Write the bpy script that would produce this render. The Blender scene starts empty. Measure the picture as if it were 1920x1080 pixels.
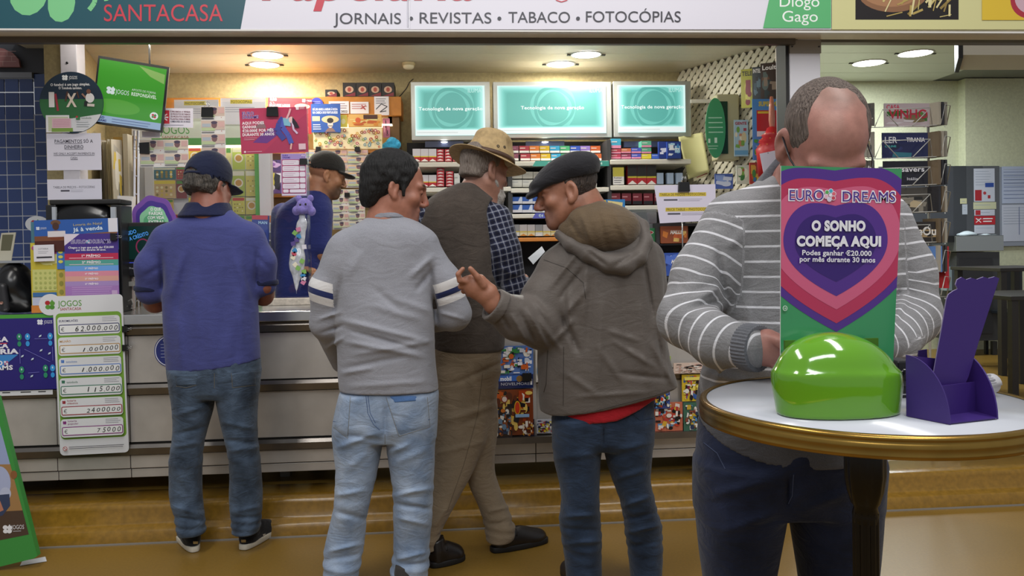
import bpy, bmesh, math, random
import numpy as np
from mathutils import Vector, Matrix
from mathutils.bvhtree import BVHTree

scene = bpy.context.scene
C = scene.collection
rnd = random.Random(11)

# ------------------------------------------------------------------ camera
YAW, ROLL, PITCH = math.radians(4.4), math.radians(1.0), math.radians(1.0)
FPX, CY, EYE = 1525.0, 492.0, 1.33
CAM = np.array([0.0, 0.0, EYE])
_fw = np.array([math.sin(YAW)*math.cos(PITCH), math.cos(YAW)*math.cos(PITCH), -math.sin(PITCH)])
_r0 = np.array([math.cos(YAW), -math.sin(YAW), 0.0]); _u0 = np.cross(_r0, _fw)
_R = _r0*math.cos(ROLL)-_u0*math.sin(ROLL); _U = np.cross(_R, _fw)
cam_data = bpy.data.cameras.new('camera'); cam = bpy.data.objects.new('camera', cam_data); C.objects.link(cam)
cam.matrix_world = Matrix(((_R[0], _U[0], -_fw[0], CAM[0]), (_R[1], _U[1], -_fw[1], CAM[1]),
                           (_R[2], _U[2], -_fw[2], CAM[2]), (0, 0, 0, 1)))
cam_data.sensor_fit = 'HORIZONTAL'; cam_data.sensor_width = 36.0
cam_data.lens = 36.0*FPX/1920.0
cam_data.shift_y = -(540.0-CY)/1920.0
cam_data.clip_start = 0.05
scene.camera = cam

# ------------------------------------------------------------------ world, lights, exposure
w = bpy.data.worlds.new('world'); scene.world = w; w.use_nodes = True
w.node_tree.nodes['Background'].inputs[0].default_value = (0.93, 0.96, 1.0, 1)
w.node_tree.nodes['Background'].inputs[1].default_value = 0.36
scene.view_settings.view_transform = 'Standard'
scene.view_settings.look = 'None'
scene.view_settings.gamma = 1.0
scene.view_settings.exposure = 0.0
scene.view_settings.use_curve_mapping = False

def area(name, loc, target, sx, sy, power, col=(1, 1, 1)):
    l = bpy.data.lights.new(name, 'AREA'); l.shape = 'RECTANGLE'; l.size = sx; l.size_y = sy
    l.energy = power; l.color = col
    o = bpy.data.objects.new(name, l); C.objects.link(o); o.location = loc
    d = Vector(target)-Vector(loc); o.rotation_euler = d.to_track_quat('-Z', 'Y').to_euler()
    return o
# rows of fluorescent fittings of the market hall, above and behind the viewer
area('hall_light', (-1.6, 1.4, 4.6), (-1.4, 2.6, 0), 0.5, 3.0, 78, (1.0, 0.97, 0.93))
area('hall_light', (1.8, 1.2, 4.6), (1.6, 2.6, 0), 0.5, 3.0, 78, (1.0, 0.97, 0.93))
area('hall_light', (0.2, -1.6, 4.4), (0.2, 2.8, 0.6), 3.0, 0.6, 80, (0.96, 0.98, 1.0))

area('stall_fill', (-0.2, 4.3, 2.52), (-0.2, 5.6, 1.3), 3.4, 0.06, 15, (1.0, 0.95, 0.86))        # unseen strip light added behind the lintel to brighten the stall interior

# ------------------------------------------------------------------ projection helpers (photo pixel -> place at a known depth)
def ray(px, py): return _fw+_R*((px-960.0)/FPX)-_U*((py-CY)/FPX)
def at(px, py, Y):
    r = ray(px, py); return CAM+r*(Y/r[1])
def atz(px, py, Z):
    r = ray(px, py); return CAM+r*((Z-EYE)/r[2])
def mpp(px, Y):                                  # metres per photo pixel there
    p = at(px, 465, Y); return float((p-CAM)@_fw)/FPX

# ------------------------------------------------------------------ materials
def lin(c):
    if isinstance(c, str):
        c = c.lstrip('#'); c = ''.join(x*2 for x in c) if len(c) == 3 else c; c = [int(c[i:i+2], 16)/255 for i in (0, 2, 4)]
    return tuple((x/12.92 if x <= 0.04045 else ((x+0.055)/1.055)**2.4) for x in c)
_mats = {}
def M(col, rough=0.55, metal=0.0, var=0.0, vscale=30.0, bump=0.0, bscale=200.0, emit=0.0, coat=0.0, spec=0.5, name=None, trans=0.0):
    key = (str(col), rough, metal, var, vscale, bump, bscale, emit, coat, spec, trans)
    if key in _mats: return _mats[key]
    m = bpy.data.materials.new(name or 'paint_%s' % str(col).strip('#')); m.use_nodes = True
    nt = m.node_tree; b = nt.nodes['Principled BSDF']
    l = lin(col)
    b.inputs['Base Color'].default_value = (*l, 1); b.inputs['Roughness'].default_value = rough
    b.inputs['Metallic'].default_value = metal; b.inputs['Specular IOR Level'].default_value = spec
    if coat: b.inputs['Coat Weight'].default_value = coat; b.inputs['Coat Roughness'].default_value = 0.05
    if trans: b.inputs['Transmission Weight'].default_value = trans
    if emit:
        b.inputs['Base Color'].default_value = (*[x*.25 for x in l], 1); b.inputs['Emission Color'].default_value = (*l, 1); b.inputs['Emission Strength'].default_value = emit
    if var or bump: tc = nt.nodes.new('ShaderNodeTexCoord')
    if var:
        n = nt.nodes.new('ShaderNodeTexNoise'); n.inputs['Scale'].default_value = vscale; n.inputs['Detail'].default_value = 5
        nt.links.new(tc.outputs['Object'], n.inputs['Vector'])
        r = nt.nodes.new('ShaderNodeValToRGB'); r.color_ramp.elements[0].position = 0.3; r.color_ramp.elements[1].position = 0.7
        r.color_ramp.elements[0].color = (*[x*(1-var) for x in l], 1); r.color_ramp.elements[1].color = (*[min(1, x*(1+var)) for x in l], 1)
        nt.links.new(n.outputs['Fac'], r.inputs['Fac']); nt.links.new(r.outputs['Color'], b.inputs['Base Color'])
    if bump:
        n2 = nt.nodes.new('ShaderNodeTexNoise'); n2.inputs['Scale'].default_value = bscale; n2.inputs['Detail'].default_value = 3
        nt.links.new(tc.outputs['Object'], n2.inputs['Vector'])
        bp = nt.nodes.new('ShaderNodeBump'); bp.inputs['Strength'].default_value = bump; bp.inputs['Distance'].default_value = 0.004
        nt.links.new(n2.outputs['Fac'], bp.inputs['Height']); nt.links.new(bp.outputs['Normal'], b.inputs['Normal'])
    _mats[key] = m
    return m
def glass_mat(name, tint=(0.95, 0.98, 1.0), rough=0.02, a=0.12):
    m = bpy.data.materials.new(name); m.use_nodes = True; nt = m.node_tree
    for n in list(nt.nodes): nt.nodes.remove(n)
    o = nt.nodes.new('ShaderNodeOutputMaterial'); mx = nt.nodes.new('ShaderNodeMixShader')
    t = nt.nodes.new('ShaderNodeBsdfTransparent'); g = nt.nodes.new('ShaderNodeBsdfGlossy')
    t.inputs[0].default_value = (*tint, 1); g.inputs['Roughness'].default_value = rough
    mx.inputs[0].default_value = a
    nt.links.new(t.outputs[0], mx.inputs[1]); nt.links.new(g.outputs[0], mx.inputs[2]); nt.links.new(mx.outputs[0], o.inputs[0])
    return m
GLASS = glass_mat('clear_acrylic')

# ------------------------------------------------------------------ object helpers
def tag(o, label=None, cat=None, group=None, kind=None):
    if label: o['label'] = label
    if cat: o['category'] = cat
    if group: o['group'] = group
    if kind: o['kind'] = kind
    return o
def link(name, me, parent=None, mats=()):
    o = bpy.data.objects.new(name, me); C.objects.link(o)
    for m in mats:
        if isinstance(m, (str, tuple)): m = M(m)
        me.materials.append(m)
    if parent is not None: o.parent = parent
    return o
def empty(name, loc=(0, 0, 0)):
    o = bpy.data.objects.new(name, None); C.objects.link(o); o.location = [float(v) for v in loc]; o.empty_display_size = 0.05
    return o
def sub(o, parent):                               # parent keeping world coordinates of a mesh given in world space
    o.parent = parent; o.matrix_parent_inverse = Matrix.Translation(parent.location).inverted(); return o
class MB:                                        # mesh builder: collects shapes into ONE mesh
    def __init__(s): s.v = []; s.f = []; s.m = []; s.sm = []
    def add(s, vs, fs, mi=0, smooth=False):
        b = len(s.v); s.v += [tuple(float(q) for q in x) for x in vs]
        s.f += [tuple(b+i for i in f) for f in fs]; s.m += [mi]*len(fs); s.sm += [smooth]*len(fs)
        return s
    def box(s, x0, y0, z0, x1, y1, z1, mi=0, T=None):
        vs = [(x, y, z) for z in (z0, z1) for y in (y0, y1) for x in (x0, x1)]
        if T is not None: vs = [tuple(T @ Vector(p)) for p in vs]
        return s.add(vs, [(0, 2, 3, 1), (4, 5, 7, 6), (0, 1, 5, 4), (2, 6, 7, 3), (0, 4, 6, 2), (1, 3, 7, 5)], mi)
    def prism(s, pts, y0, y1, mi=0, T=None, mside=None):      # pts (x,z) polygon extruded along y
        n = len(pts); vs = [(p[0], y0, p[1]) for p in pts]+[(p[0], y1, p[1]) for p in pts]
        if T is not None: vs = [tuple(T @ Vector(p)) for p in vs]
        s.add(vs, [tuple(range(n)), tuple(range(2*n-1, n-1, -1))], mi)
        b = len(s.v)-2*n
        for i in range(n):
            j = (i+1) % n
            s.f.append((b+j, b+i, b+n+i, b+n+j)); s.m.append(mi if mside is None else mside); s.sm.append(False)
        return s
    def tube(s, pts, r, n=8, mi=0, caps=True, closed=False):
        pts = [Vector([float(q) for q in p]) for p in pts]; N = len(pts)
        rr = r if isinstance(r, (list, tuple)) else [r]*N
        b = len(s.v); up = None
        for i, p in enumerate(pts):
            if closed: d = pts[(i+1) % N]-pts[i-1]
            else: d = pts[min(i+1, N-1)]-pts[max(i-1, 0)]
            if d.length < 1e-9: d = Vector((0, 0, 1))
            d.normalize()
            if up is None: up = Vector((0, 0, 1)) if abs(d.z) < 0.9 else Vector((1, 0, 0))
            x = d.cross(up)
            if x.length < 1e-6: x = d.orthogonal()
            x.normalize(); y = x.cross(d).normalized(); up = y
            for k in range(n):
                a = 2*math.pi*k/n; q = p+(x*math.cos(a)+y*math.sin(a))*rr[i]; s.v.append(tuple(q))
        for i in range(N if closed else N-1):
            j = (i+1) % N
            for k in range(n):
                k2 = (k+1) % n
                s.f.append((b+i*n+k, b+i*n+k2, b+j*n+k2, b+j*n+k)); s.m.append(mi); s.sm.append(n > 5)
        if caps and not closed:
            s.f.append(tuple(b+k for k in range(n-1, -1, -1))); s.m.append(mi); s.sm.append(False)
            s.f.append(tuple(b+(N-1)*n+k for k in range(n))); s.m.append(mi); s.sm.append(False)
        return s
    def lathe(s, prof, n=32, c=(0, 0, 0), mi=0, T=None, flute=None, close=False):    # prof (r,z)
        b = len(s.v)
        for r, z in prof:
            for k in range(n):
                a = 2*math.pi*k/n; q = r if flute is None else flute(r, z, a)
                p = Vector((c[0]+q*math.cos(a), c[1]+q*math.sin(a), c[2]+z))
                s.v.append(tuple(T @ p) if T is not None else tuple(p))
        for i in range(len(prof)-1):
            for k in range(n):
                k2 = (k+1) % n
                s.f.append((b+i*n+k, b+i*n+k2, b+(i+1)*n+k2, b+(i+1)*n+k)); s.m.append(mi); s.sm.append(True)
        if close:
            s.f.append(tuple(b+k for k in range(n-1, -1, -1))); s.m.append(mi); s.sm.append(False)
            s.f.append(tuple(b+(len(prof)-1)*n+k for k in range(n))); s.m.append(mi); s.sm.append(False)
        return s
    def mesh(s, name):
        me = bpy.data.meshes.new(name); me.from_pydata(s.v, [], s.f); me.update()
        me.polygons.foreach_set('material_index', s.m); me.polygons.foreach_set('use_smooth', s.sm)
        return me
    def build(s, name, mats, parent=None, bevel=0.0, seg=2):
        if not isinstance(mats, (list, tuple)): mats = [mats]
        o = link(name, s.mesh(name), parent, mats)
        if bevel:
            bv = o.modifiers.new('bevel', 'BEVEL'); bv.width = bevel; bv.segments = seg; bv.limit_method = 'ANGLE'; bv.angle_limit = 0.6
        return o

# ------------------------------------------------------------------ lettering
_tc = {}
def text_geo(s, bold=0.0, shear=0.0, res=2):
    k = (s, bold, shear, res)
    if k in _tc: return _tc[k]
    cu = bpy.data.curves.new('lettering', 'FONT'); cu.body = s; cu.size = 1.0; cu.offset = bold; cu.shear = shear; cu.resolution_u = res
    cu.fill_mode = 'FRONT'
    if bold: cu.space_character = 1.0+bold*1.5
    o = bpy.data.objects.new('lettering', cu); me = o.to_mesh()
    V = [(v.co.x, v.co.y) for v in me.vertices]; Fc = [tuple(p.vertices) for p in me.polygons]
    o.to_mesh_clear(); bpy.data.objects.remove(o); bpy.data.curves.remove(cu)
    if V:
        x0 = min(v[0] for v in V); x1 = max(v[0] for v in V)
    else: x0 = x1 = 0
    _tc[k] = (V, Fc, x0, x1); return _tc[k]
CAPH = max(v[1] for v in text_geo('H')[0])

class Sheet:
    """A printed sheet / panel. Everything is given in photo pixels; it is built flat at depth Y at its real size."""
    def __init__(s, x0, y0, x1, y1, Y, col='#e6e4ee', th=0.001, rough=0.5, shape=None, base=None, exact=False, dw=.00012):
        s.exact = exact; s.dw = dw; s.cx, s.cy, s.Y = (x0+x1)/2, (y0+y1)/2, Y
        s.k = mpp(s.cx, Y); s.c = at(s.cx, s.cy, Y); s.x0, s.y0, s.x1, s.y1 = x0, y0, x1, y1
        s.th = th; s.w = 0.0; s.V = []; s.F = []; s.Mi = []; s.mats = []; s.rough = rough; s.cuts = []
        s.base = base or M(col, rough)
        s.shape = shape or [(x0, y1), (x1, y1), (x1, y0), (x0, y0)]
    def q(s, px, py):
        if s.exact: p = at(px, py, s.Y); return (float(p[0]-s.c[0]), float(p[2]-s.c[2]))
        return ((px-s.cx)*s.k, (s.cy-py)*s.k)
    def mi(s, col, **kw):
        m = col if isinstance(col, bpy.types.Material) else M(col, kw.get('rough', s.rough), emit=kw.get('emit', 0))
        if m not in s.mats: s.mats.append(m)
        return s.mats.index(m)
    def face(s, pts, col, **kw):
        s.w += s.dw; b = len(s.V); z = s.th/2+0.0002+s.w
        s.V += [(*s.q(*p), z) for p in pts]
        a = sum(pts[i][0]*pts[(i+1) % len(pts)][1]-pts[(i+1) % len(pts)][0]*pts[i][1] for i in range(len(pts)))
        idx = list(range(b, b+len(pts)))
        s.F.append(tuple(idx if a < 0 else idx[::-1])); s.Mi.append(s.mi(col, **kw)); return s
    def rect(s, x0, y0, x1, y1, col, **kw): return s.face([(x0, y1), (x1, y1), (x1, y0), (x0, y0)], col, **kw)
    def ell(s, cx, cy, rx, ry, col, n=28, a0=0, a1=360, **kw):
        full = a1-a0 >= 360
        N = n if full else n+1
        return s.face([(cx+rx*math.cos(math.radians(a0+(a1-a0)*i/n)), cy-ry*math.sin(math.radians(a0+(a1-a0)*i/n))) for i in range(N)], col, **kw)
    def rrect(s, x0, y0, x1, y1, r, col, **kw):
        return s.face(rr_pts(x0, y0, x1, y1, r), col, **kw)
    def frame(s, x0, y0, x1, y1, t, r, col, inner, **kw):
        s.rrect(x0, y0, x1, y1, r, col, **kw); return s.rrect(x0+t, y0+t, x1-t, y1-t, max(0.1, r-t), inner, **kw)
    def line(s, x0, y0, x1, y1, t, col, **kw):
        d = math.hypot(x1-x0, y1-y0) or 1; nx, ny = -(y1-y0)/d*t/2, (x1-x0)/d*t/2
        return s.face([(x0+nx, y0+ny), (x1+nx, y1+ny), (x1-nx, y1-ny), (x0-nx, y0-ny)], col, **kw)
    def poly(s, pts, t, col, **kw):
        for a, b in zip(pts, pts[1:]): s.line(*a, *b, t, col, **kw)
        return s
    def text(s, t, x, y, h, col, w=None, al='l', bold=0.0, shear=0.0, ang=0.0, res=2, **kw):
        """cap height h px, baseline at y, x = left / centre / right; w = fitted width px"""
        V, Fc, a, b = text_geo(t, bold, shear, res)
        if not V: return s
        s.w += s.dw; z = s.th/2+0.0002+s.w; sc = h/CAPH; sx = sc if w is None else w/(b-a)
        wid = (b-a)*sx; off = {'l': 0, 'c': -wid/2, 'r': -wid}[al]; n = len(s.V); ca, sa = math.cos(math.radians(ang)), math.sin(math.radians(ang))
        for vx, vy in V:
            X = (vx-a)*sx+off; Yp = vy*sc
            s.V.append((*s.q(x+X*ca-Yp*sa, y-(X*sa+Yp*ca)), z))
        m = s.mi(col, **kw)
        s.F += [tuple(n+i for i in f) for f in Fc]; s.Mi += [m]*len(Fc); return s
    def greek(s, x0, y0, x1, dy, n, col, t=1.0, ragged=0.25):       # lines of print too small to read
        for i in range(n): s.rect(x0, y0+i*dy, x1-(x1-x0)*ragged*rnd.random(), y0+i*dy+t, col)
        return s
    def cut(s, name): s.cuts.append((len(s.F), name)); return s          # what follows is printed as a part of its own
    def build(s, name, parent=None, rot=0.0, yaw=0.0, tilt=0.0, label=None, cat=None, group=None, edge=None, T=None, print_name='print', kind=None):
        n = len(s.shape); mb = MB(); t = s.th/2
        pts = [s.q(*p) for p in s.shape]
        a = sum(pts[i][0]*pts[(i+1) % n][1]-pts[(i+1) % n][0]*pts[i][1] for i in range(n))
        if a < 0: pts = pts[::-1]
        mb.v = [(p[0], p[1], t) for p in pts]+[(p[0], p[1], -t) for p in pts]
        mb.f = [tuple(range(n)), tuple(range(2*n-1, n-1, -1))]+[(i, n+i, n+(i+1) % n, (i+1) % n) for i in range(n)]
        mb.m = [0, 0]+[1 if edge else 0]*n; mb.sm = [False]*len(mb.f)
        o = link(name, mb.mesh(name), None, [s.base]+([M(edge)] if edge else []))
        Mx = Matrix.Translation(Vector([float(v) for v in s.c])) @ Matrix.Rotation(math.radians(yaw), 4, 'Z') @ Matrix.Rotation(math.radians(90-tilt), 4, 'X') @ Matrix.Rotation(math.radians(rot), 4, 'Z')
        if T is not None: Mx = T
        o.matrix_world = Mx
        if parent is not None:
            o.parent = parent; o.matrix_parent_inverse = Matrix.Translation(parent.location).inverted()
        tag(o, label, cat, group, kind)
        if s.V:
            cs = [(0, print_name)]+s.cuts+[(len(s.F), None)]
            for (i0, nm), (i1, _) in zip(cs, cs[1:]):
                if i1 == i0: continue
                used = sorted({v for f in s.F[i0:i1] for v in f}); ix = {v: i for i, v in enumerate(used)}
                me = bpy.data.meshes.new(nm); me.from_pydata([s.V[v] for v in used], [], [tuple(ix[v] for v in f) for f in s.F[i0:i1]]); me.update(); me.polygons.foreach_set('material_index', s.Mi[i0:i1])
                s.print = link(nm, me, o, s.mats)
        s.obj = o
        return o
def rr_pts(x0, y0, x1, y1, r, n=5):
    out = []
    for cx, cy, a in ((x1-r, y0+r, 0), (x0+r, y0+r, 90), (x0+r, y1-r, 180), (x1-r, y1-r, 270)):
        for i in range(n+1):
            t = math.radians(a+90*i/n); out.append((cx+r*math.cos(t), cy-r*math.sin(t)))
    return out
def busy(s, x0, y0, x1, y1, n, pal, seed=0, mn=0.12, mx=0.5):     # photographic print: overlapping coloured shapes clipped to the panel
    g = random.Random(seed); W, H = x1-x0, y1-y0
    for i in range(n):
        col = g.choice(pal); rw = W*g.uniform(mn, mx)/2; rh = H*g.uniform(mn, mx)/2
        cx = g.uniform(x0+rw, x1-rw); cy = g.uniform(y0+rh, y1-rh)
        t = g.random()
        if t < 0.4: s.ell(cx, cy, rw, rh, col, n=12)
        elif t < 0.7:
            s.face([(cx-rw, cy+rh*g.uniform(.3, 1)), (cx+rw*g.uniform(.3, 1), cy+rh), (cx+rw, cy-rh*g.uniform(.3, 1)), (cx-rw*g.uniform(.2, .9), cy-rh)], col)
        else: s.rect(cx-rw, cy-rh, cx+rw, cy+rh*g.uniform(-.2, 1), col)
    return s
def clover(s, cx, cy, r, cols):                                    # the four-lobed clover mark
    for i, (dx, dy) in enumerate(((-.5, -.42), (-.45, .5), (.42, .55), (.5, -.3))):
        s.ell(cx+dx*r, cy+dy*r, r*.56, r*.5, cols[i % len(cols)], n=14)
    s.line(cx+.1*r, cy-.1*r, cx+.55*r, cy-1.0*r, r*.3, cols[-1])
    return s
def brandmark(s, x, y, h, col='#f2f4f6', w=None):                  # small white clover + JOGOS
    clover(s, x+h*.6, y-h*.4, h*.62, [col]); s.text('JOGOS', x+h*1.5, y, h*.75, col, w=w or h*2.6); return s
# ================================================================== THE SETTING
OCHRE = M('#83652a', 0.36, var=0.10, vscale=90, bump=0.05, bscale=600, name='ochre_resin_floor')
OCHRE2 = M('#8a6722', 0.22, var=0.16, vscale=40, bump=0.12, bscale=300, name='ochre_resin_kerb')
STUCCO = M('#a89a72', 0.85, var=0.13, vscale=55, bump=0.5, bscale=160, name='beige_stucco')
STUCCO2 = M('#c9cbae', 0.85, var=0.08, vscale=45, bump=0.5, bscale=120, name='pale_green_stucco')
ALU = M('#bfbab4', 0.36, 0.4, var=0.10, vscale=7, bump=0.03, bscale=40, name='brushed_aluminium')
ALUD = M('#77726d', 0.3, 0.85, var=0.12, vscale=9, name='dark_steel_rail')
STEEL = M('#c9c9c8', 0.22, 0.9, var=0.06, vscale=12, name='stainless_steel')
BLACK = M('#141415', 0.45, name='black_plastic')
BLACKM = M('#1c1b1b', 0.6, name='black_paint')
CREAM = M('#cfc8b4', 0.3, var=0.03, name='cream_ceiling_panel')
WHITEP = M('#dcdbe2', 0.5, name='white_paint')
GREYP = M('#bdb9c0', 0.5, var=0.03, name='grey_painted_metal')

def S_(o): o['kind'] = 'structure'; return o
S_(MB().box(-6, -4, -0.05, 7, 3.845, 0.0).build('floor', OCHRE))
S_(MB().box(-6, 3.832, 0.0, 7, 3.846, 0.005).build('trim_1', M('#a2a2a2', .3, .5)))
# kerb: two coved steps up to the raised floor of the stall, extruded along x
prof = [(3.847, -0.05), (3.847, 0.004), (3.853, 0.03), (3.860, 0.052), (3.868, 0.060), (3.905, 0.066), (3.916, 0.076), (3.921, 0.135), (3.927, 0.152), (3.94, 0.158), (4.16, 0.16), (4.16, -0.05)]
mb = MB(); NX = 90; xs = [-6+13*i/NX for i in range(NX+1)]; g = random.Random(3)
for x in xs:
    j = g.uniform(-.0015, .0015)
    mb.v += [(x, p[0]+(j if 3 < i < 9 else 0), p[1]+(j if 6 < i < 10 else 0)) for i, p in enumerate(prof)]
n = len(prof)
for i in range(NX):
    for k in range(n-1):
        mb.f.append((i*n+k, (i+1)*n+k, (i+1)*n+k+1, i*n+k+1)); mb.m.append(0); mb.sm.append(True)
S_(mb.build('trim_2', OCHRE2))
S_(MB().box(-6, 4.16, 0.0, 9, 9.2, 0.16).build('floor_raised', OCHRE))
# kiosk shell
KB = 5.9
S_(MB().box(-2.6, KB, 0.16, 2.05, KB+0.1, 2.62).build('wall_back', STUCCO))
TL = Matrix.Translation((-2.38, KB, 0)) @ Matrix.Rotation(math.atan2(4.75-KB, .29), 4, 'Z')
S_(MB().box(0, -.05, 0.16, math.hypot(4.75-KB, .29), .0, 2.62, T=TL).build('wall_left', STUCCO))
# ceiling of pale metal panels with fine joints
root = MB().box(-2.6, 4.12, 2.62, 2.25, KB+.05, 2.66).build('ceiling', M('#8d8674', 0.5)); S_(root)
for i in range(9):
    y0 = 4.13+i*0.2
    MB().box(-2.55, y0, 2.602, 2.2, min(y0+0.197, KB), 2.62).build('panel', CREAM, root)
# splayed right wall: white lattice over a dark backing
pA, pB = Vector((1.70, 5.88, 0)), Vector((2.175, 4.87, 0)); dv = (pB-pA); LW = dv.length; dv.normalize(); ang = math.atan2(dv.y, dv.x)
TW = Matrix.Translation(pA) @ Matrix.Rotation(ang, 4, 'Z')          # local x along the wall, local -y towards the stall (left)
wr = MB().box(0, 0.012, 0.16, LW, 0.06, 2.6, T=TW).build('wall_right', M('#4a4438', 0.8)); S_(wr)
mb = MB(); st = 0.066; zt, zb = 2.6, 1.05; H = zt-zb
# lattice: two layers of crossed slats, clipped to the wall
def slat(x0, z0, x1, z1, y0, y1, wd):
    d = Vector((x1-x0, 0, z1-z0)); L = d.length
    if L < 0.02: return
    a = math.atan2(d.z, d.x); T = TW @ Matrix.Translation((x0, 0, z0)) @ Matrix.Rotation(-a, 4, 'Y')
    mb.box(0, y0, -wd/2, L, y1, wd/2, T=T)
k = -H
while k < LW:
    a0, a1 = max(0, k), min(LW, k+H)
    if a1 > a0:
        slat(a0, zb+(a0-k), a1, zb+(a1-k), -0.004, 0.004, 0.030)
        slat(a0, zt-(a0-k), a1, zt-(a1-k), 0.003, 0.010, 0.030)
    k += st
lat = mb.build('lattice', M('#d2cdb8', 0.55), wr); lat['kind'] = 'stuff'
# lintel over the opening
lt = MB().box(-2.25, 4.06, 2.372, 1.80, 4.13, 2.66).build('trim_3', BLACKM); S_(lt)
so = MB().box(-6, 3.905, 2.374, 7, 4.06, 2.39).build('trim_4', M('#dcd3c0', 0.4, 0.0, var=0.08, vscale=6)); S_(so)
S_(MB().box(-2.25, 4.04, 2.345, 1.78, 4.075, 2.374).build('trim_5', M('#5f564c', 0.4, 0.4)))
# posts either side of the opening
WT_ = float(at(400, 586, 4.1)[2]); p0 = at(94, 300, 4.8)[0]; p1 = at(118, 300, 4.46)[0]; p2 = at(149, 300, 4.46)[0]
S_(MB().box(p0, 4.76, 0.16, p0+.16, 4.9, 2.6).build('trim_6', STUCCO))
o = MB().box(p1, 4.46, WT_, p2, 4.56, 2.6).build('trim_7', GREYP, bevel=0.003); S_(o)
q = at(126, 118, 4.46)
MB().lathe([(0, -.001), (.006, -.001), (.006, .003), (0, .003)], 10, T=Matrix.Translation((float(q[0]), 4.459, float(q[2]))) @ Matrix.Rotation(math.pi/2, 4, 'X')).build('bolt_hole', BLACK, o)
x0, x1 = at(1481, 250, 4.08)[0], at(1538, 250, 4.08)[0]
o = MB().box(x0, 4.07, 0.16, x1, 4.25, 2.38).build('trim_8', WHITEP, bevel=0.003); S_(o)
MB().box(x0-.002, 4.064, 2.305, x1+.002, 4.25, 2.373).build('cap_plate', M('#8f867a', 0.35, 0.4), o)
for sx in (x0+.01, x1-.01):
    MB().box(sx-.003, 4.06, 2.335, sx+.003, 4.066, 2.341).build('screw', BLACK, o)
o = MB().box(x0-.018, 4.08, 0.9, x0-.001, 4.2, 2.37).build('trim_9', BLACKM); S_(o)
# ---------------- seating bay to the right
BB = 8.4
xc = at(1797, 250, BB)[0]
S_(MB().box(1.95, BB, 0.16, xc, BB+.1, 3.05).build('wall_back_right', STUCCO2))
S_(MB().box(xc, BB-.12, 0.16, 9, BB+.1, 3.05).build('wall_back_far', STUCCO2))
S_(MB().box(2.06, 5.9, 0.16, 2.12, BB, 3.05).build('wall_bay_left', STUCCO2))
r2 = MB().box(1.9, 4.6, 3.06, 9, BB+.1, 3.1).build('ceiling_bay', M('#7b8078', .5)); S_(r2)
for i in range(9):
    y0 = 4.62+i*.42; MB().box(1.95, y0, 3.045, 5.2, min(y0+.414, BB), 3.06).build('panel', M('#cfd5cc', 0.35), r2)
q = at(1806, 103, 5.4); yb_ = float(atz(1860, 131, float(q[2]))[1])
qb = at(1798, 131, yb_)
def duct(xo, wdt, name, mat):
    f0, f1, b0, b1 = q[0]+xo, q[0]+xo+wdt, qb[0]+xo, qb[0]+xo+wdt; mb = MB(); z0, z1 = float(q[2])-(.02 if wdt < 1 else 0), 3.04
    mb.add([(f0, 5.4, z0), (f1, 5.4, z0), (b1, yb_, z0), (b0, yb_, z0), (f0, 5.4, z1), (f1, 5.4, z1), (b1, yb_, z1), (b0, yb_, z1)], [(3, 2, 1, 0), (4, 5, 6, 7), (0, 1, 5, 4), (1, 2, 6, 5), (2, 3, 7, 6), (3, 0, 4, 7)]); S_(mb.build(name, mat))
duct(0.0, 4.0, 'trim_10', M('#cdc8bc', .5)); duct(-.035, .034, 'trim_11', BLACKM)
S_(MB().box(x1+.01, 4.1, 2.37, 7, 4.16, 2.40).build('trim_12', M('#6d675f', .4, .3)))
# ---------------- blue tiled column at the left edge
LT = 5.2
wl = S_(MB().box(-4.6, LT+.004, 0.16, at(67, 300, LT)[0], LT+.1, 2.2).build('wall_tiled', M('#c4c8d4', .7)))
tp = 25.7*mpp(20, LT); BLUE = [M(c, 0.22) for c in ('#33477c', '#3a4f86', '#2f4276')]
tm = MB().box(0, -.006, 0, tp-.007, .006, tp-.007); 
tmesh = []
for m in BLUE:
    me = tm.mesh('tile'); me.materials.append(m); tmesh.append(me)
xr = at(67, 300, LT)[0]; zt_ = at(40, 146, LT)[2]; k = 0; g = random.Random(5)
for r in range(16):
    for c in range(5):
        o = bpy.data.objects.new('tile', g.choice(tmesh)); C.objects.link(o); o.parent = wl
        o.location = (xr-(c+1)*tp, LT+.006, zt_-(r+1)*tp)
# return face of the column
wl2 = S_(MB().box(xr+.001, LT+.004, 0.16, xr+.10, LT+.55, 2.4).build('wall_tiled_return', M('#c4c8d4', .7)))
for r in range(16):
    o = bpy.data.objects.new('tile', tmesh[r % 3]); C.objects.link(o); o.parent = wl2
    o.location = (xr+.003, LT+.006, zt_+.03-(r+1)*tp)
S_(MB().box(-4.6, LT-.02, zt_-.004, xr+.0, LT+.1, zt_+.03).build('trim_13', M('#7d8088', .4)))
S_(MB().box(-4.6, LT+.0, zt_+.03, xr+.25, LT+.12, 3.2).build('wall_tiled_upper', M('#3b3d44', .6)))
# curved brick-patterned panel in the dark upper wall
s = Sheet(-60, 88, 36, 126, LT-.03, '#8a5a58', th=.02, shape=[(-60, 126), (36, 126), (34, 112), (24, 100), (8, 92), (-14, 88), (-60, 88)])
for yy in (97, 106, 116): s.line(-60, yy, 30, yy, .8, '#b08f8a')
for i, xx in enumerate((-20, -6, 6, 14, 22)): s.line(xx, 97+9*(i % 3), xx, 106+9*(i % 3), .8, '#b08f8a')
s.build('brick_panel', label='curved reddish brick-patterned panel above the blue tiles', cat='panel')

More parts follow.
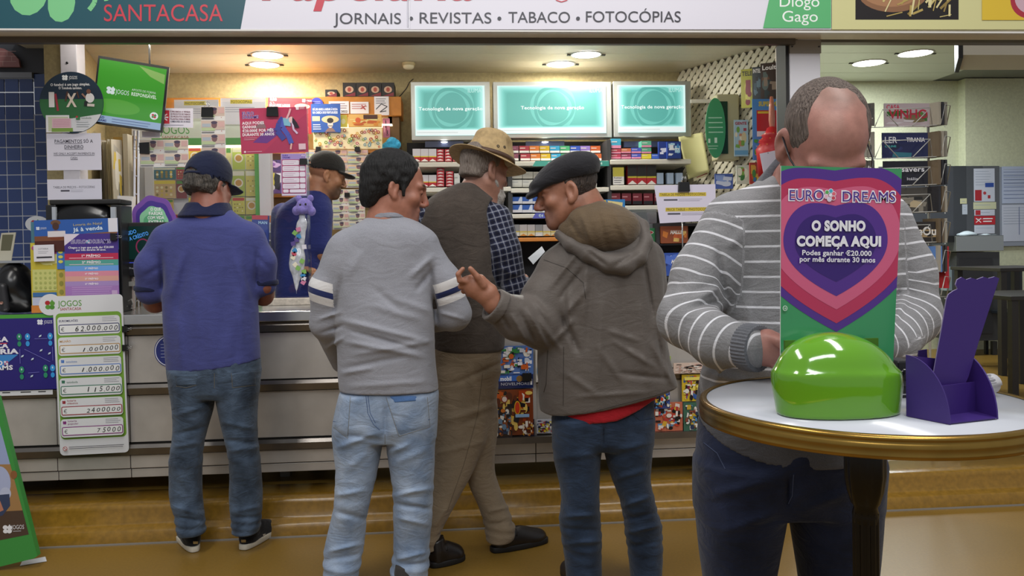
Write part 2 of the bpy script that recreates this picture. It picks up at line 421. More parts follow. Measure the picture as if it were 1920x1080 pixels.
# ================================================================== COUNTER
CF = 4.1
def cz(py): return float(at(400, py, CF)[2])
cb = empty('counter', (-0.5, 4.4, 0.16))
tag(cb, 'long brushed aluminium shop counter with horizontal rails', 'counter')
def csub(mbx, name, mat, bevel=0): return sub(mbx.build(name, mat, bevel=bevel), cb)
XL, XR = -3.4, 1.76
csub(MB().box(XL, CF+.02, cz(890)+.005, XR, CF+.6, cz(606)), 'body', M('#57534f', .5, .3))
seams = [XL, float(at(-120, 700, CF)[0]), float(at(104, 700, CF)[0]), float(at(241, 700, CF)[0]), float(at(648, 650, CF)[0]), 0.42, XR]
for (ya, yb, dpt) in ((626, 714, .0), (737, 824, .0), (848, 872, -.004), (874, 890, .004)):
    for a, b in zip(seams, seams[1:]):
        csub(MB().box(a+.002, CF+dpt, cz(yb), b-.002, CF+.02, cz(ya)), 'panel', ALU, .002)
for (ya, yb, pr) in ((606, 624, .016), (716, 735, .02), (827, 846, .02)):
    csub(MB().prism([(CF-pr, cz(yb)), (CF-pr-.006, cz((ya*2+yb)/3)), (CF-pr+.004, cz(ya)), (CF+.01, cz(ya)), (CF+.01, cz(yb))], 0, XR-XL,
                    T=Matrix.Translation((XL, 0, 0)) @ Matrix(((0, 1, 0, 0), (1, 0, 0, 0), (0, 0, 1, 0), (0, 0, 0, 1)))), 'rail', ALUD)
for fx in (-2.4, -0.9, 0.6, 1.6):
    csub(MB().box(fx, CF+.2, .16, fx+.05, CF+.25, cz(889)), 'foot', ALUD)
WT = cz(586)
wt = MB().box(XL, CF-.03, cz(605), XR, CF+.62, WT).build('worktop', STEEL, bevel=.004)
tag(wt, 'stainless steel worktop on the long counter', 'worktop')
s = Sheet(290, 628, 346, 688, CF-.003, '#232f78', th=.002, shape=[(318+28*math.cos(2*math.pi*i/36), 658-30*math.sin(2*math.pi*i/36)) for i in range(36)])
s.ell(318, 658, 26.5, 28.5, '#e4e6f0', n=36).ell(318, 658, 25, 27, '#232f78', n=36)
s.greek(302, 645, 340, 6, 5, '#aeb4d8', .8); s.text('IMPORTANTE', 318, 640, 3, '#e4e6f0', al='c', w=22)
s.build('round_sticker', label='round dark blue sticker on the counter front beside the man in blue polo', cat='sticker')

# ================================================================== FASCIA SIGNS
FY = 3.9
TEAL = '#22525e'
s = Sheet(-160, -190, 1557, 56, FY, '#dedbe6', th=.02, rough=.35, exact=True)
s.cut('teal_panel')
s.face([(-160, 56), (452, 56), (496, -190), (-160, -190)], TEAL)
G = '#7cc58a'; s.cut('clover_emblem')
s.face([(20, -12), (22, 6), (30, 20), (44, 29), (58, 30), (72, 24), (84, 12), (90, -2), (92, -70), (60, -110), (20, -70)], G)
s.face([(92, -4), (92, 18), (96, 32), (106, 41), (118, 42.5), (130, 37), (140, 22), (143, 6), (142, -6), (120, -60), (98, -60)], G)
s.ell(60, -120, 50, 45, '#c9404f'); s.ell(140, -110, 48, 44, G)
s.poly([(180, -30), (181, -6), (179, 6), (174, 14), (169, 20)], 9, G)
s.cut('lettering'); s.text('JOGOS', 196, -20, 70, G, w=220, res=6)
s.cut('lettering'); s.text('SANTACASA', 197, 41, 31, '#c8414f', w=222, res=6)
RED = '#c43a4b'
s.cut('lettering'); s.text('Papelaria', 492, 0, 60, RED, w=400, bold=.025, shear=.25, res=8); s.poly([(1038, -6), (1043, 2), (1052, 5), (1062, 2), (1066, -6)], 2, RED)
for t, xa, xb in (('JORNAIS', 626, 752), ('REVISTAS', 787, 921), ('TABACO', 953, 1068), ('FOTOCÓPIAS', 1098, 1275)):
    s.cut('lettering'); s.text(t, xa, 46-(xa-626)*.007, 20, '#33323c', w=xb-xa, res=6)
for xx in (771, 936, 1083): s.cut('dot').ell(xx, 36, 3.6, 3.6, '#33323c')
s.cut('green_panel'); s.face([(1429, 54), (1556, 54), (1556, -190), (1480, -190)], '#5db174')
s.cut('lettering'); s.text('Diogo', 1460, 14, 20, '#eef3ee', w=74, res=6); s.cut('lettering'); s.text('Gago', 1465, 42, 20, '#eef3ee', w=66, res=6)
s.cut('joint'); s.rect(764, -190, 766, 52, '#c3c2cc'); s.rect(768, -190, 769, 54, '#f6f6fa')
o = s.build('shop_sign', label='wide teal and white shop fascia sign above the counter opening', cat='sign')
s = Sheet(1558, -190, 2100, 56, FY, '#cfcb94', th=.02, rough=.35, exact=True)
s.rect(1602, -190, 1795, 38, '#221d1e')
s.ell(1672, -10, 64, 34, '#8a6347'); s.ell(1668, -16, 56, 30, '#a67a58')
g = random.Random(8)
for i in range(26):                                  # wheat ears
    x = 1640+g.random()*140; y = 34-g.random()*36; a = g.uniform(-.9, .5); L = g.uniform(18, 44)
    c = g.choice(['#c9b878', '#b09a58', '#8f7a44', '#d8cc98'])
    xe, ye = x+L*math.sin(a+.9), y-L*math.cos(a+.9)
    if 1606 < x < 1788 and xe < 1793 and y < 36: s.line(x, y, max(1604, xe), ye, g.uniform(1.5, 5), c)
s.rect(1838, -190, 2100, 39, '#d9b838'); s.ell(1925, 2, 34, 34, '#a83040'); s.ell(1928, -2, 29, 29, '#c9a8b4')
s.build('bakery_sign', label='cream fascia sign with wheat picture and yellow panel', cat='sign'); s.print['kind'] = 'stuff'
o2 = MB().box(-6, FY-.012, at(900, 59, FY)[2]-.004, 7, FY+.02, at(900, 57, FY)[2]-.001).build('trim_14', M('#d8d5d0', .4)); S_(o2)

# ================================================================== CEILING LIGHTS
def downlight(px, py, z, r, power, col, label):
    p = atz(px, py, z); e = empty('ceiling_light', (p[0], p[1], z)); tag(e, label, 'light', 'round ceiling downlights')
    MB().lathe([(r*1.0, 0.0), (r*1.0, -.006), (r*1.13, -.004), (r*1.13, 0)], 32).build('trim_ring', M('#b9b7b2', .3, .5), e)
    MB().lathe([(0.001, -.003), (r*.99, -.003)], 32).build('diffuser', M('#fffdf6', .4, emit=14), e)
    for sg in (-1, 1): MB().box(sg*r*1.08, -.012, -.008, sg*r*1.34, .012, -.002).build('spring_clip', BLACKM, e)
    l = bpy.data.lights.new('downlight', 'AREA'); l.shape = 'DISK'; l.size = r*1.9; l.energy = power; l.color = col
    o = bpy.data.objects.new('downlight', l); C.objects.link(o); o.parent = e; o.location = (0, 0, -.014)
WARM = (1, .95, .86); COOL = (.9, .97, 1.0)
downlight(502, 103, 2.60, .095, 12, WARM, 'round ceiling light on the left of the stall, nearer of its pair')
downlight(496, 121, 2.60, .095, 12, WARM, 'round ceiling light on the left of the stall, farther of its pair')
downlight(1099, 102, 2.60, .095, 12, WARM, 'round ceiling light above the teal screens, nearer of its pair')
downlight(1051, 120, 2.60, .095, 12, WARM, 'round ceiling light above the teal screens, farther of its pair')
downlight(1716, 100, 3.045, .145, 34, COOL, 'oval-looking ceiling light in the seating bay, right of its pair')
downlight(1629, 118, 3.045, .145, 34, COOL, 'oval-looking ceiling light in the seating bay, left of its pair')
p = atz(766, 118, 2.6); e = empty('smoke_detector', (p[0], p[1], 2.6)); tag(e, 'small cream smoke detector on the stall ceiling', 'smoke detector')
MB().lathe([(.001, -.02), (.045, -.02), (.045, 0)], 24).build('base', M('#b5a67c', .6), e)
MB().lathe([(.001, -.045), (.02, -.044), (.036, -.034), (.038, -.02)], 24).build('sensor', M('#d8cfae', .6), e)
# ================================================================== PEOPLE: implicit surfaces meshed as continuous skins
f32 = np.float32
def nrm(v): v = np.asarray(v, float); return v/np.linalg.norm(v)
class Prim:
    def bound(s): return s.c, s.rad           # bounding sphere
class Cone(Prim):                             # tapered limb, elliptical section (ru across the picture, rv in depth)
    def __init__(s, a, b, ra, rb, hint=None):
        s.a, s.b = np.asarray(a, float), np.asarray(b, float)
        ra = (ra, ra) if np.isscalar(ra) else ra; rb = (rb, rb) if np.isscalar(rb) else rb
        s.ra, s.rb = ra, rb; ba = s.b-s.a; s.L = max(np.linalg.norm(ba), 1e-6); s.w = ba/s.L
        h = np.asarray(hint if hint is not None else (0, 1, 0), float)
        u = np.cross(s.w, h)
        if np.linalg.norm(u) < 1e-3: u = np.cross(s.w, (1, 0, 0))
        s.u = nrm(u); s.v = np.cross(s.u, s.w)
        s.c = (s.a+s.b)/2; s.rad = s.L/2+max(*ra, *rb)
    def d(s, P):
        p = P-s.a.astype(f32); t = p @ s.w.astype(f32); tc = np.clip(t, 0, s.L); q = tc/s.L
        ru = s.ra[0]+(s.rb[0]-s.ra[0])*q; rv = s.ra[1]+(s.rb[1]-s.ra[1])*q
        m = np.minimum(ru, rv); x = p @ s.u.astype(f32); y = p @ s.v.astype(f32)
        return (np.sqrt((x/ru)**2+(y/rv)**2+((t-tc)/m)**2)-1)*m
class Ell(Prim):
    def __init__(s, c, r, R=None):
        s.c = np.asarray(c, float); s.r = np.asarray(r, float); s.R = np.eye(3) if R is None else np.asarray(R, float); s.rad = s.r.max()
    def d(s, P):
        q = ((P-s.c.astype(f32)) @ s.R.astype(f32)).astype(f32)
        k0 = np.sqrt(((q/s.r)**2).sum(1)); k1 = np.sqrt(((q/s.r**2)**2).sum(1))+1e-9
        return k0*(k0-1)/k1
def cubic(zs, vs, z):
    out = np.interp(z, zs, vs); sm = np.convolve(np.pad(out, 3, 'edge'), np.array([1, 2, 3, 4, 3, 2, 1])/16, 'valid'); return sm
class Loft(Prim):                             # stack of sections by height: nodes (z, cx, cy, ru, rv)
    def __init__(s, nodes, ex=2.2, cap=0.02, yaw=0.0):
        N = np.array(sorted(nodes), float); s.z0, s.z1 = N[0, 0], N[-1, 0]
        s.zz = np.linspace(s.z0, s.z1, 72); s.t = [cubic(N[:, 0], N[:, i], s.zz) for i in range(1, 5)]
        s.ex = ex; s.cap = cap; s.cs, s.sn = math.cos(yaw), math.sin(yaw)
        s.c = np.array([N[:, 1].mean(), N[:, 2].mean(), (s.z0+s.z1)/2])
        s.rad = max(np.hypot(N[:, 1]-s.c[0], N[:, 2]-s.c[1])+N[:, 3:5].max(1))+(s.z1-s.z0)/2
    def d(s, P):
        z = P[:, 2]; cx, cy, ru, rv = [np.interp(z, s.zz, t).astype(f32) for t in s.t]
        x0 = P[:, 0]-cx; y0 = P[:, 1]-cy
        # axes turned with the viewing direction plus the figure's own turn
        x = np.abs(x0*s.cs+y0*s.sn)/ru; y = np.abs(-x0*s.sn+y0*s.cs)/rv
        k = (x**s.ex+y**s.ex)**(1/s.ex); dd = (k-1)*np.minimum(ru, rv)
        e = np.maximum(z-s.z1, s.z0-z)+s.cap
        m = np.maximum(dd, e); r = s.cap
        if r > 0:
            a = np.maximum(dd+r, 0); b = np.maximum(e-0+0, 0)
            m = np.where((dd > -r) & (e > 0), np.sqrt(a*a+b*b)-r, np.maximum(dd, e-r))
        return m
class HalfSpace(Prim):                        # keeps the side the normal points away from
    def __init__(s, p, n): s.p = np.asarray(p, float); s.n = nrm(n); s.c = s.p; s.rad = 1e6
    def d(s, P): return (P-s.p.astype(f32)) @ s.n.astype(f32)
class Fn(Prim):
    def __init__(s, fn): s.fn = fn; s.c = np.zeros(3); s.rad = 1e6
    def d(s, P): return s.fn(P)
def smin(a, b, k):
    if k <= 0: return np.minimum(a, b)
    h = np.maximum(k-np.abs(a-b), 0)/k; return np.minimum(a, b)-h*h*k*0.25
def field(ops, P, bc=None, br=0.0, disp=None):
    """ops: ('u'|'s'|'i', prim, k). P (nb,m,3) grouped by block; prims are skipped for blocks they cannot reach"""
    nb, m, _ = P.shape; d = np.full((nb, m), 1.0, f32)
    for op, pr, k in ops:
        if pr.rad > 1e5: idx = np.arange(nb)
        else: idx = np.nonzero(np.linalg.norm(bc-pr.c, axis=1) < pr.rad+br+k+.03)[0]
        if len(idx) == 0: continue
        v = pr.d(P[idx].reshape(-1, 3)).reshape(len(idx), m)
        if op == 'u': d[idx] = smin(d[idx], v, k)
        elif op == 's': d[idx] = -smin(-d[idx], v, k)
        else: d[idx] = -smin(-d[idx], -v, k)
    if disp is not None: d = d+disp(P.reshape(-1, 3)).reshape(nb, m).astype(f32)
    return d
def skin(name, ops, h=0.006, disp=None, smooth=1, pad=0.03):
    lo = np.full(3, 1e9); hi = np.full(3, -1e9)
    for op, pr, k in ops:
        if op == 'u':
            if isinstance(pr, Cone):
                r = max(*pr.ra, *pr.rb); l, g_ = np.minimum(pr.a, pr.b)-r, np.maximum(pr.a, pr.b)+r
            elif isinstance(pr, Loft):
                cx, cy, ru, rv = pr.t; q = np.maximum(ru, rv)
                l = np.array([(cx-q).min(), (cy-q).min(), pr.z0]); g_ = np.array([(cx+q).max(), (cy+q).max(), pr.z1])
            elif pr.rad < 1e5: l, g_ = pr.c-pr.rad, pr.c+pr.rad
            else: continue
            lo = np.minimum(lo, l); hi = np.maximum(hi, g_)
    lo -= pad; hi += pad
    B = 6; n = (np.ceil((hi-lo)/h/B).astype(int)+1); N = n*B
    bi = np.stack(np.meshgrid(*[np.arange(q) for q in n], indexing='ij'), -1).reshape(-1, 3)
    bc = lo+(bi*B+(B-1)/2)*h; br = B*h*math.sqrt(3)/2
    dc = field(ops, bc[:, None, :].astype(f32), bc, br)[:, 0]
    act = np.abs(dc) < br*1.7+0.02
    full = np.where(dc > 0, f32(1), f32(-1))
    G = np.empty((len(bi), B, B, B), f32); G[:] = full[:, None, None, None]
    off = np.stack(np.meshgrid(*[np.arange(B)]*3, indexing='ij'), -1).reshape(-1, 3)
    ab = np.nonzero(act)[0]
    for c0 in range(0, len(ab), 1500):
        s_ = ab[c0:c0+1500]; P = (lo+((bi[s_]*B)[:, None, :]+off[None])*h).astype(f32)
        G[s_] = field(ops, P, bc[s_], br, disp).reshape(-1, B, B, B)
    D = G.reshape(*n, B, B, B).transpose(0, 3, 1, 4, 2, 5).reshape(N)
    sg = D < 0
    cnt = np.zeros(np.array(D.shape)-1, np.uint8)
    sl = [slice(None, -1), slice(1, None)]
    for i in (0, 1):
        for j in (0, 1):
            for k in (0, 1): cnt += sg[sl[i], sl[j], sl[k]]
    cells = np.argwhere((cnt > 0) & (cnt < 8)); vid = np.full(cnt.shape, -1, np.int32); vid[tuple(cells.T)] = np.arange(len(cells))
    acc = np.zeros((len(cells), 3)); na = np.zeros(len(cells))
    cor = [(i, j, k) for i in (0, 1) for j in (0, 1) for k in (0, 1)]
    val = {c: D[cells[:, 0]+c[0], cells[:, 1]+c[1], cells[:, 2]+c[2]] for c in cor}
    for c in cor:
        for ax in range(3):
            if c[ax] == 0:
                e = list(c); e[ax] = 1; a, b = val[c], val[tuple(e)]; mk = (a < 0) != (b < 0)
                t = a[mk]/(a[mk]-b[mk]); p = np.tile(np.array(c, float), (mk.sum(), 1)); p[:, ax] += t; acc[mk] += p; na[mk] += 1
    V = lo+(cells+acc/na[:, None])*h
    quads = []
    for ax in range(3):
        a = [slice(1, -1)]*3; b = [slice(1, -1)]*3; a[ax] = slice(0, -1); b[ax] = slice(1, None)
        A, Bb = sg[tuple(a)], sg[tuple(b)]; ch = np.argwhere(A != Bb); base = ch+1; base[:, ax] -= 1
        inside = A[tuple(ch.T)]
        u, v = (ax+1) % 3, (ax+2) % 3
        ids = []
        for du, dv_ in ((0, 0), (-1, 0), (-1, -1), (0, -1)):
            q = base.copy(); q[:, u] += du; q[:, v] += dv_; ids.append(vid[tuple(q.T)])
        qd = np.stack(ids, 1); qd[~inside] = qd[~inside][:, ::-1]; quads.append(qd)
    Q = np.concatenate(quads); Q = Q[(Q >= 0).all(1)]
    for _ in range(smooth):
        s2 = np.zeros_like(V); c2 = np.zeros(len(V))
        for a_, b_ in ((0, 1), (1, 2), (2, 3), (3, 0)):
            np.add.at(s2, Q[:, a_], V[Q[:, b_]]); np.add.at(c2, Q[:, a_], 1)
            np.add.at(s2, Q[:, b_], V[Q[:, a_]]); np.add.at(c2, Q[:, b_], 1)
        V = V*.5+.5*s2/np.maximum(c2, 1)[:, None]
    return V, Q
def skin_obj(name, ops, mats, parent, h=0.006, disp=None, smooth=1, attrs=None, origin=None, mfn=None):
    V, Q = skin(name, ops, h, disp, smooth)
    o0 = np.array(parent.location) if parent is not None else np.zeros(3)
    me = bpy.data.meshes.new(name)
    me.vertices.add(len(V)); me.vertices.foreach_set('co', (V-o0).astype(f32).ravel())
    me.loops.add(len(Q)*4); me.loops.foreach_set('vertex_index', Q.ravel().astype(np.int32))
    me.polygons.add(len(Q)); me.polygons.foreach_set('loop_start', np.arange(0, len(Q)*4, 4, dtype=np.int32))
    me.update(calc_edges=True); me.validate(); me.polygons.foreach_set('use_smooth', [True]*len(me.polygons))
    if attrs:
        for k, fn in attrs.items():
            a = fn(V)
            if a.ndim == 1:
                at_ = me.attributes.new(k, 'FLOAT', 'POINT'); at_.data.foreach_set('value', a.astype(f32))
            else:
                at_ = me.attributes.new(k, 'FLOAT_COLOR', 'POINT'); at_.data.foreach_set('color', np.c_[a, np.ones(len(a))].astype(f32).ravel())
    if mfn is not None:
        me.polygons.foreach_set('material_index', mfn(V[Q].mean(1)).astype(np.int32)[:len(me.polygons)])
    o = link(name, me, None, mats); o.parent = parent
    o['_v'] = len(V); SK[o.name] = (V, Q)
    del o['_v']
    return o
SK = {}
_nr = np.random.RandomState(4)
def sines(n, lo, hi, seed):
    r = np.random.RandomState(seed); k = nrm_rows(r.normal(size=(n, 3)))*np.exp(r.uniform(math.log(lo), math.log(hi), (n, 1))); return k.astype(f32), r.uniform(0, 6.28, n).astype(f32)
def nrm_rows(a): return a/np.linalg.norm(a, axis=1, keepdims=True)
def noise_fn(n=9, lo=12, hi=40, seed=0):
    k, ph = sines(n, lo, hi, seed)
    def f(P): return (np.sin(P @ k.T+ph)).sum(1)/math.sqrt(n)
    return f

class Fig:
    """a figure laid out from photo pixels at a stance depth; dy = metres nearer(-)/farther(+) than the stance"""
    def __init__(s, px, Y0, zfoot=0.0):
        s.Y0 = Y0; s.k = mpp(px, Y0); b = at(px, 700, Y0); s.root_loc = (float(b[0]), float(b[1]), zfoot)
    def J(s, px, py, dy=0.0): return at(px, py, s.Y0+dy)
    def cone(s, a, b, ra, rb, hint=None):
        k = s.k; f = lambda r: r*k if np.isscalar(r) else (r[0]*k, r[1]*k)
        return Cone(s.J(*a), s.J(*b), f(ra), f(rb), hint)
    def ell(s, c, r, R=None): return Ell(s.J(*c), np.array(r)*s.k, R)
    def rows(s, rows, ex=2.2, cap=4, yaw=0.0, grow=0.0):       # (py, xl, xr, dy, depth half-thickness px)
        N = []
        for py, xl, xr, dy, rd in rows:
            c = s.J((xl+xr)/2, py, dy); kk = mpp((xl+xr)/2, s.Y0+dy)
            N.append((c[2], c[0], c[1], (xr-xl)/2*kk+grow, rd*kk+grow))
        return Loft(N, ex, cap*s.k, yaw=-YAW+yaw)
    def crease(s, items):
        """items: (px1,py1,px2,py2,amp_mm,width_px[,ymax]) soft ridges(+)/valleys(-) on the side of the cloth that faces the hall"""
        L = []
        for it in items:
            a, b = s.J(it[0], it[1]), s.J(it[2], it[3]); L.append((a[[0, 2]], b[[0, 2]], it[4]/1000.0, it[5]*s.k))
        y0 = s.Y0
        def f(P):
            out = np.zeros(len(P), f32); q = P[:, [0, 2]]
            # parallax-correct the lookup to the stance plane
            sc = (y0/np.maximum(P[:, 1], .3)).astype(f32); q = np.stack([P[:, 0]*sc, EYE+(P[:, 2]-EYE)*sc], 1)
            for a, b, A, w in L:
                ba = b-a; t = np.clip(((q-a) @ ba)/(ba @ ba), 0, 1); dist2 = ((q-a-t[:, None]*ba)**2).sum(1)
                tp_ = 1-np.abs(2*t-1)**3
                out -= (1.9*A*np.exp(-dist2/(.72*w*w))*(0.25+.75*tp_)).astype(f32)
            return out
        return f
def head_frame(fwd, up=(0, 0, 1)):
    y = nrm(fwd); z = np.asarray(up, float); z = nrm(z-y*(z @ y)); x = np.cross(y, z); return np.stack([x, y, z], 1)     # columns: right, forward, up
def head_ops(c, R, s=1.0, nose=1.0, ear=1.0, jaw=1.0, k=.016):
    L = lambda *p: np.asarray(c)+R @ (np.array(p)*s)
    o = [('u', Ell(L(0, -.014, .045), np.array((.076, .098, .083))*s, R), .0),
         ('u', Ell(L(0, .034, -.02), np.array((.062, .060, .092))*s, R), .03*s),
         ('u', Cone(L(-.054, .0, -.05), L(-.02, .068, -.094), .018*s*jaw, .018*s), .03*s), ('u', Cone(L(.054, .0, -.05), L(.02, .068, -.094), .018*s*jaw, .018*s), .03*s),
         ('u', Ell(L(0, .074, -.098), np.array((.026, .020, .020))*s, R), .022*s),
         ('u', Cone(L(-.046, .080, .026), L(-.012, .092, .026), .010*s, .010*s), .018*s), ('u', Cone(L(.046, .080, .026), L(.012, .092, .026), .010*s, .010*s), .018*s),
         ('u', Ell(L(-.044, .064, -.022), np.array((.022, .022, .02))*s, R), .02*s), ('u', Ell(L(.044, .064, -.022), np.array((.022, .022, .02))*s, R), .02*s),
         ('s', Ell(L(-.031, .100, .008), np.array((.017, .015, .011))*s, R), .012*s), ('s', Ell(L(.031, .100, .008), np.array((.017, .015, .011))*s, R), .012*s),
         ('u', Ell(L(-.031, .082, .006), np.array((.014, .013, .011))*s, R), .003*s), ('u', Ell(L(.031, .082, .006), np.array((.014, .013, .011))*s, R), .003*s),
         ('u', Cone(L(0, .092, .018), L(0, .106+.009*nose, -.028), .008*s, .0115*s*nose), .014*s),
         ('u', Ell(L(-.013, .104, -.037), np.array((.009, .012, .008))*s, R), .008*s), ('u', Ell(L(.013, .104, -.037), np.array((.009, .012, .008))*s, R), .008*s),
         ('u', Cone(L(-.02, .090, -.060), L(.02, .090, -.060), .0085*s, .0085*s), .010*s), ('u', Cone(L(-.018, .089, -.075), L(.018, .089, -.075), .0085*s, .0085*s), .010*s),
         ('s', Cone(L(-.026, .102, -.0672), L(.026, .102, -.0672), .005*s, .005*s), .006*s)]
    for sg in (-1, 1):
        Re = R @ np.array(((math.cos(.35*sg), -math.sin(.35*sg), 0), (math.sin(.35*sg), math.cos(.35*sg), 0), (0, 0, 1)))
        o += [('u', Ell(L(sg*.079, -.012, -.002), np.array((.010, .020, .033))*s*ear, Re), .006*s),
              ('u', Ell(L(sg*.079, -.002, -.032), np.array((.008, .010, .012))*s*ear, Re), .008*s),
              ('s', Ell(L(sg*.092, -.006, .002), np.array((.012, .010, .018))*s*ear, Re), .006*s)]
    return o
def hand_ops(wrist, palm_dir, palm_n, side, s=1.0, curl=(.5, .5, .55, .6), thumb=.4, spread=.12):
    """relaxed hand: palm_dir wrist->fingers, palm_n out of the palm, side=+1 thumb on the +x side of the frame"""
    y = nrm(palm_dir); n = np.asarray(palm_n, float); n = nrm(n-y*(n @ y)); x = np.cross(y, n)*side; w = np.asarray(wrist, float)
    L = lambda a, b, c: w+(x*a+y*b+n*c)*s
    o = [('u', Cone(L(0, -.02, 0), L(.004, .05, 0), (.026*s, .019*s), (.034*s, .0145*s), hint=n), .012), ('u', Cone(L(.004, .05, 0), L(.002, .085, .002), (.034*s, .0145*s), (.038*s, .0125*s), hint=n), .012)]
    for i, (bx, ln) in enumerate(((.030, .078), (.010, .086), (-.010, .080), (-.029, .064))):
        p = L(bx, .085, .002); a = 0.15; r = .0088*s
        dirx = spread*(1.5-i)/1.5
        for j, fr in enumerate((.45, .32, .23)):
            a += curl[i]*(1.15 if j else .8)
            d = nrm(y*math.cos(a)+n*math.sin(a)+x*dirx*math.cos(a)); q = p+d*ln*fr*s
            o.append(('u', Cone(p, q, r, r*.93), .004)); p = q; r *= .93
    p = L(.026, .018, .004)
    for j, (ln, r0) in enumerate(((.042, .0125), (.033, .0105), (.026, .0095))):
        d = nrm(x*(.85-.35*j)+y*(.62+.2*j)+n*(thumb+.12*j)); q = p+d*ln*s
        o.append(('u', Cone(p, q, r0*s, r0*.9*s), .007)); p = q
    return o

# ------------------------------------------------------------------ cloth and skin materials
def attr_mat(name, base, rough=.8, stripes=None, weave=900, wstr=.25, var=.12, vscale=9, var2=None, sheen=.15, attr='sc', bscale=None, mask=None, wrinkle=.35):
    """woven cloth: fine weave bump, soft mottling; stripes = (colour, lo, hi[, colour, lo, hi...]) on fract(attribute)"""
    m = bpy.data.materials.new(name); m.use_nodes = True; nt = m.node_tree; N = nt.nodes; Lk = nt.links; b = N['Principled BSDF']
    b.inputs['Roughness'].default_value = rough; b.inputs['Sheen Weight'].default_value = sheen; b.inputs['Specular IOR Level'].default_value = .2
    tc = N.new('ShaderNodeTexCoord'); l = lin(base)
    n = N.new('ShaderNodeTexNoise'); n.inputs['Scale'].default_value = vscale; n.inputs['Detail'].default_value = 6; Lk.new(tc.outputs['Object'], n.inputs['Vector'])
    r = N.new('ShaderNodeValToRGB'); r.color_ramp.elements[0].position = .3; r.color_ramp.elements[1].position = .72
    hi = lin(var2) if var2 else [min(1, x*(1+var)) for x in l]
    r.color_ramp.elements[0].color = (*[x*(1-var) for x in l], 1); r.color_ramp.elements[1].color = (*hi, 1)
    Lk.new(n.outputs['Fac'], r.inputs['Fac'])
    n3 = N.new('ShaderNodeTexNoise'); n3.inputs['Scale'].default_value = weave*.5; n3.inputs['Detail'].default_value = 2; Lk.new(tc.outputs['Object'], n3.inputs['Vector'])
    mm = N.new('ShaderNodeMix'); mm.data_type = 'RGBA'; mm.blend_type = 'OVERLAY'; mm.inputs['Factor'].default_value = .35
    Lk.new(r.outputs['Color'], mm.inputs['A']); Lk.new(n3.outputs['Fac'], mm.inputs['B']); col = mm.outputs['Result']
    if stripes:
        at_ = N.new('ShaderNodeAttribute'); at_.attribute_name = attr
        for i in range(0, len(stripes), 3):
            c, lo, hi_ = stripes[i:i+3]
            fr = N.new('ShaderNodeMath'); fr.operation = 'FRACT'; Lk.new(at_.outputs['Fac'], fr.inputs[0])
            g1 = N.new('ShaderNodeMath'); g1.operation = 'GREATER_THAN'; g1.inputs[1].default_value = lo; Lk.new(fr.outputs[0], g1.inputs[0])
            g2 = N.new('ShaderNodeMath'); g2.operation = 'LESS_THAN'; g2.inputs[1].default_value = hi_; Lk.new(fr.outputs[0], g2.inputs[0])
            mu = N.new('ShaderNodeMath'); mu.operation = 'MULTIPLY'; Lk.new(g1.outputs[0], mu.inputs[0]); Lk.new(g2.outputs[0], mu.inputs[1])
            if mask:
                am = N.new('ShaderNodeAttribute'); am.attribute_name = mask; gm = N.new('ShaderNodeMath'); gm.operation = 'GREATER_THAN'; gm.inputs[1].default_value = .5; Lk.new(am.outputs['Fac'], gm.inputs[0])
                m3 = N.new('ShaderNodeMath'); m3.operation = 'MULTIPLY'; Lk.new(mu.outputs[0], m3.inputs[0]); Lk.new(gm.outputs[0], m3.inputs[1]); mu = m3
            mx = N.new('ShaderNodeMix'); mx.data_type = 'RGBA'; Lk.new(mu.outputs[0], mx.inputs['Factor']); Lk.new(col, mx.inputs['A']); mx.inputs['B'].default_value = (*lin(c), 1); col = mx.outputs['Result']
    Lk.new(col, b.inputs['Base Color'])
    n2 = N.new('ShaderNodeTexNoise'); n2.inputs['Scale'].default_value = bscale or weave; n2.inputs['Detail'].default_value = 2; Lk.new(tc.outputs['Object'], n2.inputs['Vector'])
    bp = N.new('ShaderNodeBump'); bp.inputs['Strength'].default_value = wstr; bp.inputs['Distance'].default_value = .0015; Lk.new(n2.outputs['Fac'], bp.inputs['Height']); n5 = N.new('ShaderNodeTexNoise'); n5.inputs['Scale'].default_value = 13; n5.inputs['Detail'].default_value = 4; n5.inputs['Distortion'].default_value = 1.2; n5.inputs['Roughness'].default_value = .55
    mp5 = N.new('ShaderNodeMapping'); mp5.inputs['Scale'].default_value = (.8, .8, 1.7); Lk.new(tc.outputs['Object'], mp5.inputs['Vector']); Lk.new(mp5.outputs[0], n5.inputs['Vector'])
    b5 = N.new('ShaderNodeBump'); b5.inputs['Strength'].default_value = wrinkle; b5.inputs['Distance'].default_value = .02; Lk.new(n5.outputs['Fac'], b5.inputs['Height']); Lk.new(bp.outputs['Normal'], b5.inputs['Normal']); Lk.new(b5.outputs['Normal'], b.inputs['Normal'])
    return m
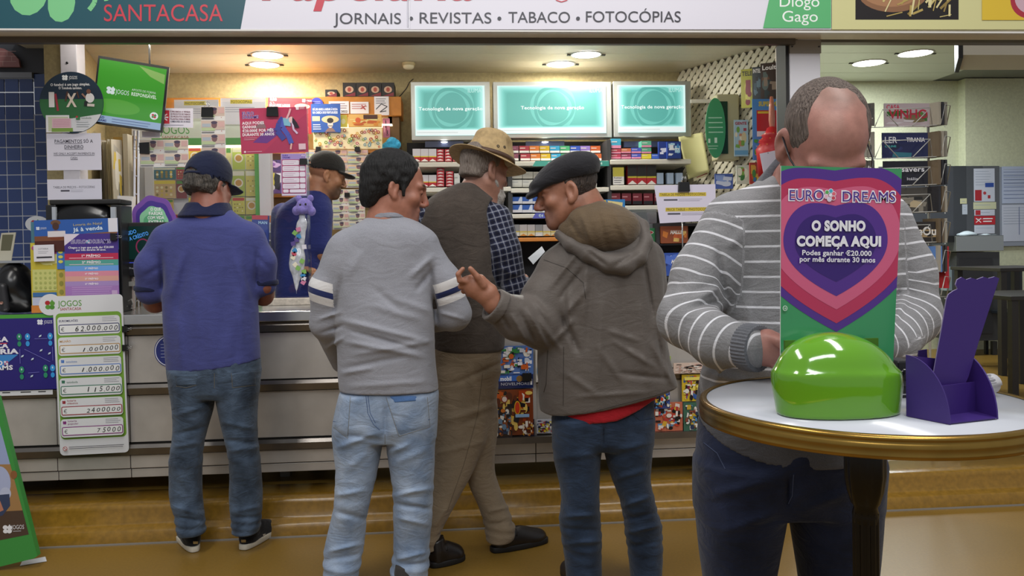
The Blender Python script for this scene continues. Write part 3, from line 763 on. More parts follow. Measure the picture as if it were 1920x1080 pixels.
def skin_mat(name):
    m = bpy.data.materials.new(name); m.use_nodes = True; nt = m.node_tree; N = nt.nodes; Lk = nt.links; b = N['Principled BSDF']
    b.inputs['Roughness'].default_value = .48; b.inputs['Subsurface Weight'].default_value = 0.0; b.inputs['Subsurface Radius'].default_value = (.006, .003, .0015); b.inputs['Subsurface Scale'].default_value = .5
    a = N.new('ShaderNodeAttribute'); a.attribute_name = 'tone'
    tc = N.new('ShaderNodeTexCoord'); n = N.new('ShaderNodeTexNoise'); n.inputs['Scale'].default_value = 60; n.inputs['Detail'].default_value = 5; Lk.new(tc.outputs['Object'], n.inputs['Vector'])
    mm = N.new('ShaderNodeMix'); mm.data_type = 'RGBA'; mm.blend_type = 'OVERLAY'; mm.inputs['Factor'].default_value = .22; Lk.new(a.outputs['Color'], mm.inputs['A']); Lk.new(n.outputs['Fac'], mm.inputs['B'])
    Lk.new(mm.outputs['Result'], b.inputs['Base Color'])
    n2 = N.new('ShaderNodeTexNoise'); n2.inputs['Scale'].default_value = 350; Lk.new(tc.outputs['Object'], n2.inputs['Vector'])
    bp = N.new('ShaderNodeBump'); bp.inputs['Strength'].default_value = .25; bp.inputs['Distance'].default_value = .001; Lk.new(n2.outputs['Fac'], bp.inputs['Height']); Lk.new(bp.outputs['Normal'], b.inputs['Normal'])
    return m
SKIN = skin_mat('skin')
def hair_mat(name, c1, c2, rough=.4, scale=(900, 900, 90)):
    m = bpy.data.materials.new(name); m.use_nodes = True; nt = m.node_tree; N = nt.nodes; Lk = nt.links; b = N['Principled BSDF']; b.inputs['Roughness'].default_value = rough
    tc = N.new('ShaderNodeTexCoord'); mp = N.new('ShaderNodeMapping'); mp.inputs['Scale'].default_value = scale; Lk.new(tc.outputs['Object'], mp.inputs['Vector'])
    n = N.new('ShaderNodeTexNoise'); n.inputs['Scale'].default_value = .35; n.inputs['Detail'].default_value = 4; Lk.new(mp.outputs[0], n.inputs['Vector'])
    r = N.new('ShaderNodeValToRGB'); r.color_ramp.elements[0].position = .35; r.color_ramp.elements[1].position = .7
    r.color_ramp.elements[0].color = (*lin(c1), 1); r.color_ramp.elements[1].color = (*lin(c2), 1); Lk.new(n.outputs['Fac'], r.inputs['Fac']); Lk.new(r.outputs['Color'], b.inputs['Base Color'])
    bp = N.new('ShaderNodeBump'); bp.inputs['Strength'].default_value = .9; bp.inputs['Distance'].default_value = .012; Lk.new(n.outputs['Fac'], bp.inputs['Height']); Lk.new(bp.outputs['Normal'], b.inputs['Normal'])
    return m
def tone_fn(c, R, s, base, paint=()):
    """skin tone per vertex; paint: (local centre, local radii, colour, strength) soft pigment patches (beard shadow, brows, lips)"""
    b = np.array(lin(base))
    def f(V):
        q = ((V-np.asarray(c)) @ R)/s; out = np.tile(b, (len(V), 1))
        red = np.array(lin('#a4564a'))
        for cc, rr, col, st in list(paint):
            k = (((q-np.array(cc))/np.array(rr))**2).sum(1); wgt = st*np.clip(1.6*(1-k), 0, 1); out = out*(1-wgt[:, None])+np.array(lin(col))*wgt[:, None]
        return out
    return f
def bvh_of(*objs):
    vs, fs = [], []
    for o in objs:
        V, Q = SK[o.name]; b = len(vs); vs += [Vector(v) for v in V]; fs += [tuple(int(i)+b for i in q) for q in Q]
    return BVHTree.FromPolygons(vs, fs)
def drape_line(fig_root, bvh, pts, r, mat, name, parent, lift=.0006, step=4.0):
    """a seam / cord lying on the cloth along photo points"""
    P = []
    for (x0, y0), (x1, y1) in zip(pts, pts[1:]):
        n = max(2, int(math.hypot(x1-x0, y1-y0)/step))
        for i in range(n+(1 if (x1, y1) == pts[-1] else 0)):
            t = i/n; d = Vector(ray(x0+(x1-x0)*t, y0+(y1-y0)*t)).normalized(); h = bvh.ray_cast(Vector(CAM), d)
            if h[0] is not None: P.append(h[0]+h[1]*lift)
    if len(P) < 2: return None
    o = MB().tube(P, r, 5).build(name, mat); return sub2(o, parent)
def root_of(o):
    while o.parent is not None: o = o.parent
    return o
def sub2(o, parent):                              # world-space mesh under a part that sits at its thing's base
    r = root_of(parent); o.parent = parent
    o.matrix_parent_inverse = Matrix.Translation(r.location).inverted(); return o
def drape_patch(bvh, poly, mat, name, parent, lift=.0025, n=14):
    """a cloth patch (pocket, label) of real thickness following the garment under photo polygon (4 corners, tl tr br bl)"""
    (ax, ay), (bx, by), (cx, cy), (dx, dy) = poly; vs, ok = [], True; G = {}
    for i in range(n+1):
        for j in range(n+1):
            u, v = i/n, j/n; x = (ax*(1-u)+bx*u)*(1-v)+(dx*(1-u)+cx*u)*v; y = (ay*(1-u)+by*u)*(1-v)+(dy*(1-u)+cy*u)*v
            d = Vector(ray(x, y)).normalized(); h = bvh.ray_cast(Vector(CAM), d)
            if h[0] is not None: G[(i, j)] = len(vs); vs.append(h[0]+h[1]*(lift if 0 < i < n and 0 < j < n else -.001))
    fs = [(G[(i, j)], G[(i, j+1)], G[(i+1, j+1)], G[(i+1, j)]) for i in range(n) for j in range(n) if all(q in G for q in ((i, j), (i+1, j), (i+1, j+1), (i, j+1)))]
    mb = MB(); mb.add(vs, fs, 0, True); return sub2(mb.build(name, mat), parent)
# ------------------------------------------------------------------ garment helpers
def U(k, *pr): return [('u', p, k) for p in pr]
def fold_disp(fig, amp=.003, lo=14, hi=38, seed=1, extra=None, zs=()):
    """soft random drape + bunched rings at given heights [(z, half-height, amp, wavelength)]"""
    nf = noise_fn(10, lo, hi, seed); n2 = noise_fn(6, 6, 16, seed+50)
    def f(P):
        a = nf(P); out = amp*(1-2*np.abs(a)/1.6)*.6+amp*.5*a
        for z, hh, A, wl in zs:
            e = np.exp(-((P[:, 2]-z)/hh)**2); out = out+A*e*np.sin(P[:, 2]*6.283/wl+2.2*n2(P)+P[:, 0]*18)
        if extra is not None: out = out+extra(P)
        return out
    return f
def shoe(parent, heel, toe, mat_up, mat_sole, name='shoe', h=.06, wd=.048, laces=None, label=None, mid=None):
    """heel, toe: floor points"""
    heel, toe = np.array([heel[0], heel[1]]), np.array([toe[0], toe[1]]); d = toe-heel; L = np.linalg.norm(d); d = d/L; n = np.array([-d[1], d[0]])
    W = lambda t, s_, z: np.array([*(heel+d*t*L+n*s_), z])
    R = np.array([[d[0], n[0], 0], [d[1], n[1], 0], [0, 0, 1]])
    ops = [('u', Ell(W(.17, 0, .05), (L*.17, wd*.82, h*.95), R), 0), ('u', Ell(W(.45, 0, .04), (L*.30, wd*.88, h*.85), R), .03), ('u', Ell(W(.74, 0, .03), (L*.25, wd, h*.62), R), .03),
           ('u', Cone(W(.2, 0, .07), W(.2, 0, h+.055), (wd*.75), wd*.72), .02), ('i', HalfSpace(W(.2, 0, h+.05), (-d[0]*.25, -d[1]*.25, 1)), 0), ('i', HalfSpace((0, 0, .02), (0, 0, -1)), 0)]
    o = skin_obj(name, ops, [mat_up], parent, h=.0055)
    out = []
    for i in range(40):
        a = 2*math.pi*i/40; t = .5-.5*math.cos(a); w_ = wd*(.80+.26*t)*math.sin(a)*(1 if abs(math.sin(a)) < .01 else abs(math.sin(a))**-.45)
        p = heel+d*(t*L*1.02-.004)+n*w_*1.03; out.append(p)
    mb = MB(); N = len(out)
    for z in (0.001, .026): mb.v += [(p[0], p[1], z) for p in out]
    mb.f = [tuple(range(N-1, -1, -1)), tuple(range(N, 2*N))]+[(i, (i+1) % N, N+(i+1) % N, N+i) for i in range(N)]; mb.m = [0]*len(mb.f); mb.sm = [False, False]+[True]*N
    so = sub2(mb.build('sole', mat_sole, bevel=.004), o)
    if laces:
        for i in range(3):
            t = .38+.07*i; z = h*(.97-.07*i)+.004
            sub2(MB().tube([W(t, -wd*.55, z-.016), W(t, -wd*.25, z+.002), W(t, wd*.25, z+.002), W(t, wd*.55, z-.016)], .0025, 6).build('lace', laces), o)
        b = W(.38, 0, h*1.0)
        for sg in (-1, 1):
            pts = [b, b+np.array([*(n*sg*.02), .03]), b+np.array([*(n*sg*.045), .025]), b+np.array([*(n*sg*.04), .002]), b]
            sub2(MB().tube(pts, .0022, 6).build('lace', laces), o)
    return o
def finish(root, label, group=None):
    tag(root, label, 'person'); return root
SKIN_D, SKIN_M, SKIN_L = '#8a5540', '#b0705c', '#c08472'

# ================================================================== 1 man in blue polo at the counter
def man_polo():
    F = Fig(398, 3.70); J = F.J; root = empty('person', F.root_loc); k = F.k
    hc = J(391, 352, .02); hs = 1.0; HR = head_frame((.55, 1, -.25))
    torso = [(386, 362, 424, .01, 26), (402, 345, 442, .0, 34), (418, 316, 466, 0, 41), (438, 298, 482, 0, 46), (470, 295, 485, 0, 48), (530, 304, 482, 0, 50), (600, 308, 484, 0, 53), (660, 312, 487, 0, 54), (712, 315, 489, 0, 52)]
    sleeves = [F.cone((313, 450, 0), (284, 500, .0), 28, 27), F.cone((283, 498, 0), (281, 546, .03), 27, 26), F.cone((468, 446, 0), (491, 494, 0), 28, 25), F.cone((492, 490, 0), (497, 534, .03), 24, 21.5)]
    LL = [(690, 318, 402, 0, 50), (730, 322, 403, 0, 46), (770, 326, 398, 0, 42), (800, 327, 389, 0, 38), (833, 324, 380, 0, 36), (858, 319, 378, .0, 35), (900, 319, 377, .02, 33), (930, 320, 378, .03, 32), (955, 326, 380, .02, 31), (980, 331, 383, .01, 30), (1002, 335, 385, .0, 30)]
    LR = [(690, 400, 487, 0, 50), (735, 404, 483, 0, 46), (775, 412, 481, 0, 42), (805, 419, 481, 0, 38), (835, 426, 483, 0, 36), (862, 431, 487, .0, 35), (900, 432, 490, .02, 33), (935, 432, 492, .03, 32), (960, 434, 490, .02, 31), (980, 435, 489, .01, 30), (998, 436, 486, .0, 30)]
    hip = [(672, 316, 487, 0, 52), (700, 317, 487, 0, 52), (732, 320, 485, 0, 49), (745, 324, 483, 0, 40)]
    ops = U(.02, F.rows(torso, grow=-.024), F.rows(hip, grow=-.02), F.rows(LL[1:], grow=-.014), F.rows(LR[1:], grow=-.014))
    for a, b, ra, rb in (((322, 462, 0), (284, 548, .02), 14, 15), ((284, 545, .02), (291, 566, .09), 21, 21), ((291, 566, .09), (318, 568, .20), 20, 14), ((462, 458, 0), (496, 538, .02), 14, 14), ((496, 535, .02), (494, 555, .09), 18.5, 19), ((494, 555, .09), (470, 558, .20), 18, 13)):
        ops += U(.012, F.cone(a, b, ra, rb))
    ops += U(.03, F.cone((393, 360, .02), (393, 404, .0), 31, 38))
    ops += head_ops(hc, HR, hs)
    ops += hand_ops(J(318, 567, .20), nrm((.35, .9, .05)), (0, 0, -1), 1, 1.0, curl=(.3, .3, .35, .4)) + hand_ops(J(470, 557, .20), nrm((-.35, .9, .05)), (0, 0, -1), -1, 1.0, curl=(.3, .3, .35, .4))
    body = skin_obj('body', ops, [SKIN], root, h=.0055, attrs={'tone': tone_fn(hc, HR, hs, '#8c5442', [((0, -.08, -.1), (.1, .06, .06), '#7c4535', .5)])})
    # shirt
    sops = U(.035, F.rows(torso, cap=8), *sleeves)
    sops += [('i', HalfSpace((J(316, 700)+J(487, 678))/2, np.array((-.14, 0, -1))), .0), ('i', HalfSpace(J(281, 546), nrm((-.05, .1, -1))*1.0), 0)] if False else []
    zl = lambda P: J(316, 699, -.1)[2]+(P[:, 0]-J(316, 699, -.1)[0])*((J(487, 676, -.1)[2]-J(316, 699, -.1)[2])/(J(487, 676, -.1)[0]-J(316, 699, -.1)[0]))-.012*np.sin(np.clip((P[:, 0]-J(316, 699, -.1)[0])/(J(487, 676, -.1)[0]-J(316, 699, -.1)[0]), 0, 1)*math.pi)
    sops += [('i', Fn(lambda P: (zl(P)-P[:, 2]).astype(f32)), 0)]
    cr = F.crease([(318, 560, 345, 470, 5, 9), (330, 600, 352, 480, -4, 8), (372, 640, 366, 520, 4, 12), (420, 640, 425, 500, -4, 12), (452, 650, 450, 540, 4, 10), (470, 560, 440, 480, 5, 10), (478, 570, 456, 500, -4, 7), (340, 690, 335, 590, 4, 9), (398, 690, 392, 560, 3, 11),
                   (305, 545, 300, 470, -7, 6), (482, 535, 482, 470, -7, 6), (352, 425, 440, 425, 2, 8), (268, 520, 300, 500, -3, 6), (505, 505, 482, 480, -3, 6), (440, 690, 446, 610, -3, 9)])
    shirt = skin_obj('polo_shirt', sops, [attr_mat('blue_pique', '#434880', .85, weave=1200, wstr=.3, var=.07, wrinkle=.2)], root, h=.006, disp=fold_disp(F, .0018, 10, 26, 3, cr))
    NAVY = attr_mat('navy_rib', '#1c2140', .85, weave=1400)
    # collar
    sub2(skin_obj('collar', [('u', F.rows([(378, 350, 430, .015, 36), (392, 343, 434, .01, 40), (408, 333, 440, .0, 44)], cap=2), 0), ('s', F.rows([(366, 356, 424, .03, 30), (390, 356, 424, .03, 31)], cap=1), 0)], [NAVY], root, h=.005), shirt) if False else None
    col = skin_obj('collar', [('u', F.rows([(380, 352, 428, .012, 35), (392, 345, 433, .008, 39), (407, 334, 439, .0, 45)], cap=2), 0), ('s', F.rows([(370, 357, 423, .016, 30), (388, 357, 423, .016, 30)], cap=1), 0)], [NAVY], root, h=.005)
    for (a, b, r) in (((281.3, 536, .028), (281, 546, .028), 28.5), ((496.8, 525, .028), (497.3, 535, .028), 25)):
        c = skin_obj('sleeve_cuff', [('u', F.cone(a, b, r, r), 0), ('i', HalfSpace(J(*a), J(*a)-J(*b)), 0), ('i', HalfSpace(J(*b), J(*b)-J(*a)), 0)], [NAVY], root, h=.005)
    # jeans
    zA = J(390, 985)[2]; zK = J(390, 850)[2]
    cj = F.crease([(326, 780, 392, 760, 4, 5), (330, 815, 385, 800, -4, 5), (325, 838, 378, 830, 4, 5), (322, 950, 380, 965, 5, 5), (325, 968, 382, 978, -5, 4), (418, 792, 480, 805, 4, 5), (424, 825, 482, 832, -4, 5), (430, 846, 486, 838, 4, 5), (435, 960, 490, 950, 5, 5), (434, 972, 488, 968, -4, 4), (402, 690, 402, 735, -6, 4), (330, 880, 370, 940, 3, 8)])
    den = attr_mat('dark_denim', '#2c3848', .85, weave=1500, wstr=.35, var=.35, vscale=11, var2='#55667c', wrinkle=.45)
    tr = skin_obj('jeans', U(.014, F.rows(hip), F.rows(LL, ex=2.1), F.rows(LR, ex=2.1)), [den], root, h=.006, disp=fold_disp(F, .0022, 14, 40, 7, cj, [(zA, .05, .003, .035), (zK, .06, .0014, .05)]))
    bv = bvh_of(tr); st = M('#6b6558', .8)
    for poly in (((326, 702), (372, 702), (368, 722), (330, 724)), ((432, 700), (482, 694), (480, 722), (436, 727))):
        drape_patch(bv, poly, den, 'pocket', tr, .003)
    for pts in ([(330, 724), (349, 727), (368, 722)], [(434, 700), (436, 727), (480, 722)], [(402, 700), (402, 728)]): drape_line(root, bv, pts, .0011, st, 'seam', tr)
    # shoes
    SH = attr_mat('black_canvas', '#15171c', .9, weave=1500); SO = M('#cfc8b8', .6, var=.1)
    for h_, t_, lx in ((atz(366, 1036, 0), atz(330, 985, 0), 0), (atz(455, 1032, 0), atz(514, 992, 0), 1)):
        s_ = shoe(root, h_, t_, SH, SO, h=.062, wd=.046)
        # small stitched mark on the heel
        V = SK[s_.name]; bb = bvh_of(s_)
        drape_patch(bb, ((360, 1014), (374, 1014), (374, 1021), (360, 1021)) if not lx else ((450, 1011), (463, 1011), (463, 1018), (450, 1018)), M('#a98f5a', .6), 'logo', s_, .0012, n=4)
        if lx: drape_patch(bb, ((492, 1001), (499, 999), (500, 1007), (493, 1009)), M('#c9c2b4', .6), 'logo', s_, .0012, n=4)
    # hair below the cap, cap with strap opening
    L = lambda *p: hc+HR @ np.array(p)
    hn = noise_fn(10, 120, 320, 5)
    hair = skin_obj('hair', [('u', Ell(L(0, -.026, .022), (.084, .094, .080), HR), 0), ('u', Ell(L(0, -.055, -.025), (.07, .055, .05), HR), .03), ('i', HalfSpace(L(0, 0, -.055), HR @ np.array((0, -.25, -1.0))), .01), ('i', HalfSpace(L(0, .03, 0), HR @ np.array((0, 1, -.35))), .01)], [hair_mat('greying_hair', '#1c1815', '#6c645c')], root, h=.005, disp=lambda P: .003*hn(P))
    CAPM = attr_mat('navy_cotton', '#191f38', .85, weave=1500, var=.1)
    T = lambda *p: L(p[0], p[1], p[2])
    cops = [('u', Ell(L(0, -.012, .052), (.092, .108, .098), HR), 0), ('u', Ell(L(0, -.0, .085), (.075, .09, .082), HR), .03), ('i', HalfSpace(L(0, 0, .022), HR @ np.array((0, .18, -1.0))), .004),
            ('s', Ell(L(0, -.012, .035), (.084, .10, .092), HR), 0), ('s', Ell(L(-.004, -.12, .034), (.040, .04, .024), HR), .006)]
    for a in np.linspace(-.9, .9, 9):
        p0_, p1_ = L(.083*math.sin(a), .078*math.cos(a)+.01, .024), L(.070*math.sin(a), .088+.062*math.cos(a), .012)
        cops.append(('u', Cone(p0_, p1_, (.016, .004), (.016, .004), hint=HR[:, 2]), .012))
    cap = skin_obj('cap', cops, [CAPM], root, h=.005)
    mb = MB(); mb.tube([L(.088*math.sin(a), -.012-.105*math.cos(a), .026+.012*math.cos(a)) for a in np.linspace(-.55, .55, 9)], .007, 6); sub2(mb.build('strap', CAPM), cap)
    mb = MB(); q = L(0, -.004, .166); mb.lathe([(.001, .006), (.006, .004), (.008, 0)], 10, c=q); sub2(mb.build('button', CAPM), cap)
    return finish(root, 'person in a blue polo shirt and navy cap standing at the counter, from behind')
man_polo()

# ================================================================== 2 man in grey sweater
def man_grey():
    F = Fig(722, 3.22); J = F.J; root = empty('person', F.root_loc); k = F.k
    hc = J(743, 356, .0); HR = head_frame((1, .10, -.22)); hs = 1.1; L = lambda *p: hc+HR @ (np.array(p)*hs)
    torso = [(404, 696, 766, .0, 36), (416, 676, 780, 0, 44), (432, 640, 808, 0, 52), (452, 618, 818, 0, 56), (490, 608, 812, 0, 60), (530, 613, 808, 0, 62), (580, 626, 814, -.01, 64), (640, 632, 815, -.01, 66), (700, 635, 818, -.01, 66), (748, 638, 823, -.01, 64)]
    LL = [(735, 640, 724, 0, 62), (790, 625, 722, 0, 62), (830, 627, 718, 0, 56), (870, 630, 711, 0, 51), (910, 629, 702, 0, 48), (945, 627, 693, .0, 46), (985, 618, 686, .02, 44), (1030, 607, 682, .02, 43), (1065, 606, 676, .0, 42), (1092, 610, 668, 0, 40)]
    LR = [(735, 722, 821, 0, 62), (790, 722, 819, 0, 62), (840, 725, 816, 0, 56), (880, 731, 815, 0, 51), (920, 737, 813, 0, 48), (960, 737, 811, .0, 46), (1000, 738, 808, .02, 44), (1035, 739, 805, .02, 43), (1066, 731, 805, .0, 42), (1092, 735, 800, 0, 40)]
    hip = [(728, 641, 822, 0, 64), (760, 634, 821, 0, 66), (800, 626, 819, 0, 64), (824, 628, 817, 0, 52)]
    armL = [((655, 470, 0), (613, 540, .0), 38, 30), ((612, 540, 0), (612, 606, .03), 30, 29), ((612, 606, .03), (640, 680, .22), 28, 20), ((640, 680, .22), (668, 690, .32), 20, 17)]
    armR = [((788, 472, 0), (830, 530, .0), 38, 34), ((832, 530, 0), (852, 588, .03), 33, 31), ((852, 588, .03), (810, 602, .12), 30, 23), ((810, 602, .12), (770, 604, .19), 22, 17)]
    ops = U(.02, F.rows(torso, grow=-.026), F.rows(hip, grow=-.02), F.rows(LL[1:], grow=-.014), F.rows(LR[1:], grow=-.014))
    for a, b, ra, rb in armL+armR: ops += U(.012, F.cone(a, b, max(ra-12, 9), max(rb-12, 9)))
    ops += U(.03, F.cone((738, 372, .01), (728, 416, .0), 38, 42)); ops += head_ops(hc, HR, hs, nose=.95)
    ops += hand_ops(J(664, 688, .30), nrm((.4, .8, -.1)), (1, 0, 0), 1, curl=(.5, .5, .5, .5))+hand_ops(J(772, 604, .19), nrm((-.8, .5, .1)), (-1, 0, 0), -1, curl=(.5, .5, .5, .5))
    paint = [((0, .075, -.075), (.075, .06, .05), '#74524a', .55), ((.034, .088, .031), (.024, .02, .0055), '#2a1d1a', .95), ((-.034, .088, .031), (.024, .02, .0055), '#2a1d1a', .95),
             ((.031, .094, .001), (.016, .02, .0035), '#2a1c18', .9), ((-.031, .094, .001), (.016, .02, .0035), '#2a1c18', .9), ((0, .1, -.068), (.022, .02, .010), '#8a4a44', .7), ((0, .118, -.03), (.02, .02, .02), '#a85f50', .5)]
    body = skin_obj('body', ops, [SKIN], root, h=.005, attrs={'tone': tone_fn(hc, HR, hs, '#a06a56', paint)})
    # sweater
    sops = U(.03, F.rows(torso, cap=6), *[F.cone(a, b, ra, rb) for a, b, ra, rb in armL[:3]], *[F.cone(a, b, ra, rb) for a, b, ra, rb in armR[:3]])
    sops += [('i', Fn(lambda P: (J(720, 741, -.13)[2]-P[:, 2]).astype(f32)), 0), ('s', F.cone((738, 380, .0), (730, 408, .0), 33, 33), .004)]
    SLa, SLb, SRa, SRb = J(640, 470, 0), J(611, 575, .01), J(806, 470, 0), J(850, 590, .02)
    def sc(V):
        out = np.zeros(len(V)); xm = J(720, 500)[0]
        for a, b, m in ((SLa, SLb, V[:, 0] < xm), (SRa, SRb, V[:, 0] >= xm)):
            w_ = b-a; Ln = np.linalg.norm(w_); out = np.where(m, np.clip(((V-a) @ w_)/Ln/k/200.0, 0, .98), out)     # px along the sleeve
        return out
    def mk(V): return ((V[:, 0] < J(629, 530)[0]) | (V[:, 0] > J(803, 500)[0]+(J(500, 500)[2]-V[:, 2])*.22)).astype(float)
    # bands measured along the sleeve: white, navy, white
    SW = attr_mat('grey_marl_knit', '#92939b', .9, stripes=('#d8d6d6', .30, .512, '#2b3566', .385, .44), weave=1000, wstr=.4, var=.06, mask='mk', wrinkle=.2)
    cr = F.crease([(640, 600, 800, 640, 5, 6), (650, 618, 780, 655, -5, 5), (645, 640, 790, 668, 5, 6), (660, 665, 810, 640, 4, 6), (648, 690, 760, 668, -4, 6), (640, 700, 700, 690, 4, 5), (770, 520, 812, 480, 5, 7), (780, 545, 815, 500, -5, 6), (740, 560, 810, 585, 3, 7), (680, 470, 650, 520, 3, 9), (640, 520, 628, 590, -6, 6), (806, 500, 820, 600, -8, 6),
                   (820, 560, 870, 548, -3, 4), (822, 585, 872, 600, 4, 4), (595, 600, 640, 585, 4, 4), (600, 625, 645, 610, -4, 4), (610, 655, 645, 632, 4, 4), (655, 725, 800, 716, 3, 6), (690, 570, 790, 600, 3, 8), (700, 540, 760, 590, -3, 7)])
    sw = skin_obj('sweater', sops, [SW], root, h=.0055, attrs={'sc': sc, 'mk': mk}, disp=fold_disp(F, .0018, 12, 36, 13, cr))
    nb = skin_obj('neck_rib', [('u', F.rows([(398, 694, 768, .0, 39), (410, 689, 772, 0, 43)], cap=2), 0), ('s', F.rows([(390, 700, 762, 0, 34), (406, 700, 762, 0, 34)], cap=1), 0)], [attr_mat('grey_rib', '#8b8c95', .9, weave=1500)], root, h=.0045)
    zA = J(700, 1060)[2]; zK = J(700, 920)[2]
    cj = F.crease([(632, 840, 700, 815, 5, 6), (640, 815, 715, 825, -4, 5), (628, 930, 690, 918, 4, 5), (632, 960, 690, 975, -4, 6), (612, 1035, 680, 1020, 6, 5), (610, 1050, 678, 1040, -5, 5), (735, 930, 812, 915, 5, 5), (738, 945, 810, 955, -5, 5), (740, 970, 808, 985, 4, 5), (738, 1050, 805, 1035, 6, 5), (736, 1062, 804, 1055, -4, 4), (729, 850, 770, 832, 5, 6), (722, 760, 722, 820, -7, 5), (740, 870, 800, 842, 3, 8), (650, 880, 690, 850, 3, 8)])
    den = attr_mat('pale_denim', '#6d84a4', .85, weave=1500, wstr=.35, var=.16, vscale=8, var2='#a6b4c8', wrinkle=.35)
    tr = skin_obj('jeans', U(.014, F.rows(hip), F.rows(LL, ex=2.1), F.rows(LR, ex=2.1)), [den], root, h=.006, disp=fold_disp(F, .0024, 14, 40, 17, cj, [(zA, .06, .003, .045), (zK, .07, .0012, .05)]))
    bv = bvh_of(tr); st = M('#4a5f86', .8); st2 = M('#7d7a70', .8)
    for poly in (((646, 742), (657, 742), (652, 822), (625, 800)), ((722, 745), (801, 743), (806, 800), (748, 818))): drape_patch(bv, poly, den, 'pocket', tr, .003)
    drape_patch(bv, ((730, 743), (782, 742), (784, 752), (736, 756)), attr_mat('blue_denim_trim', '#4f6f9f', .85, weave=1500), 'pocket_trim', tr, .0045, n=8)
    for pts in ([(753, 757), (783, 750), (785, 766), (756, 773), (753, 757)], [(742, 797), (775, 795), (806, 786)], [(625, 790), (650, 795)], [(686, 742), (690, 775), (700, 795), (712, 806)], [(690, 742), (694, 774), (704, 793)]): drape_line(root, bv, pts, .0011, st, 'seam', tr)
    for pts in ([(724, 745), (748, 818), (806, 800), (801, 745)], [(657, 744), (652, 822), (625, 800)], [(722, 815), (722, 850)]): drape_line(root, bv, pts, .0009, st2, 'seam', tr)
    WS = M('#d5d2cc', .5); DK = attr_mat('charcoal_suede', '#3a3735', .9)
    f1, f2 = J(640, 1000), J(768, 1000)
    shoe(root, (f1[0], 3.13), (f1[0]-.03, 3.39), DK, WS); shoe(root, (f2[0]-.02, 3.13), (f2[0]-.02, 3.38), DK, WS)
    # hair: thick black, side and back, receding at the temple
    hn = noise_fn(14, 90, 260, 21); hn2 = noise_fn(8, 25, 60, 22)
    hops = [('u', Ell(L(0, -.026, .048), (.100, .122, .106), HR), 0), ('u', Ell(L(0, -.080, -.015), (.077, .055, .083), HR), .03), ('s', Ell(L(.10, .012, -.035), (.05, .034, .052), HR), .012), ('s', Ell(L(-.10, .012, -.035), (.05, .034, .052), HR), .012),
            ('i', Fn(lambda P: (((P-hc) @ HR)[:, 1]-.058-.35*np.maximum(0, ((P-hc) @ HR)[:, 2]-.075)+.30*np.maximum(0, .07-((P-hc) @ HR)[:, 2])).astype(f32)), .010), ('i', HalfSpace(L(0, -.05, -.075), HR @ np.array((0, .25, -1))), .012),
            ('u', Cone(L(.078, .024, .03), L(.077, .026, -.02), (.010), .007), .008), ('u', Cone(L(-.078, .024, .03), L(-.077, .026, -.02), (.010), .007), .008)]
    skin_obj('hair', hops, [hair_mat('black_hair', '#050405', '#110f10', .75, (330, 330, 60))], root, h=.005, disp=lambda P: .0018*hn(P)+.0008*hn2(P))
    return finish(root, 'person in grey sweater with white and navy sleeve bands and pale jeans')
man_grey()
# ================================================================== 3 man in straw hat, waistcoat and plaid shirt
def plaid_mat():
    m = attr_mat('plaid_cotton', '#262a44', .85, weave=1500, wstr=.2, var=.08); nt = m.node_tree; N = nt.nodes; Lk = nt.links; b = N['Principled BSDF']
    col = b.inputs['Base Color'].links[0].from_socket
    for an, lo, hi, c, f in (('sc', .0, .34, '#141628', .75), ('sd', .0, .34, '#141628', .75), ('sc', .58, .78, '#a9adba', .36), ('sd', .58, .78, '#a9adba', .36)):
        a = N.new('ShaderNodeAttribute'); a.attribute_name = an; fr = N.new('ShaderNodeMath'); fr.operation = 'FRACT'; Lk.new(a.outputs['Fac'], fr.inputs[0])
        g1 = N.new('ShaderNodeMath'); g1.operation = 'GREATER_THAN'; g1.inputs[1].default_value = lo; Lk.new(fr.outputs[0], g1.inputs[0])
        g2 = N.new('ShaderNodeMath'); g2.operation = 'LESS_THAN'; g2.inputs[1].default_value = hi; Lk.new(fr.outputs[0], g2.inputs[0])
        mu = N.new('ShaderNodeMath'); mu.operation = 'MULTIPLY'; Lk.new(g1.outputs[0], mu.inputs[0]); Lk.new(g2.outputs[0], mu.inputs[1])
        m2 = N.new('ShaderNodeMath'); m2.operation = 'MULTIPLY'; m2.inputs[1].default_value = f; Lk.new(mu.outputs[0], m2.inputs[0])
        mx = N.new('ShaderNodeMix'); mx.data_type = 'RGBA'; Lk.new(m2.outputs[0], mx.inputs['Factor']); Lk.new(col, mx.inputs['A']); mx.inputs['B'].default_value = (*lin(c), 1); col = mx.outputs['Result']
    Lk.new(col, b.inputs['Base Color']); return m
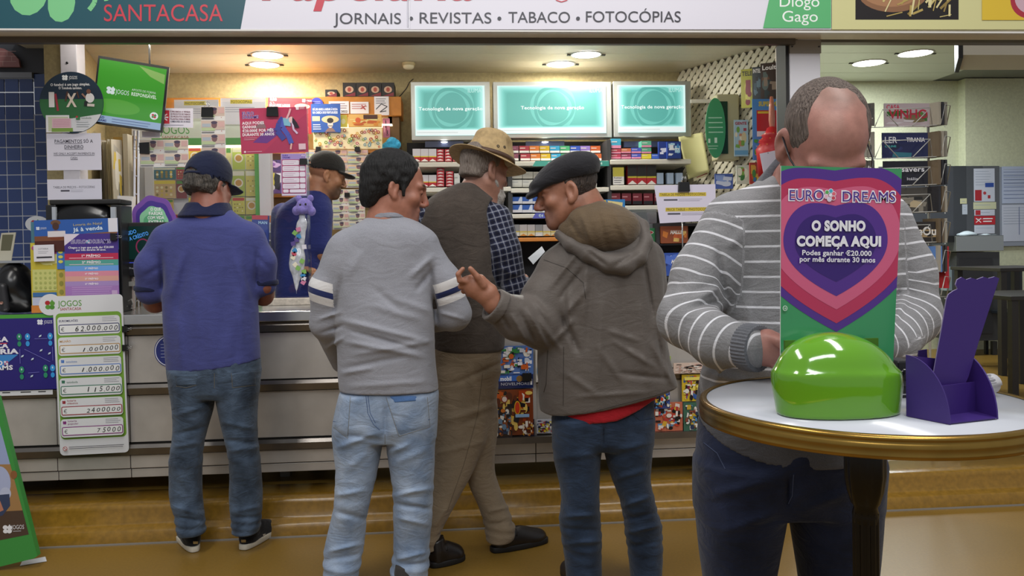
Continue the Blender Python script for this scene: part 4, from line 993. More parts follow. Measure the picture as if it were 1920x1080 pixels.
def man_hat():
    F = Fig(870, 3.58); J = F.J; root = empty('person', F.root_loc); k = F.k
    hc = J(907, 322, .0); HR = head_frame((1, .62, -.22)); hs = 1.04; L = lambda *p: hc+HR @ (np.array(p)*hs)
    torso = [(343, 864, 892, .0, 26), (351, 842, 904, 0, 36), (361, 818, 914, 0, 43), (373, 803, 926, 0, 48), (387, 795, 934, 0, 53), (410, 786, 936, 0, 57), (440, 781, 934, 0, 59), (480, 782, 934, 0, 60), (530, 790, 938, 0, 62), (580, 802, 944, 0, 62), (630, 810, 946, 0, 60), (660, 812, 944, 0, 58)]
    hip = [(618, 812, 944, 0, 56), (660, 806, 941, 0, 58), (700, 803, 938, 0, 58), (740, 803, 931, 0, 52)]
    LN = [(690, 803, 936, 0, 54), (760, 804, 927, -.01, 52), (824, 808, 913, -.03, 48), (860, 806, 898, -.05, 46), (893, 802, 884, -.07, 42), (930, 790, 862, -.09, 39), (962, 780, 844, -.11, 36), (995, 772, 828, -.13, 34), (1028, 766, 822, -.15, 32)]
    LF = [(720, 830, 934, .02, 50), (800, 846, 936, .05, 46), (854, 862, 928, .06, 42), (885, 872, 928, .05, 40), (912, 880, 936, .04, 38), (945, 896, 949, .02, 35), (972, 905, 961, .0, 33), (995, 909, 968, -.01, 32), (1012, 911, 962, -.02, 31)]
    armR = [((932, 412, -.03), (944, 466, -.05), 30, 30), ((944, 466, -.05), (966, 538, -.03), 30, 24), ((966, 538, -.03), (984, 534, .20), 23, 17)]
    armL = [((806, 410, 0), (786, 500, .04), 32, 26), ((786, 500, .04), (800, 545, .24), 25, 17)]
    ops = U(.02, F.rows(torso, grow=-.026), F.rows(hip, grow=-.02), F.rows(LN[1:], grow=-.012), F.rows(LF, grow=-.012))
    for a, b, ra, rb in armR+armL: ops += U(.012, F.cone(a, b, ra-9, rb-9))
    ops += U(.03, F.cone((905, 335, .01), (900, 380, .03), 34, 38)); ops += head_ops(hc, HR, hs, nose=1.1, ear=1.15)
    ops += hand_ops(J(984, 534, .19), nrm((.2, .95, .05)), (-1, 0, 0), 1)+hand_ops(J(800, 545, .23), nrm((.2, .95, .05)), (1, 0, 0), -1)
    paint = [((0, .09, -.085), (.07, .05, .05), '#c9bdb4', .9), ((0, .105, -.055), (.03, .03, .012), '#cfc4bb', .8), ((0, -.07, .0), (.1, .08, .06), '#8d7f74', .35), ((.03, .09, .032), (.025, .02, .006), '#b5a89c', .8), ((0, .118, -.03), (.02, .02, .02), '#a85f50', .4)]
    skin_obj('body', ops, [SKIN], root, h=.0055, attrs={'tone': tone_fn(hc, HR, hs, '#a87a68', paint)})
    # white beard and short grey back hair
    hn = noise_fn(12, 140, 340, 31)
    skin_obj('beard', [('u', Ell(L(0, .066, -.098), np.array((.056, .044, .050))*hs, HR), 0), ('u', Cone(L(.058, .012, -.045), L(.03, .07, -.088), .021, .022), .02), ('u', Cone(L(-.058, .012, -.045), L(-.03, .07, -.088), .021, .022), .02), ('s', Ell(L(0, .11, -.066), (.024, .03, .012), HR), .006)], [hair_mat('white_beard', '#9d938b', '#ece6de', .7)], root, h=.005, disp=lambda P: .003*hn(P))
    skin_obj('hair', [('u', Ell(L(0, -.016, .044), np.array((.0785, .101, .085))*hs, HR), 0), ('u', Ell(L(0, -.060, -.02), (.064, .050, .052), HR), .02), ('i', HalfSpace(L(0, .018, 0), HR @ np.array((0, 1, -.3))), .004), ('i', HalfSpace(L(0, 0, -.045), HR @ np.array((0, -.1, -1))), .01), ('s', Ell(L(.09, -.008, -.012), (.03, .028, .045), HR), .006)], [hair_mat('short_grey_hair', '#6d5f55', '#a1958b', .7)], root, h=.005, disp=lambda P: .0012*hn(P))
    # shirt (sleeves) and waistcoat
    a0, a1 = J(932, 412, -.03), J(966, 538, -.03); wv = nrm(a1-a0); uv = nrm(np.cross(wv, (0, 1, 0)))
    shirt = skin_obj('plaid_shirt', U(.02, F.rows(torso[2:], grow=-.008), *[F.cone(a, b, ra, rb) for a, b, ra, rb in armR+armL])+U(.01, F.cone((906, 352, .03), (912, 376, .05), 32, 34)),
                     [plaid_mat()], root, h=.0055, disp=fold_disp(F, .0025, 18, 46, 33, F.crease([(930, 430, 960, 450, 4, 5), (935, 500, 975, 520, 4, 5), (945, 530, 985, 515, -4, 5)])),
                     attrs={'sc': lambda V: ((V-a0) @ wv)/(k*11.5), 'sd': lambda V: ((V-a0) @ uv+.35*((V-a0)[:, 1]))/(k*11.5)})
    arm = F.cone((941, 404, -.06), (950, 508, -.05), 33, 33)
    cr = F.crease([(800, 520, 860, 480, 4, 9), (870, 560, 930, 520, 4, 9), (850, 420, 830, 520, -3, 10), (890, 430, 900, 560, 3, 12), (820, 600, 920, 590, 3, 8)])
    vest = skin_obj('waistcoat', U(.02, F.rows(torso, grow=.004, cap=10))+[('s', arm, .01), ('s', F.cone((806, 420, 0), (780, 500, .05), 24, 26), .01), ('s', F.cone((907, 330, .02), (914, 366, .04), 33, 31), .004)], [attr_mat('brown_wool', '#4a423c', .95, weave=700, wstr=.5, var=.12, vscale=20)], root, h=.006, disp=fold_disp(F, .002, 10, 28, 35, cr))
    zA = J(930, 985)[2]
    ct = F.crease([(826, 645, 880, 643, -3, 2.5), (940, 680, 850, 720, -5, 5), (925, 760, 830, 790, 5, 7), (905, 830, 820, 850, 4, 6), (880, 690, 905, 800, 3, 7), (915, 960, 955, 950, 5, 4), (912, 985, 965, 975, -4, 4), (812, 990, 840, 950, 4, 5), (860, 800, 900, 780, -4, 6), (935, 690, 925, 840, -3, 5)])
    tr = skin_obj('trousers', U(.02, F.rows(hip), F.rows(LN), F.rows(LF)), [attr_mat('khaki_cotton', '#84745f', .9, weave=1500, wstr=.25, var=.1, vscale=10, wrinkle=.4)], root, h=.006, disp=fold_disp(F, .0026, 12, 36, 37, ct, [(zA, .05, .0028, .04)]))
    bv = bvh_of(tr)
    for pts in ([(826, 648), (884, 646)], [(826, 655), (884, 653)], [(905, 700), (895, 780), (870, 870), (838, 960)]): drape_line(root, bv, pts, .001, M('#5c4f3e', .8), 'seam', tr)
    LE = M('#1d1714', .35, var=.2, vscale=30); LS = M('#121010', .6)
    shoe(root, atz(806, 1064, 0), atz(868, 1046, 0), LE, LS, h=.066, wd=.047, laces=M('#241c18', .7))
    shoe(root, atz(922, 1036, 0), atz(1024, 1014, 0), LE, LS, h=.066, wd=.047, laces=M('#241c18', .7))
    # hat
    HH = head_frame((1, .62, -.34)); hb = L(0, .014, .060); H = lambda *p: hb+HH @ np.array(p)
    STRAW = M('#b0966b', .8, var=.16, vscale=60, bump=.6, bscale=420, name='woven_straw')
    hat = skin_obj('hat', [('u', Ell(H(0, .008, -.012), (.096, .116, .146), HH), 0), ('u', Ell(H(0, .006, .094), (.068, .088, .042), HH), .02), ('i', HalfSpace(H(0, 0, .0), HH @ np.array((0, 0, -1.0))), 0),
                          ('s', Ell(H(0, .015, .160), (.030, .085, .034), HH), .02), ('s', Ell(H(.085, .075, .085), (.035, .04, .04), HH), .02), ('s', Ell(H(-.085, .075, .085), (.035, .04, .04), HH), .02)], [STRAW], root, h=.005)
    mb = MB(); NT, NR = 64, 9
    def brim(r, t):
        a, b_ = .094+(.166-.094)*r, .114+(.180-.114)*r; sx, sy = math.sin(t), math.cos(t)
        z = .002+r*(-.042*sx*sx-.020*max(0, sy)**2+.004*max(0, -sy)**2)+.012*r*r*sx*sx+.004*math.sin(3*t+1)*r
        return H(a*sx, b_*sy, z)
    for lay in (0, 1):
        for i in range(NR+1):
            for j in range(NT): p = brim(i/NR, 2*math.pi*j/NT)+HH[:, 2]*(-.0035 if lay else 0); mb.v.append(tuple(p))
    o_ = (NR+1)*NT
    for i in range(NR):
        for j in range(NT):
            j2 = (j+1) % NT; q = (i*NT+j, (i+1)*NT+j, (i+1)*NT+j2, i*NT+j2); mb.f.append(q[::-1]); mb.f.append(tuple(o_+x for x in q))
    for j in range(NT): j2 = (j+1) % NT; mb.f.append((NR*NT+j, NR*NT+j2, o_+NR*NT+j2, o_+NR*NT+j)); mb.f.append((j2, j, o_+j, o_+j2))
    mb.m = [0]*len(mb.f); mb.sm = [True]*len(mb.f); sub2(mb.build('brim', STRAW), hat)
    mb = MB()
    for z, e in ((.001, .0032), (.018, .0026)): mb.v += [tuple(H((.0962*(1-(z+.012)**2/.035)+e)*math.sin(2*math.pi*j/NT), (.1162*(1-(z+.012)**2/.035)+e)*math.cos(2*math.pi*j/NT)+.008, z+.003)) for j in range(NT)]
    mb.f = [(j, NT+j, NT+(j+1) % NT, (j+1) % NT) for j in range(NT)]; mb.m = [0]*NT; mb.sm = [True]*NT
    bo = sub2(mb.build('hat_band', M('#4b3527', .6, var=.15)), hat); sd_ = bo.modifiers.new('thick', 'SOLIDIFY'); sd_.thickness = .003; sd_.offset = 0
    bh = bvh_of(hat)
    for ex, ey in ((934, 274), (946, 276)):
        h_ = bh.ray_cast(Vector(CAM), Vector(ray(ex, ey)).normalized())
        if h_[0] is not None: sub2(MB().lathe([(.0035, .0018), (.0065, .0018), (.007, .0)], 12, T=Matrix.Translation(h_[0]) @ h_[1].to_track_quat('Z', 'Y').to_matrix().to_4x4()).build('eyelet', M('#1e150f', .5)), hat)
    return finish(root, 'person in a straw hat, brown waistcoat and plaid shirt leaning on the counter')
man_hat()

# ================================================================== 4 man in flat cap and olive-grey hooded jacket
def man_olive():
    F = Fig(1130, 3.10); J = F.J; root = empty('person', F.root_loc); k = F.k
    hc = J(1064, 362, -.02); HR = head_frame((-1, .10, -.20)); hs = 1.06; L = lambda *p: hc+HR @ (np.array(p)*hs)
    torso = [(428, 1085, 1178, .0, 44), (444, 1056, 1216, 0, 56), (464, 1034, 1232, 0, 64), (500, 1018, 1240, 0, 70), (560, 1010, 1242, 0, 74), (620, 1008, 1247, 0, 76), (680, 1006, 1257, 0, 78), (724, 1008, 1271, 0, 78), (752, 1010, 1268, 0, 76), (775, 1014, 1258, 0, 74), (800, 1024, 1240, 0, 70)]
    hip = [(740, 1036, 1228, 0, 64), (790, 1035, 1226, 0, 66), (822, 1036, 1225, 0, 62), (838, 1038, 1224, 0, 50)]
    LL = [(780, 1035, 1131, 0, 62), (825, 1036, 1131, 0, 58), (860, 1039, 1127, 0, 53), (900, 1048, 1125, 0, 50), (940, 1052, 1124, 0, 47), (972, 1047, 1124, .02, 47), (1003, 1053, 1127, .02, 45), (1050, 1058, 1129, .02, 43), (1090, 1062, 1128, 0, 42), (1118, 1064, 1126, 0, 42)]
    LR = [(780, 1129, 1227, 0, 62), (830, 1130, 1225, 0, 58), (870, 1137, 1221, 0, 53), (900, 1148, 1219, 0, 50), (943, 1164, 1228, 0, 47), (985, 1170, 1241, .02, 47), (1020, 1175, 1243, .02, 45), (1060, 1180, 1242, .02, 43), (1095, 1183, 1240, 0, 42), (1118, 1185, 1238, 0, 42)]
    armL = [((1052, 510, 0), (1026, 560, -.02), 46, 46), ((1026, 560, -.02), (1012, 606, -.05), 45, 46), ((1012, 606, -.05), (968, 596, -.10), 46, 39), ((968, 596, -.10), (924, 571, -.15), 39, 29)]
    armR = [((1212, 486, .02), (1222, 560, .03), 34, 32), ((1222, 560, .03), (1216, 600, .18), 31, 24)]
    ops = U(.02, F.rows([r for r in torso if r[0] < 650]+[(700, 1030, 1232, 0, 66), (770, 1040, 1224, 0, 60)], grow=-.03), F.rows(hip, grow=-.016), F.rows(LL[1:], grow=-.014), F.rows(LR[1:], grow=-.014))
    for a, b, ra, rb in armL+armR: ops += U(.012, F.cone(a, b, ra-14, rb-12))
    ops += U(.012, F.cone((930, 573, -.15), (914, 552, -.16), (16, 15), (19, 15)))
    ops += U(.03, F.cone((1088, 380, -.0), (1118, 440, .0), 40, 46)); ops += head_ops(hc, HR, hs, nose=1.25, ear=1.15)
    # raised, half-curled left hand: palm up towards the left, thumb on top
    hk = [((914, 552, -.16), (893, 536, -.165), (20, 13), (22, 13)), ((893, 536, -.165), (880, 532, -.17), (20, 12), (17, 11))]
    for a, b, ra, rb in hk: ops += U(.01, F.cone(a, b, ra, rb))
    for ch, r in (([(906, 536, -.185), (895, 519, -.20), (882, 504, -.205)], (7.2, 5.6, 4.9)),                     # thumb
                  ([(876, 528, -.185), (862, 526, -.195), (859, 514, -.20), (868, 504, -.20)], (5.2, 4.9, 4.6, 4.2)),      # index
                  ([(876, 534, -.165), (864, 538, -.17), (866, 526, -.18), (877, 520, -.185)], (5.2, 4.9, 4.6, 4.2)),
                  ([(880, 542, -.15), (869, 546, -.15), (873, 536, -.16), (883, 530, -.17)], (5.0, 4.7, 4.4, 4.0)),
                  ([(886, 549, -.14), (878, 552, -.14), (880, 544, -.15), (888, 538, -.16)], (4.6, 4.3, 4.0, 3.7))):
        for (a, b), (ra, rb) in zip(zip(ch, ch[1:]), zip(r, r[1:])): ops += U(.004, F.cone(a, b, ra, rb))
    ops += hand_ops(J(1216, 600, .18), nrm((-.3, .9, -.1)), (-1, 0, 0), 1)
    paint = [((0, .08, -.07), (.075, .06, .055), '#7a5a50', .6), ((.0, .095, .030), (.055, .03, .006), '#4a3a34', .85), ((.031, .094, .003), (.016, .02, .0035), '#33231e', .9), ((-.031, .094, .003), (.016, .02, .0035), '#33231e', .9),
             ((0, .1, -.067), (.026, .02, .008), '#6b3530', .8), ((0, -.05, .03), (.09, .07, .05), '#6d564a', .6), ((0, .12, -.03), (.03, .02, .025), '#a8604f', .5), ((0, -.09, -.08), (.1, .05, .05), '#94503f', .5)]
    body = skin_obj('body', ops, [SKIN], root, h=.0048, attrs={'tone': tone_fn(hc, HR, hs, '#9c6a54', paint)})
    bvb = bvh_of(body)
    JK = attr_mat('olive_grey_shell', '#5d5651', .5, weave=1300, wstr=.12, var=.06, vscale=12, wrinkle=.2)
    pts_h = [(1000, 788), (1040, 789), (1130, 773), (1228, 747), (1275, 736)]
    hx = np.array([J(*p, -.15)[0] for p in pts_h]); hz = np.array([J(*p, -.15)[2] for p in pts_h])
    jops = U(.03, F.rows(torso, ex=2.4, cap=5), *[F.cone(a, b, ra, rb) for a, b, ra, rb in armL[:2]], *[F.cone(a, b, ra, rb) for a, b, ra, rb in armR])+U(.02, *[F.cone(a, b, ra, rb) for a, b, ra, rb in armL[2:]])
    jops += [('i', Fn(lambda P: (np.interp(P[:, 0], hx, hz)-P[:, 2]).astype(f32)), .006), ('i', HalfSpace(J(926, 572, -.15), J(924, 571, -.15)-J(968, 596, -.10)), .003), ('s', F.cone((1085, 385, 0), (1112, 436, .0), 36, 36), .004)]
    cr = F.crease([(1100, 480, 1092, 600, 4, 7), (1110, 520, 1100, 660, -4, 7), (1030, 540, 1085, 470, 5, 6), (1050, 560, 1096, 500, -6, 6), (1060, 590, 1100, 540, 6, 7), (1065, 540, 1070, 640, 5, 7), (1052, 590, 1085, 660, -9, 7), (1040, 640, 1075, 600, 5, 6),
                   (960, 590, 985, 640, 7, 5), (975, 585, 1005, 645, -7, 5), (990, 580, 1025, 650, 6, 5), (940, 590, 960, 625, -5, 4), (1000, 560, 1030, 600, 5, 6), (1010, 600, 1050, 655, 5, 6),
                   (1130, 560, 1120, 720, 4, 9), (1165, 520, 1180, 700, -4, 10), (1200, 560, 1215, 720, 4, 9), (1150, 640, 1230, 690, 4, 6), (1160, 700, 1250, 710, -4, 6), (1060, 700, 1120, 740, 3, 7), (1220, 640, 1262, 720, 5, 7), (1205, 480, 1225, 600, -8, 6), (1232, 620, 1245, 700, -5, 5), (1140, 620, 1200, 640, 3, 6), (1120, 650, 1170, 720, 3, 7), (1080, 745, 1220, 735, 3, 5)])
    jk = skin_obj('jacket', jops, [JK], root, h=.0055, disp=fold_disp(F, .0026, 16, 44, 43, cr))
    bj = bvh_of(jk); dk = M('#36312d', .6)
    for pts in ([(1027, 657), (1024, 720), (1020, 735)], [(1057, 650), (1056, 760)], [(1020, 487), (1062, 502), (1094, 530), (1098, 560)]): drape_line(root, bj, pts, .0018 if pts[0][0] == 1027 else .001, dk, 'zip' if pts[0][0] == 1027 else 'seam', jk)
    drape_line(root, bj, [(1020, 779), (1080, 780), (1140, 764), (1225, 742), (1262, 730)], .001, dk, 'seam', jk)
    drape_patch(bj, ((1054, 438), (1068, 440), (1067, 446), (1053, 444)), M('#c9c9cc', .3), 'reflective_tab', jk, .002, n=4)
    cu = skin_obj('cuff', [('u', F.cone((938, 579, -.14), (923, 570, -.15), 32, 31), 0), ('i', HalfSpace(J(938, 579, -.14), J(938, 579, -.14)-J(923, 570, -.15)), .002), ('i', HalfSpace(J(922, 569.5, -.15), J(923, 570, -.15)-J(938, 579, -.14)), .002), ('s', F.cone((930, 573, -.145), (910, 562, -.16), 24, 24), 0)], [JK], root, h=.005)
    # hood: lighter lining inside a thick fallen rim
    LN_ = attr_mat('brown_lining', '#62523f', .9, weave=900, wstr=.3, var=.1)
    ch = F.crease([(1090, 400, 1110, 460, 5, 6), (1120, 395, 1140, 470, -4, 7), (1150, 395, 1175, 450, 4, 7), (1070, 415, 1090, 450, -4, 5)])
    skin_obj('hood_lining', [('u', F.ell((1126, 432, -.03), (74, 76, 53)), 0), ('u', F.cone((1062, 430, -.05), (1100, 452, -.10), 16, 20), .02), ('u', F.cone((1086, 408, -.08), (1120, 398, -.06), 17, 17), .03), ('s', F.cone((1080, 370, -.0), (1106, 420, .0), 40, 40), .006)], [LN_], root, h=.005, disp=fold_disp(F, .0022, 20, 50, 47, ch))
    rim = [(1048, 440, -.06), (1070, 458, -.10), (1102, 476, -.135), (1140, 494, -.15), (1172, 498, -.15), (1196, 482, -.13), (1210, 454, -.09), (1204, 424, -.04), (1186, 406, .0)]
    rr = [9, 13, 15, 15, 16, 16, 14, 12, 9]
    rops = []
    for i in range(len(rim)-1): rops += U(.014, F.cone(rim[i], rim[i+1], rr[i], rr[i+1]))
    rops += U(.02, F.ell((1150, 492, -.07), (52, 46, 30)))
    skin_obj('hood', rops, [JK], root, h=.005, disp=fold_disp(F, .003, 20, 55, 48, F.crease([(1100, 470, 1140, 500, -4, 4), (1150, 500, 1200, 470, -4, 5)])))
    # red shirt tail, jeans
    hz2 = np.array([J(x, y, -.13)[2] for x, y in ((1030, 800), (1062, 795), (1104, 797), (1155, 789), (1228, 757))]); hx2 = np.array([J(x, 790, -.13)[0] for x in (1030, 1062, 1104, 1155, 1228)])
    skin_obj('red_shirt', [('u', F.rows([(700, 1036, 1230, 0, 70), (760, 1036, 1231, 0, 70), (810, 1036, 1230, 0, 70)]), 0), ('i', Fn(lambda P: (np.interp(P[:, 0], hx2, hz2)-P[:, 2]).astype(f32)), .003)], [attr_mat('red_jersey', '#a01822', .85, weave=1400)], root, h=.006, disp=fold_disp(F, .0015, 12, 30, 49))
    zA = J(1100, 1010)[2]; zK = J(1100, 960)[2]
    cj = F.crease([(1140, 850, 1215, 830, 4, 7), (1150, 900, 1215, 880, 4, 6), (1165, 950, 1225, 930, 5, 5), (1168, 975, 1238, 960, -4, 5), (1172, 1000, 1242, 985, 5, 5), (1176, 1025, 1242, 1015, -4, 5), (1050, 970, 1122, 965, 5, 5), (1054, 990, 1124, 995, -4, 5), (1056, 1020, 1126, 1015, 5, 5), (1040, 860, 1120, 850, 3, 7), (1132, 800, 1132, 840, -6, 5)])
    den = attr_mat('blue_denim', '#1e2a3c', .85, weave=1500, wstr=.35, var=.25, vscale=9, var2='#32425a', wrinkle=.4)
    tr = skin_obj('jeans', U(.014, F.rows(hip), F.rows(LL, ex=2.1), F.rows(LR, ex=2.1)), [den], root, h=.006, disp=fold_disp(F, .0024, 14, 40, 51, cj, [(zA, .08, .0022, .045), (zK, .07, .0012, .05)]))
    bv = bvh_of(tr)
    for pts in ([(1132, 800), (1132, 830)], [(1180, 772), (1200, 788), (1224, 785)]): drape_line(root, bv, pts, .001, M('#1a2434', .8), 'seam', tr)
    f1, f2 = J(1095, 1000), J(1212, 1000); DK = M('#2a2320', .5); 
    shoe(root, (f1[0], 3.03), (f1[0]-.04, 3.30), DK, LSOLE); shoe(root, (f2[0], 3.03), (f2[0]+.03, 3.30), DK, LSOLE)
    # cropped hair and flat cap
    hn = noise_fn(12, 140, 340, 53)
    skin_obj('hair', [('u', Ell(L(0, -.016, .044), np.array((.079, .1015, .085))*hs, HR), 0), ('i', HalfSpace(L(0, .012, 0), HR @ np.array((0, 1, .1))), .004), ('i', HalfSpace(L(0, 0, -.012), HR @ np.array((0, .25, -1))), .006), ('s', Ell(L(-.09, -.008, -.008), (.03, .028, .045), HR), .006), ('s', Ell(L(.09, -.008, -.008), (.03, .028, .045), HR), .006)], [hair_mat('cropped_dark_hair', '#241c18', '#5d5049', .6)], root, h=.005, disp=lambda P: .001*hn(P))
    CP = attr_mat('charcoal_cap_cloth', '#232226', .8, weave=900, wstr=.4, var=.12)
    CR = head_frame((-1, .10, -.36)); cb_ = L(0, -.004, .062); K = lambda *p: cb_+CR @ np.array(p)
    cops = [('u', Ell(K(0, -.022, .014), (.102, .122, .064), CR), 0), ('u', Ell(K(0, .055, .000), (.090, .090, .042), CR), .03), ('u', Ell(K(0, -.06, -.006), (.090, .070, .055), CR), .03), ('i', HalfSpace(K(0, 0, -.026), CR @ np.array((0, .10, -1))), .006), ('s', Ell(K(0, -.02, -.03), (.084, .100, .06), CR), .003)]
    for a in np.linspace(-.8, .8, 9): cops.append(('u', Cone(K(.075*math.sin(a), .095*math.cos(a), -.010), K(.068*math.sin(a), .062+.098*math.cos(a), -.024), (.016, .0055), (.014, .0045), hint=CR[:, 2]), .012))
    cap = skin_obj('flat_cap', cops, [CP], root, h=.005, disp=fold_disp(F, .0018, 30, 70, 55))
    return finish(root, 'person in a dark flat cap and olive-grey hooded jacket, one hand raised')
LSOLE = M('#181615', .6)
man_olive()
# ================================================================== 5 man in striped jumper writing at the high table (faces the viewer, head bowed)
def man_striped():
    F = Fig(1480, 1.99); J = F.J; root = empty('person', F.root_loc); k = F.k
    hc = J(1543, 272, -.25); HR = head_frame((-.06, -1, -1.25)); hs = 1.08; L = lambda *p: hc+HR @ (np.array(p)*hs)
    torso = [(328, 1440, 1588, -.02, 66), (346, 1408, 1620, -.02, 80), (366, 1372, 1655, -.01, 92), (392, 1352, 1676, 0, 102), (430, 1342, 1684, 0, 110), (480, 1346, 1684, 0, 114), (540, 1350, 1682, 0, 118), (620, 1336, 1690, 0, 122), (700, 1316, 1688, 0, 124), (760, 1308, 1672, 0, 122), (820, 1308, 1658, 0, 120), (880, 1310, 1650, 0, 118)]
    hip = [(760, 1314, 1650, 0, 112), (830, 1305, 1650, 0, 116), (900, 1303, 1650, 0, 114), (950, 1304, 1648, 0, 96)]
    LL = [(860, 1304, 1480, 0, 110), (960, 1304, 1472, 0, 100), (1035, 1311, 1459, 0, 88), (1090, 1319, 1450, 0, 80), (1180, 1326, 1440, .0, 74), (1300, 1328, 1436, .02, 70), (1400, 1332, 1432, .01, 64), (1448, 1334, 1430, 0, 62)]
    LR = [(860, 1476, 1650, 0, 110), (960, 1481, 1648, 0, 100), (1035, 1492, 1644, 0, 88), (1090, 1500, 1640, 0, 80), (1180, 1508, 1632, .0, 74), (1300, 1514, 1626, .02, 70), (1400, 1518, 1620, .01, 64), (1448, 1520, 1618, 0, 62)]
    armL = [((1378, 420, 0), (1318, 520, -.02), 60, 55), ((1318, 520, -.02), (1286, 598, -.06), 54, 50), ((1286, 598, -.06), (1345, 640, -.16), 50, 45), ((1345, 640, -.16), (1408, 652, -.24), 44, 35)]
    armR = [((1650, 420, 0), (1694, 510, -.02), 58, 53), ((1694, 510, -.02), (1712, 592, -.06), 52, 49), ((1712, 592, -.06), (1668, 642, -.16), 49, 44), ((1668, 642, -.16), (1618, 646, -.24), 43, 34)]
    ops = U(.03, F.rows(torso, grow=-.02), F.rows(hip, grow=-.024), F.rows(LL, grow=-.024), F.rows(LR, grow=-.024))
    for a, b, ra, rb in armL+armR: ops += U(.015, F.cone(a, b, ra-12, rb-11))
    ops += U(.04, F.cone((1515, 350, -.02), (1538, 292, -.20), 62, 56)); ops += head_ops(hc, HR, hs, ear=1.1)
    # writing hand: knuckles towards the viewer's right, fingers closed on the pen
    wr = J(1416, 654, -.25); ops += U(.014, F.cone((1408, 652, -.24), (1438, 652, -.26), (24, 22), (28, 22)), F.cone((1438, 652, -.26), (1462, 656, -.27), (28, 21), (25, 18)))
    for ch, r in (([(1440, 634, -.275), (1460, 640, -.30), (1474, 656, -.31)], (9.5, 8, 7)),
                  ([(1458, 642, -.285), (1478, 650, -.30), (1484, 668, -.305)], (8.2, 7.6, 6.8)), ([(1460, 654, -.28), (1480, 664, -.29), (1478, 680, -.30)], (8.2, 7.6, 6.8)),
                  ([(1458, 665, -.27), (1475, 676, -.28), (1466, 688, -.29)], (8, 7.4, 6.6)), ([(1450, 672, -.26), (1464, 684, -.27), (1454, 692, -.28)], (7.2, 6.6, 6))):
        for (a, b), (ra, rb) in zip(zip(ch, ch[1:]), zip(r, r[1:])): ops += U(.005, F.cone(a, b, ra, rb))
    ops += hand_ops(J(1612, 648, -.25), nrm((-.9, -.3, .0)), (0, 0, -1), -1, curl=(.35, .35, .4, .45))
    paint = [((0, .02, .12), (.085, .10, .06), '#b98678', .6), ((0, -.045, .125), (.08, .085, .05), '#7d6156', .75), ((.03, .05, .11), (.03, .03, .03), '#c49a8c', .4), ((-.04, .03, .11), (.03, .04, .03), '#96685a', .4), ((0, .09, .03), (.06, .03, .007), '#6b5a50', .6), ((0, .118, -.03), (.02, .02, .02), '#a85f50', .4)]
    skin_obj('body', ops, [SKIN], root, h=.0052, attrs={'tone': tone_fn(hc, HR, hs, '#a8756a', paint)})
    hn = noise_fn(14, 140, 360, 61)
    skin_obj('hair', [('u', Ell(L(0, -.018, .042), np.array((.0802, .1012, .0862))*hs, HR), 0), ('s', Ell(L(.010, .085, .115), (.066, .118, .072), HR), .012), ('i', HalfSpace(L(0, .040, 0), HR @ np.array((0, 1, -.1))), .006), ('i', HalfSpace(L(0, 0, -.02), HR @ np.array((0, 0, -1))), .01), ('s', Ell(L(.09, -.008, -.016), (.03, .028, .042), HR), .006), ('s', Ell(L(-.09, -.008, -.016), (.03, .028, .042), HR), .006)],
             [hair_mat('thin_greying_hair', '#4a3d37', '#86776d', .75)], root, h=.0045, disp=lambda P: .0009*hn(P))
    # spectacles
    gl = empty('spectacles', (0, 0, 0)); gl.parent = root; gl.matrix_parent_inverse = Matrix.Translation(root.location).inverted(); BK = M('#17161a', .3)
    bpy.data.objects.remove(gl)
    mb = MB()
    for sg in (-1, 1):
        mb.tube([L(sg*.084, -.01, .014), L(sg*.083, .05, .012), L(sg*.068, .102, .008)], .0022, 6)
        mb.tube([L(sg*(.036+.030*math.cos(t)), .106-.006*abs(math.cos(t)), .002+.021*math.sin(t)) for t in np.linspace(0, 2*math.pi, 20, endpoint=False)], .002, 6, closed=True)
    mb.tube([L(-.008, .110, .006), L(.008, .110, .006)], .002, 6); sub2(mb.build('spectacles', BK), root)
    # jumper
    sp = .0362; zr = J(1400, 410)[2]
    a0, e0, w0 = J(1378, 420, 0), J(1286, 598, -.06), J(1408, 652, -.24); a1, e1, w1 = J(1650, 420, 0), J(1712, 592, -.06), J(1618, 646, -.24)
    zs_, zf_ = J(1312, 785, 0)[2], J(1529, 879, -.15)[2]
    hem = lambda P: (zs_+(zf_-zs_)*np.clip((1.99-P[:, 1])/.15, -.3, 1.1))
    def sc(V):
        out = (V[:, 2]-zr)/sp+50.0
        for a, e, w_, sg in ((a0, e0, w0, -1), (a1, e1, w1, 1)):
            L1 = np.linalg.norm(e-a); L2 = np.linalg.norm(w_-e); t1 = ((V-a) @ (e-a))/L1; t2 = ((V-e) @ (w_-e))/L2
            d1 = np.linalg.norm(V-a-np.clip(t1, 0, L1)[:, None]*(e-a)/L1, axis=1); d2 = np.linalg.norm(V-e-np.clip(t2, 0, L2)[:, None]*(w_-e)/L2, axis=1)
            bend = nrm(nrm(e-a)+nrm(w_-e)); s1 = t1/sp; s2 = (L1+t2)/sp; pl = (V-e) @ bend
            # around the elbow the rows fan out
            f = np.clip(pl/.05*.5+.5, 0, 1); s_ = s1*(1-f)+s2*f
            on = (np.minimum(d1, d2) < 66*k) & ((V[:, 0]-(a[0]+(.012 if sg > 0 else -.012)*1))*sg > -0.0) & ((t1 > .02) | (d2 < d1)); on |= (d2 < 54*k) & (t2 > .03) & (V[:, 1] < 1.99-.04) & (d2 < 50*k)
            out = np.where(on, s_, out)
        return np.where(V[:, 2] < hem(V)+.075, 50.6, out)
    KN = attr_mat('grey_striped_knit', '#848385', .9, stripes=('#d6d5da', .0, .145), weave=900, wstr=.5, var=.10, vscale=22)
    RIB = attr_mat('grey_rib_knit', '#55565c', .9, weave=900, wstr=.5, var=.06)
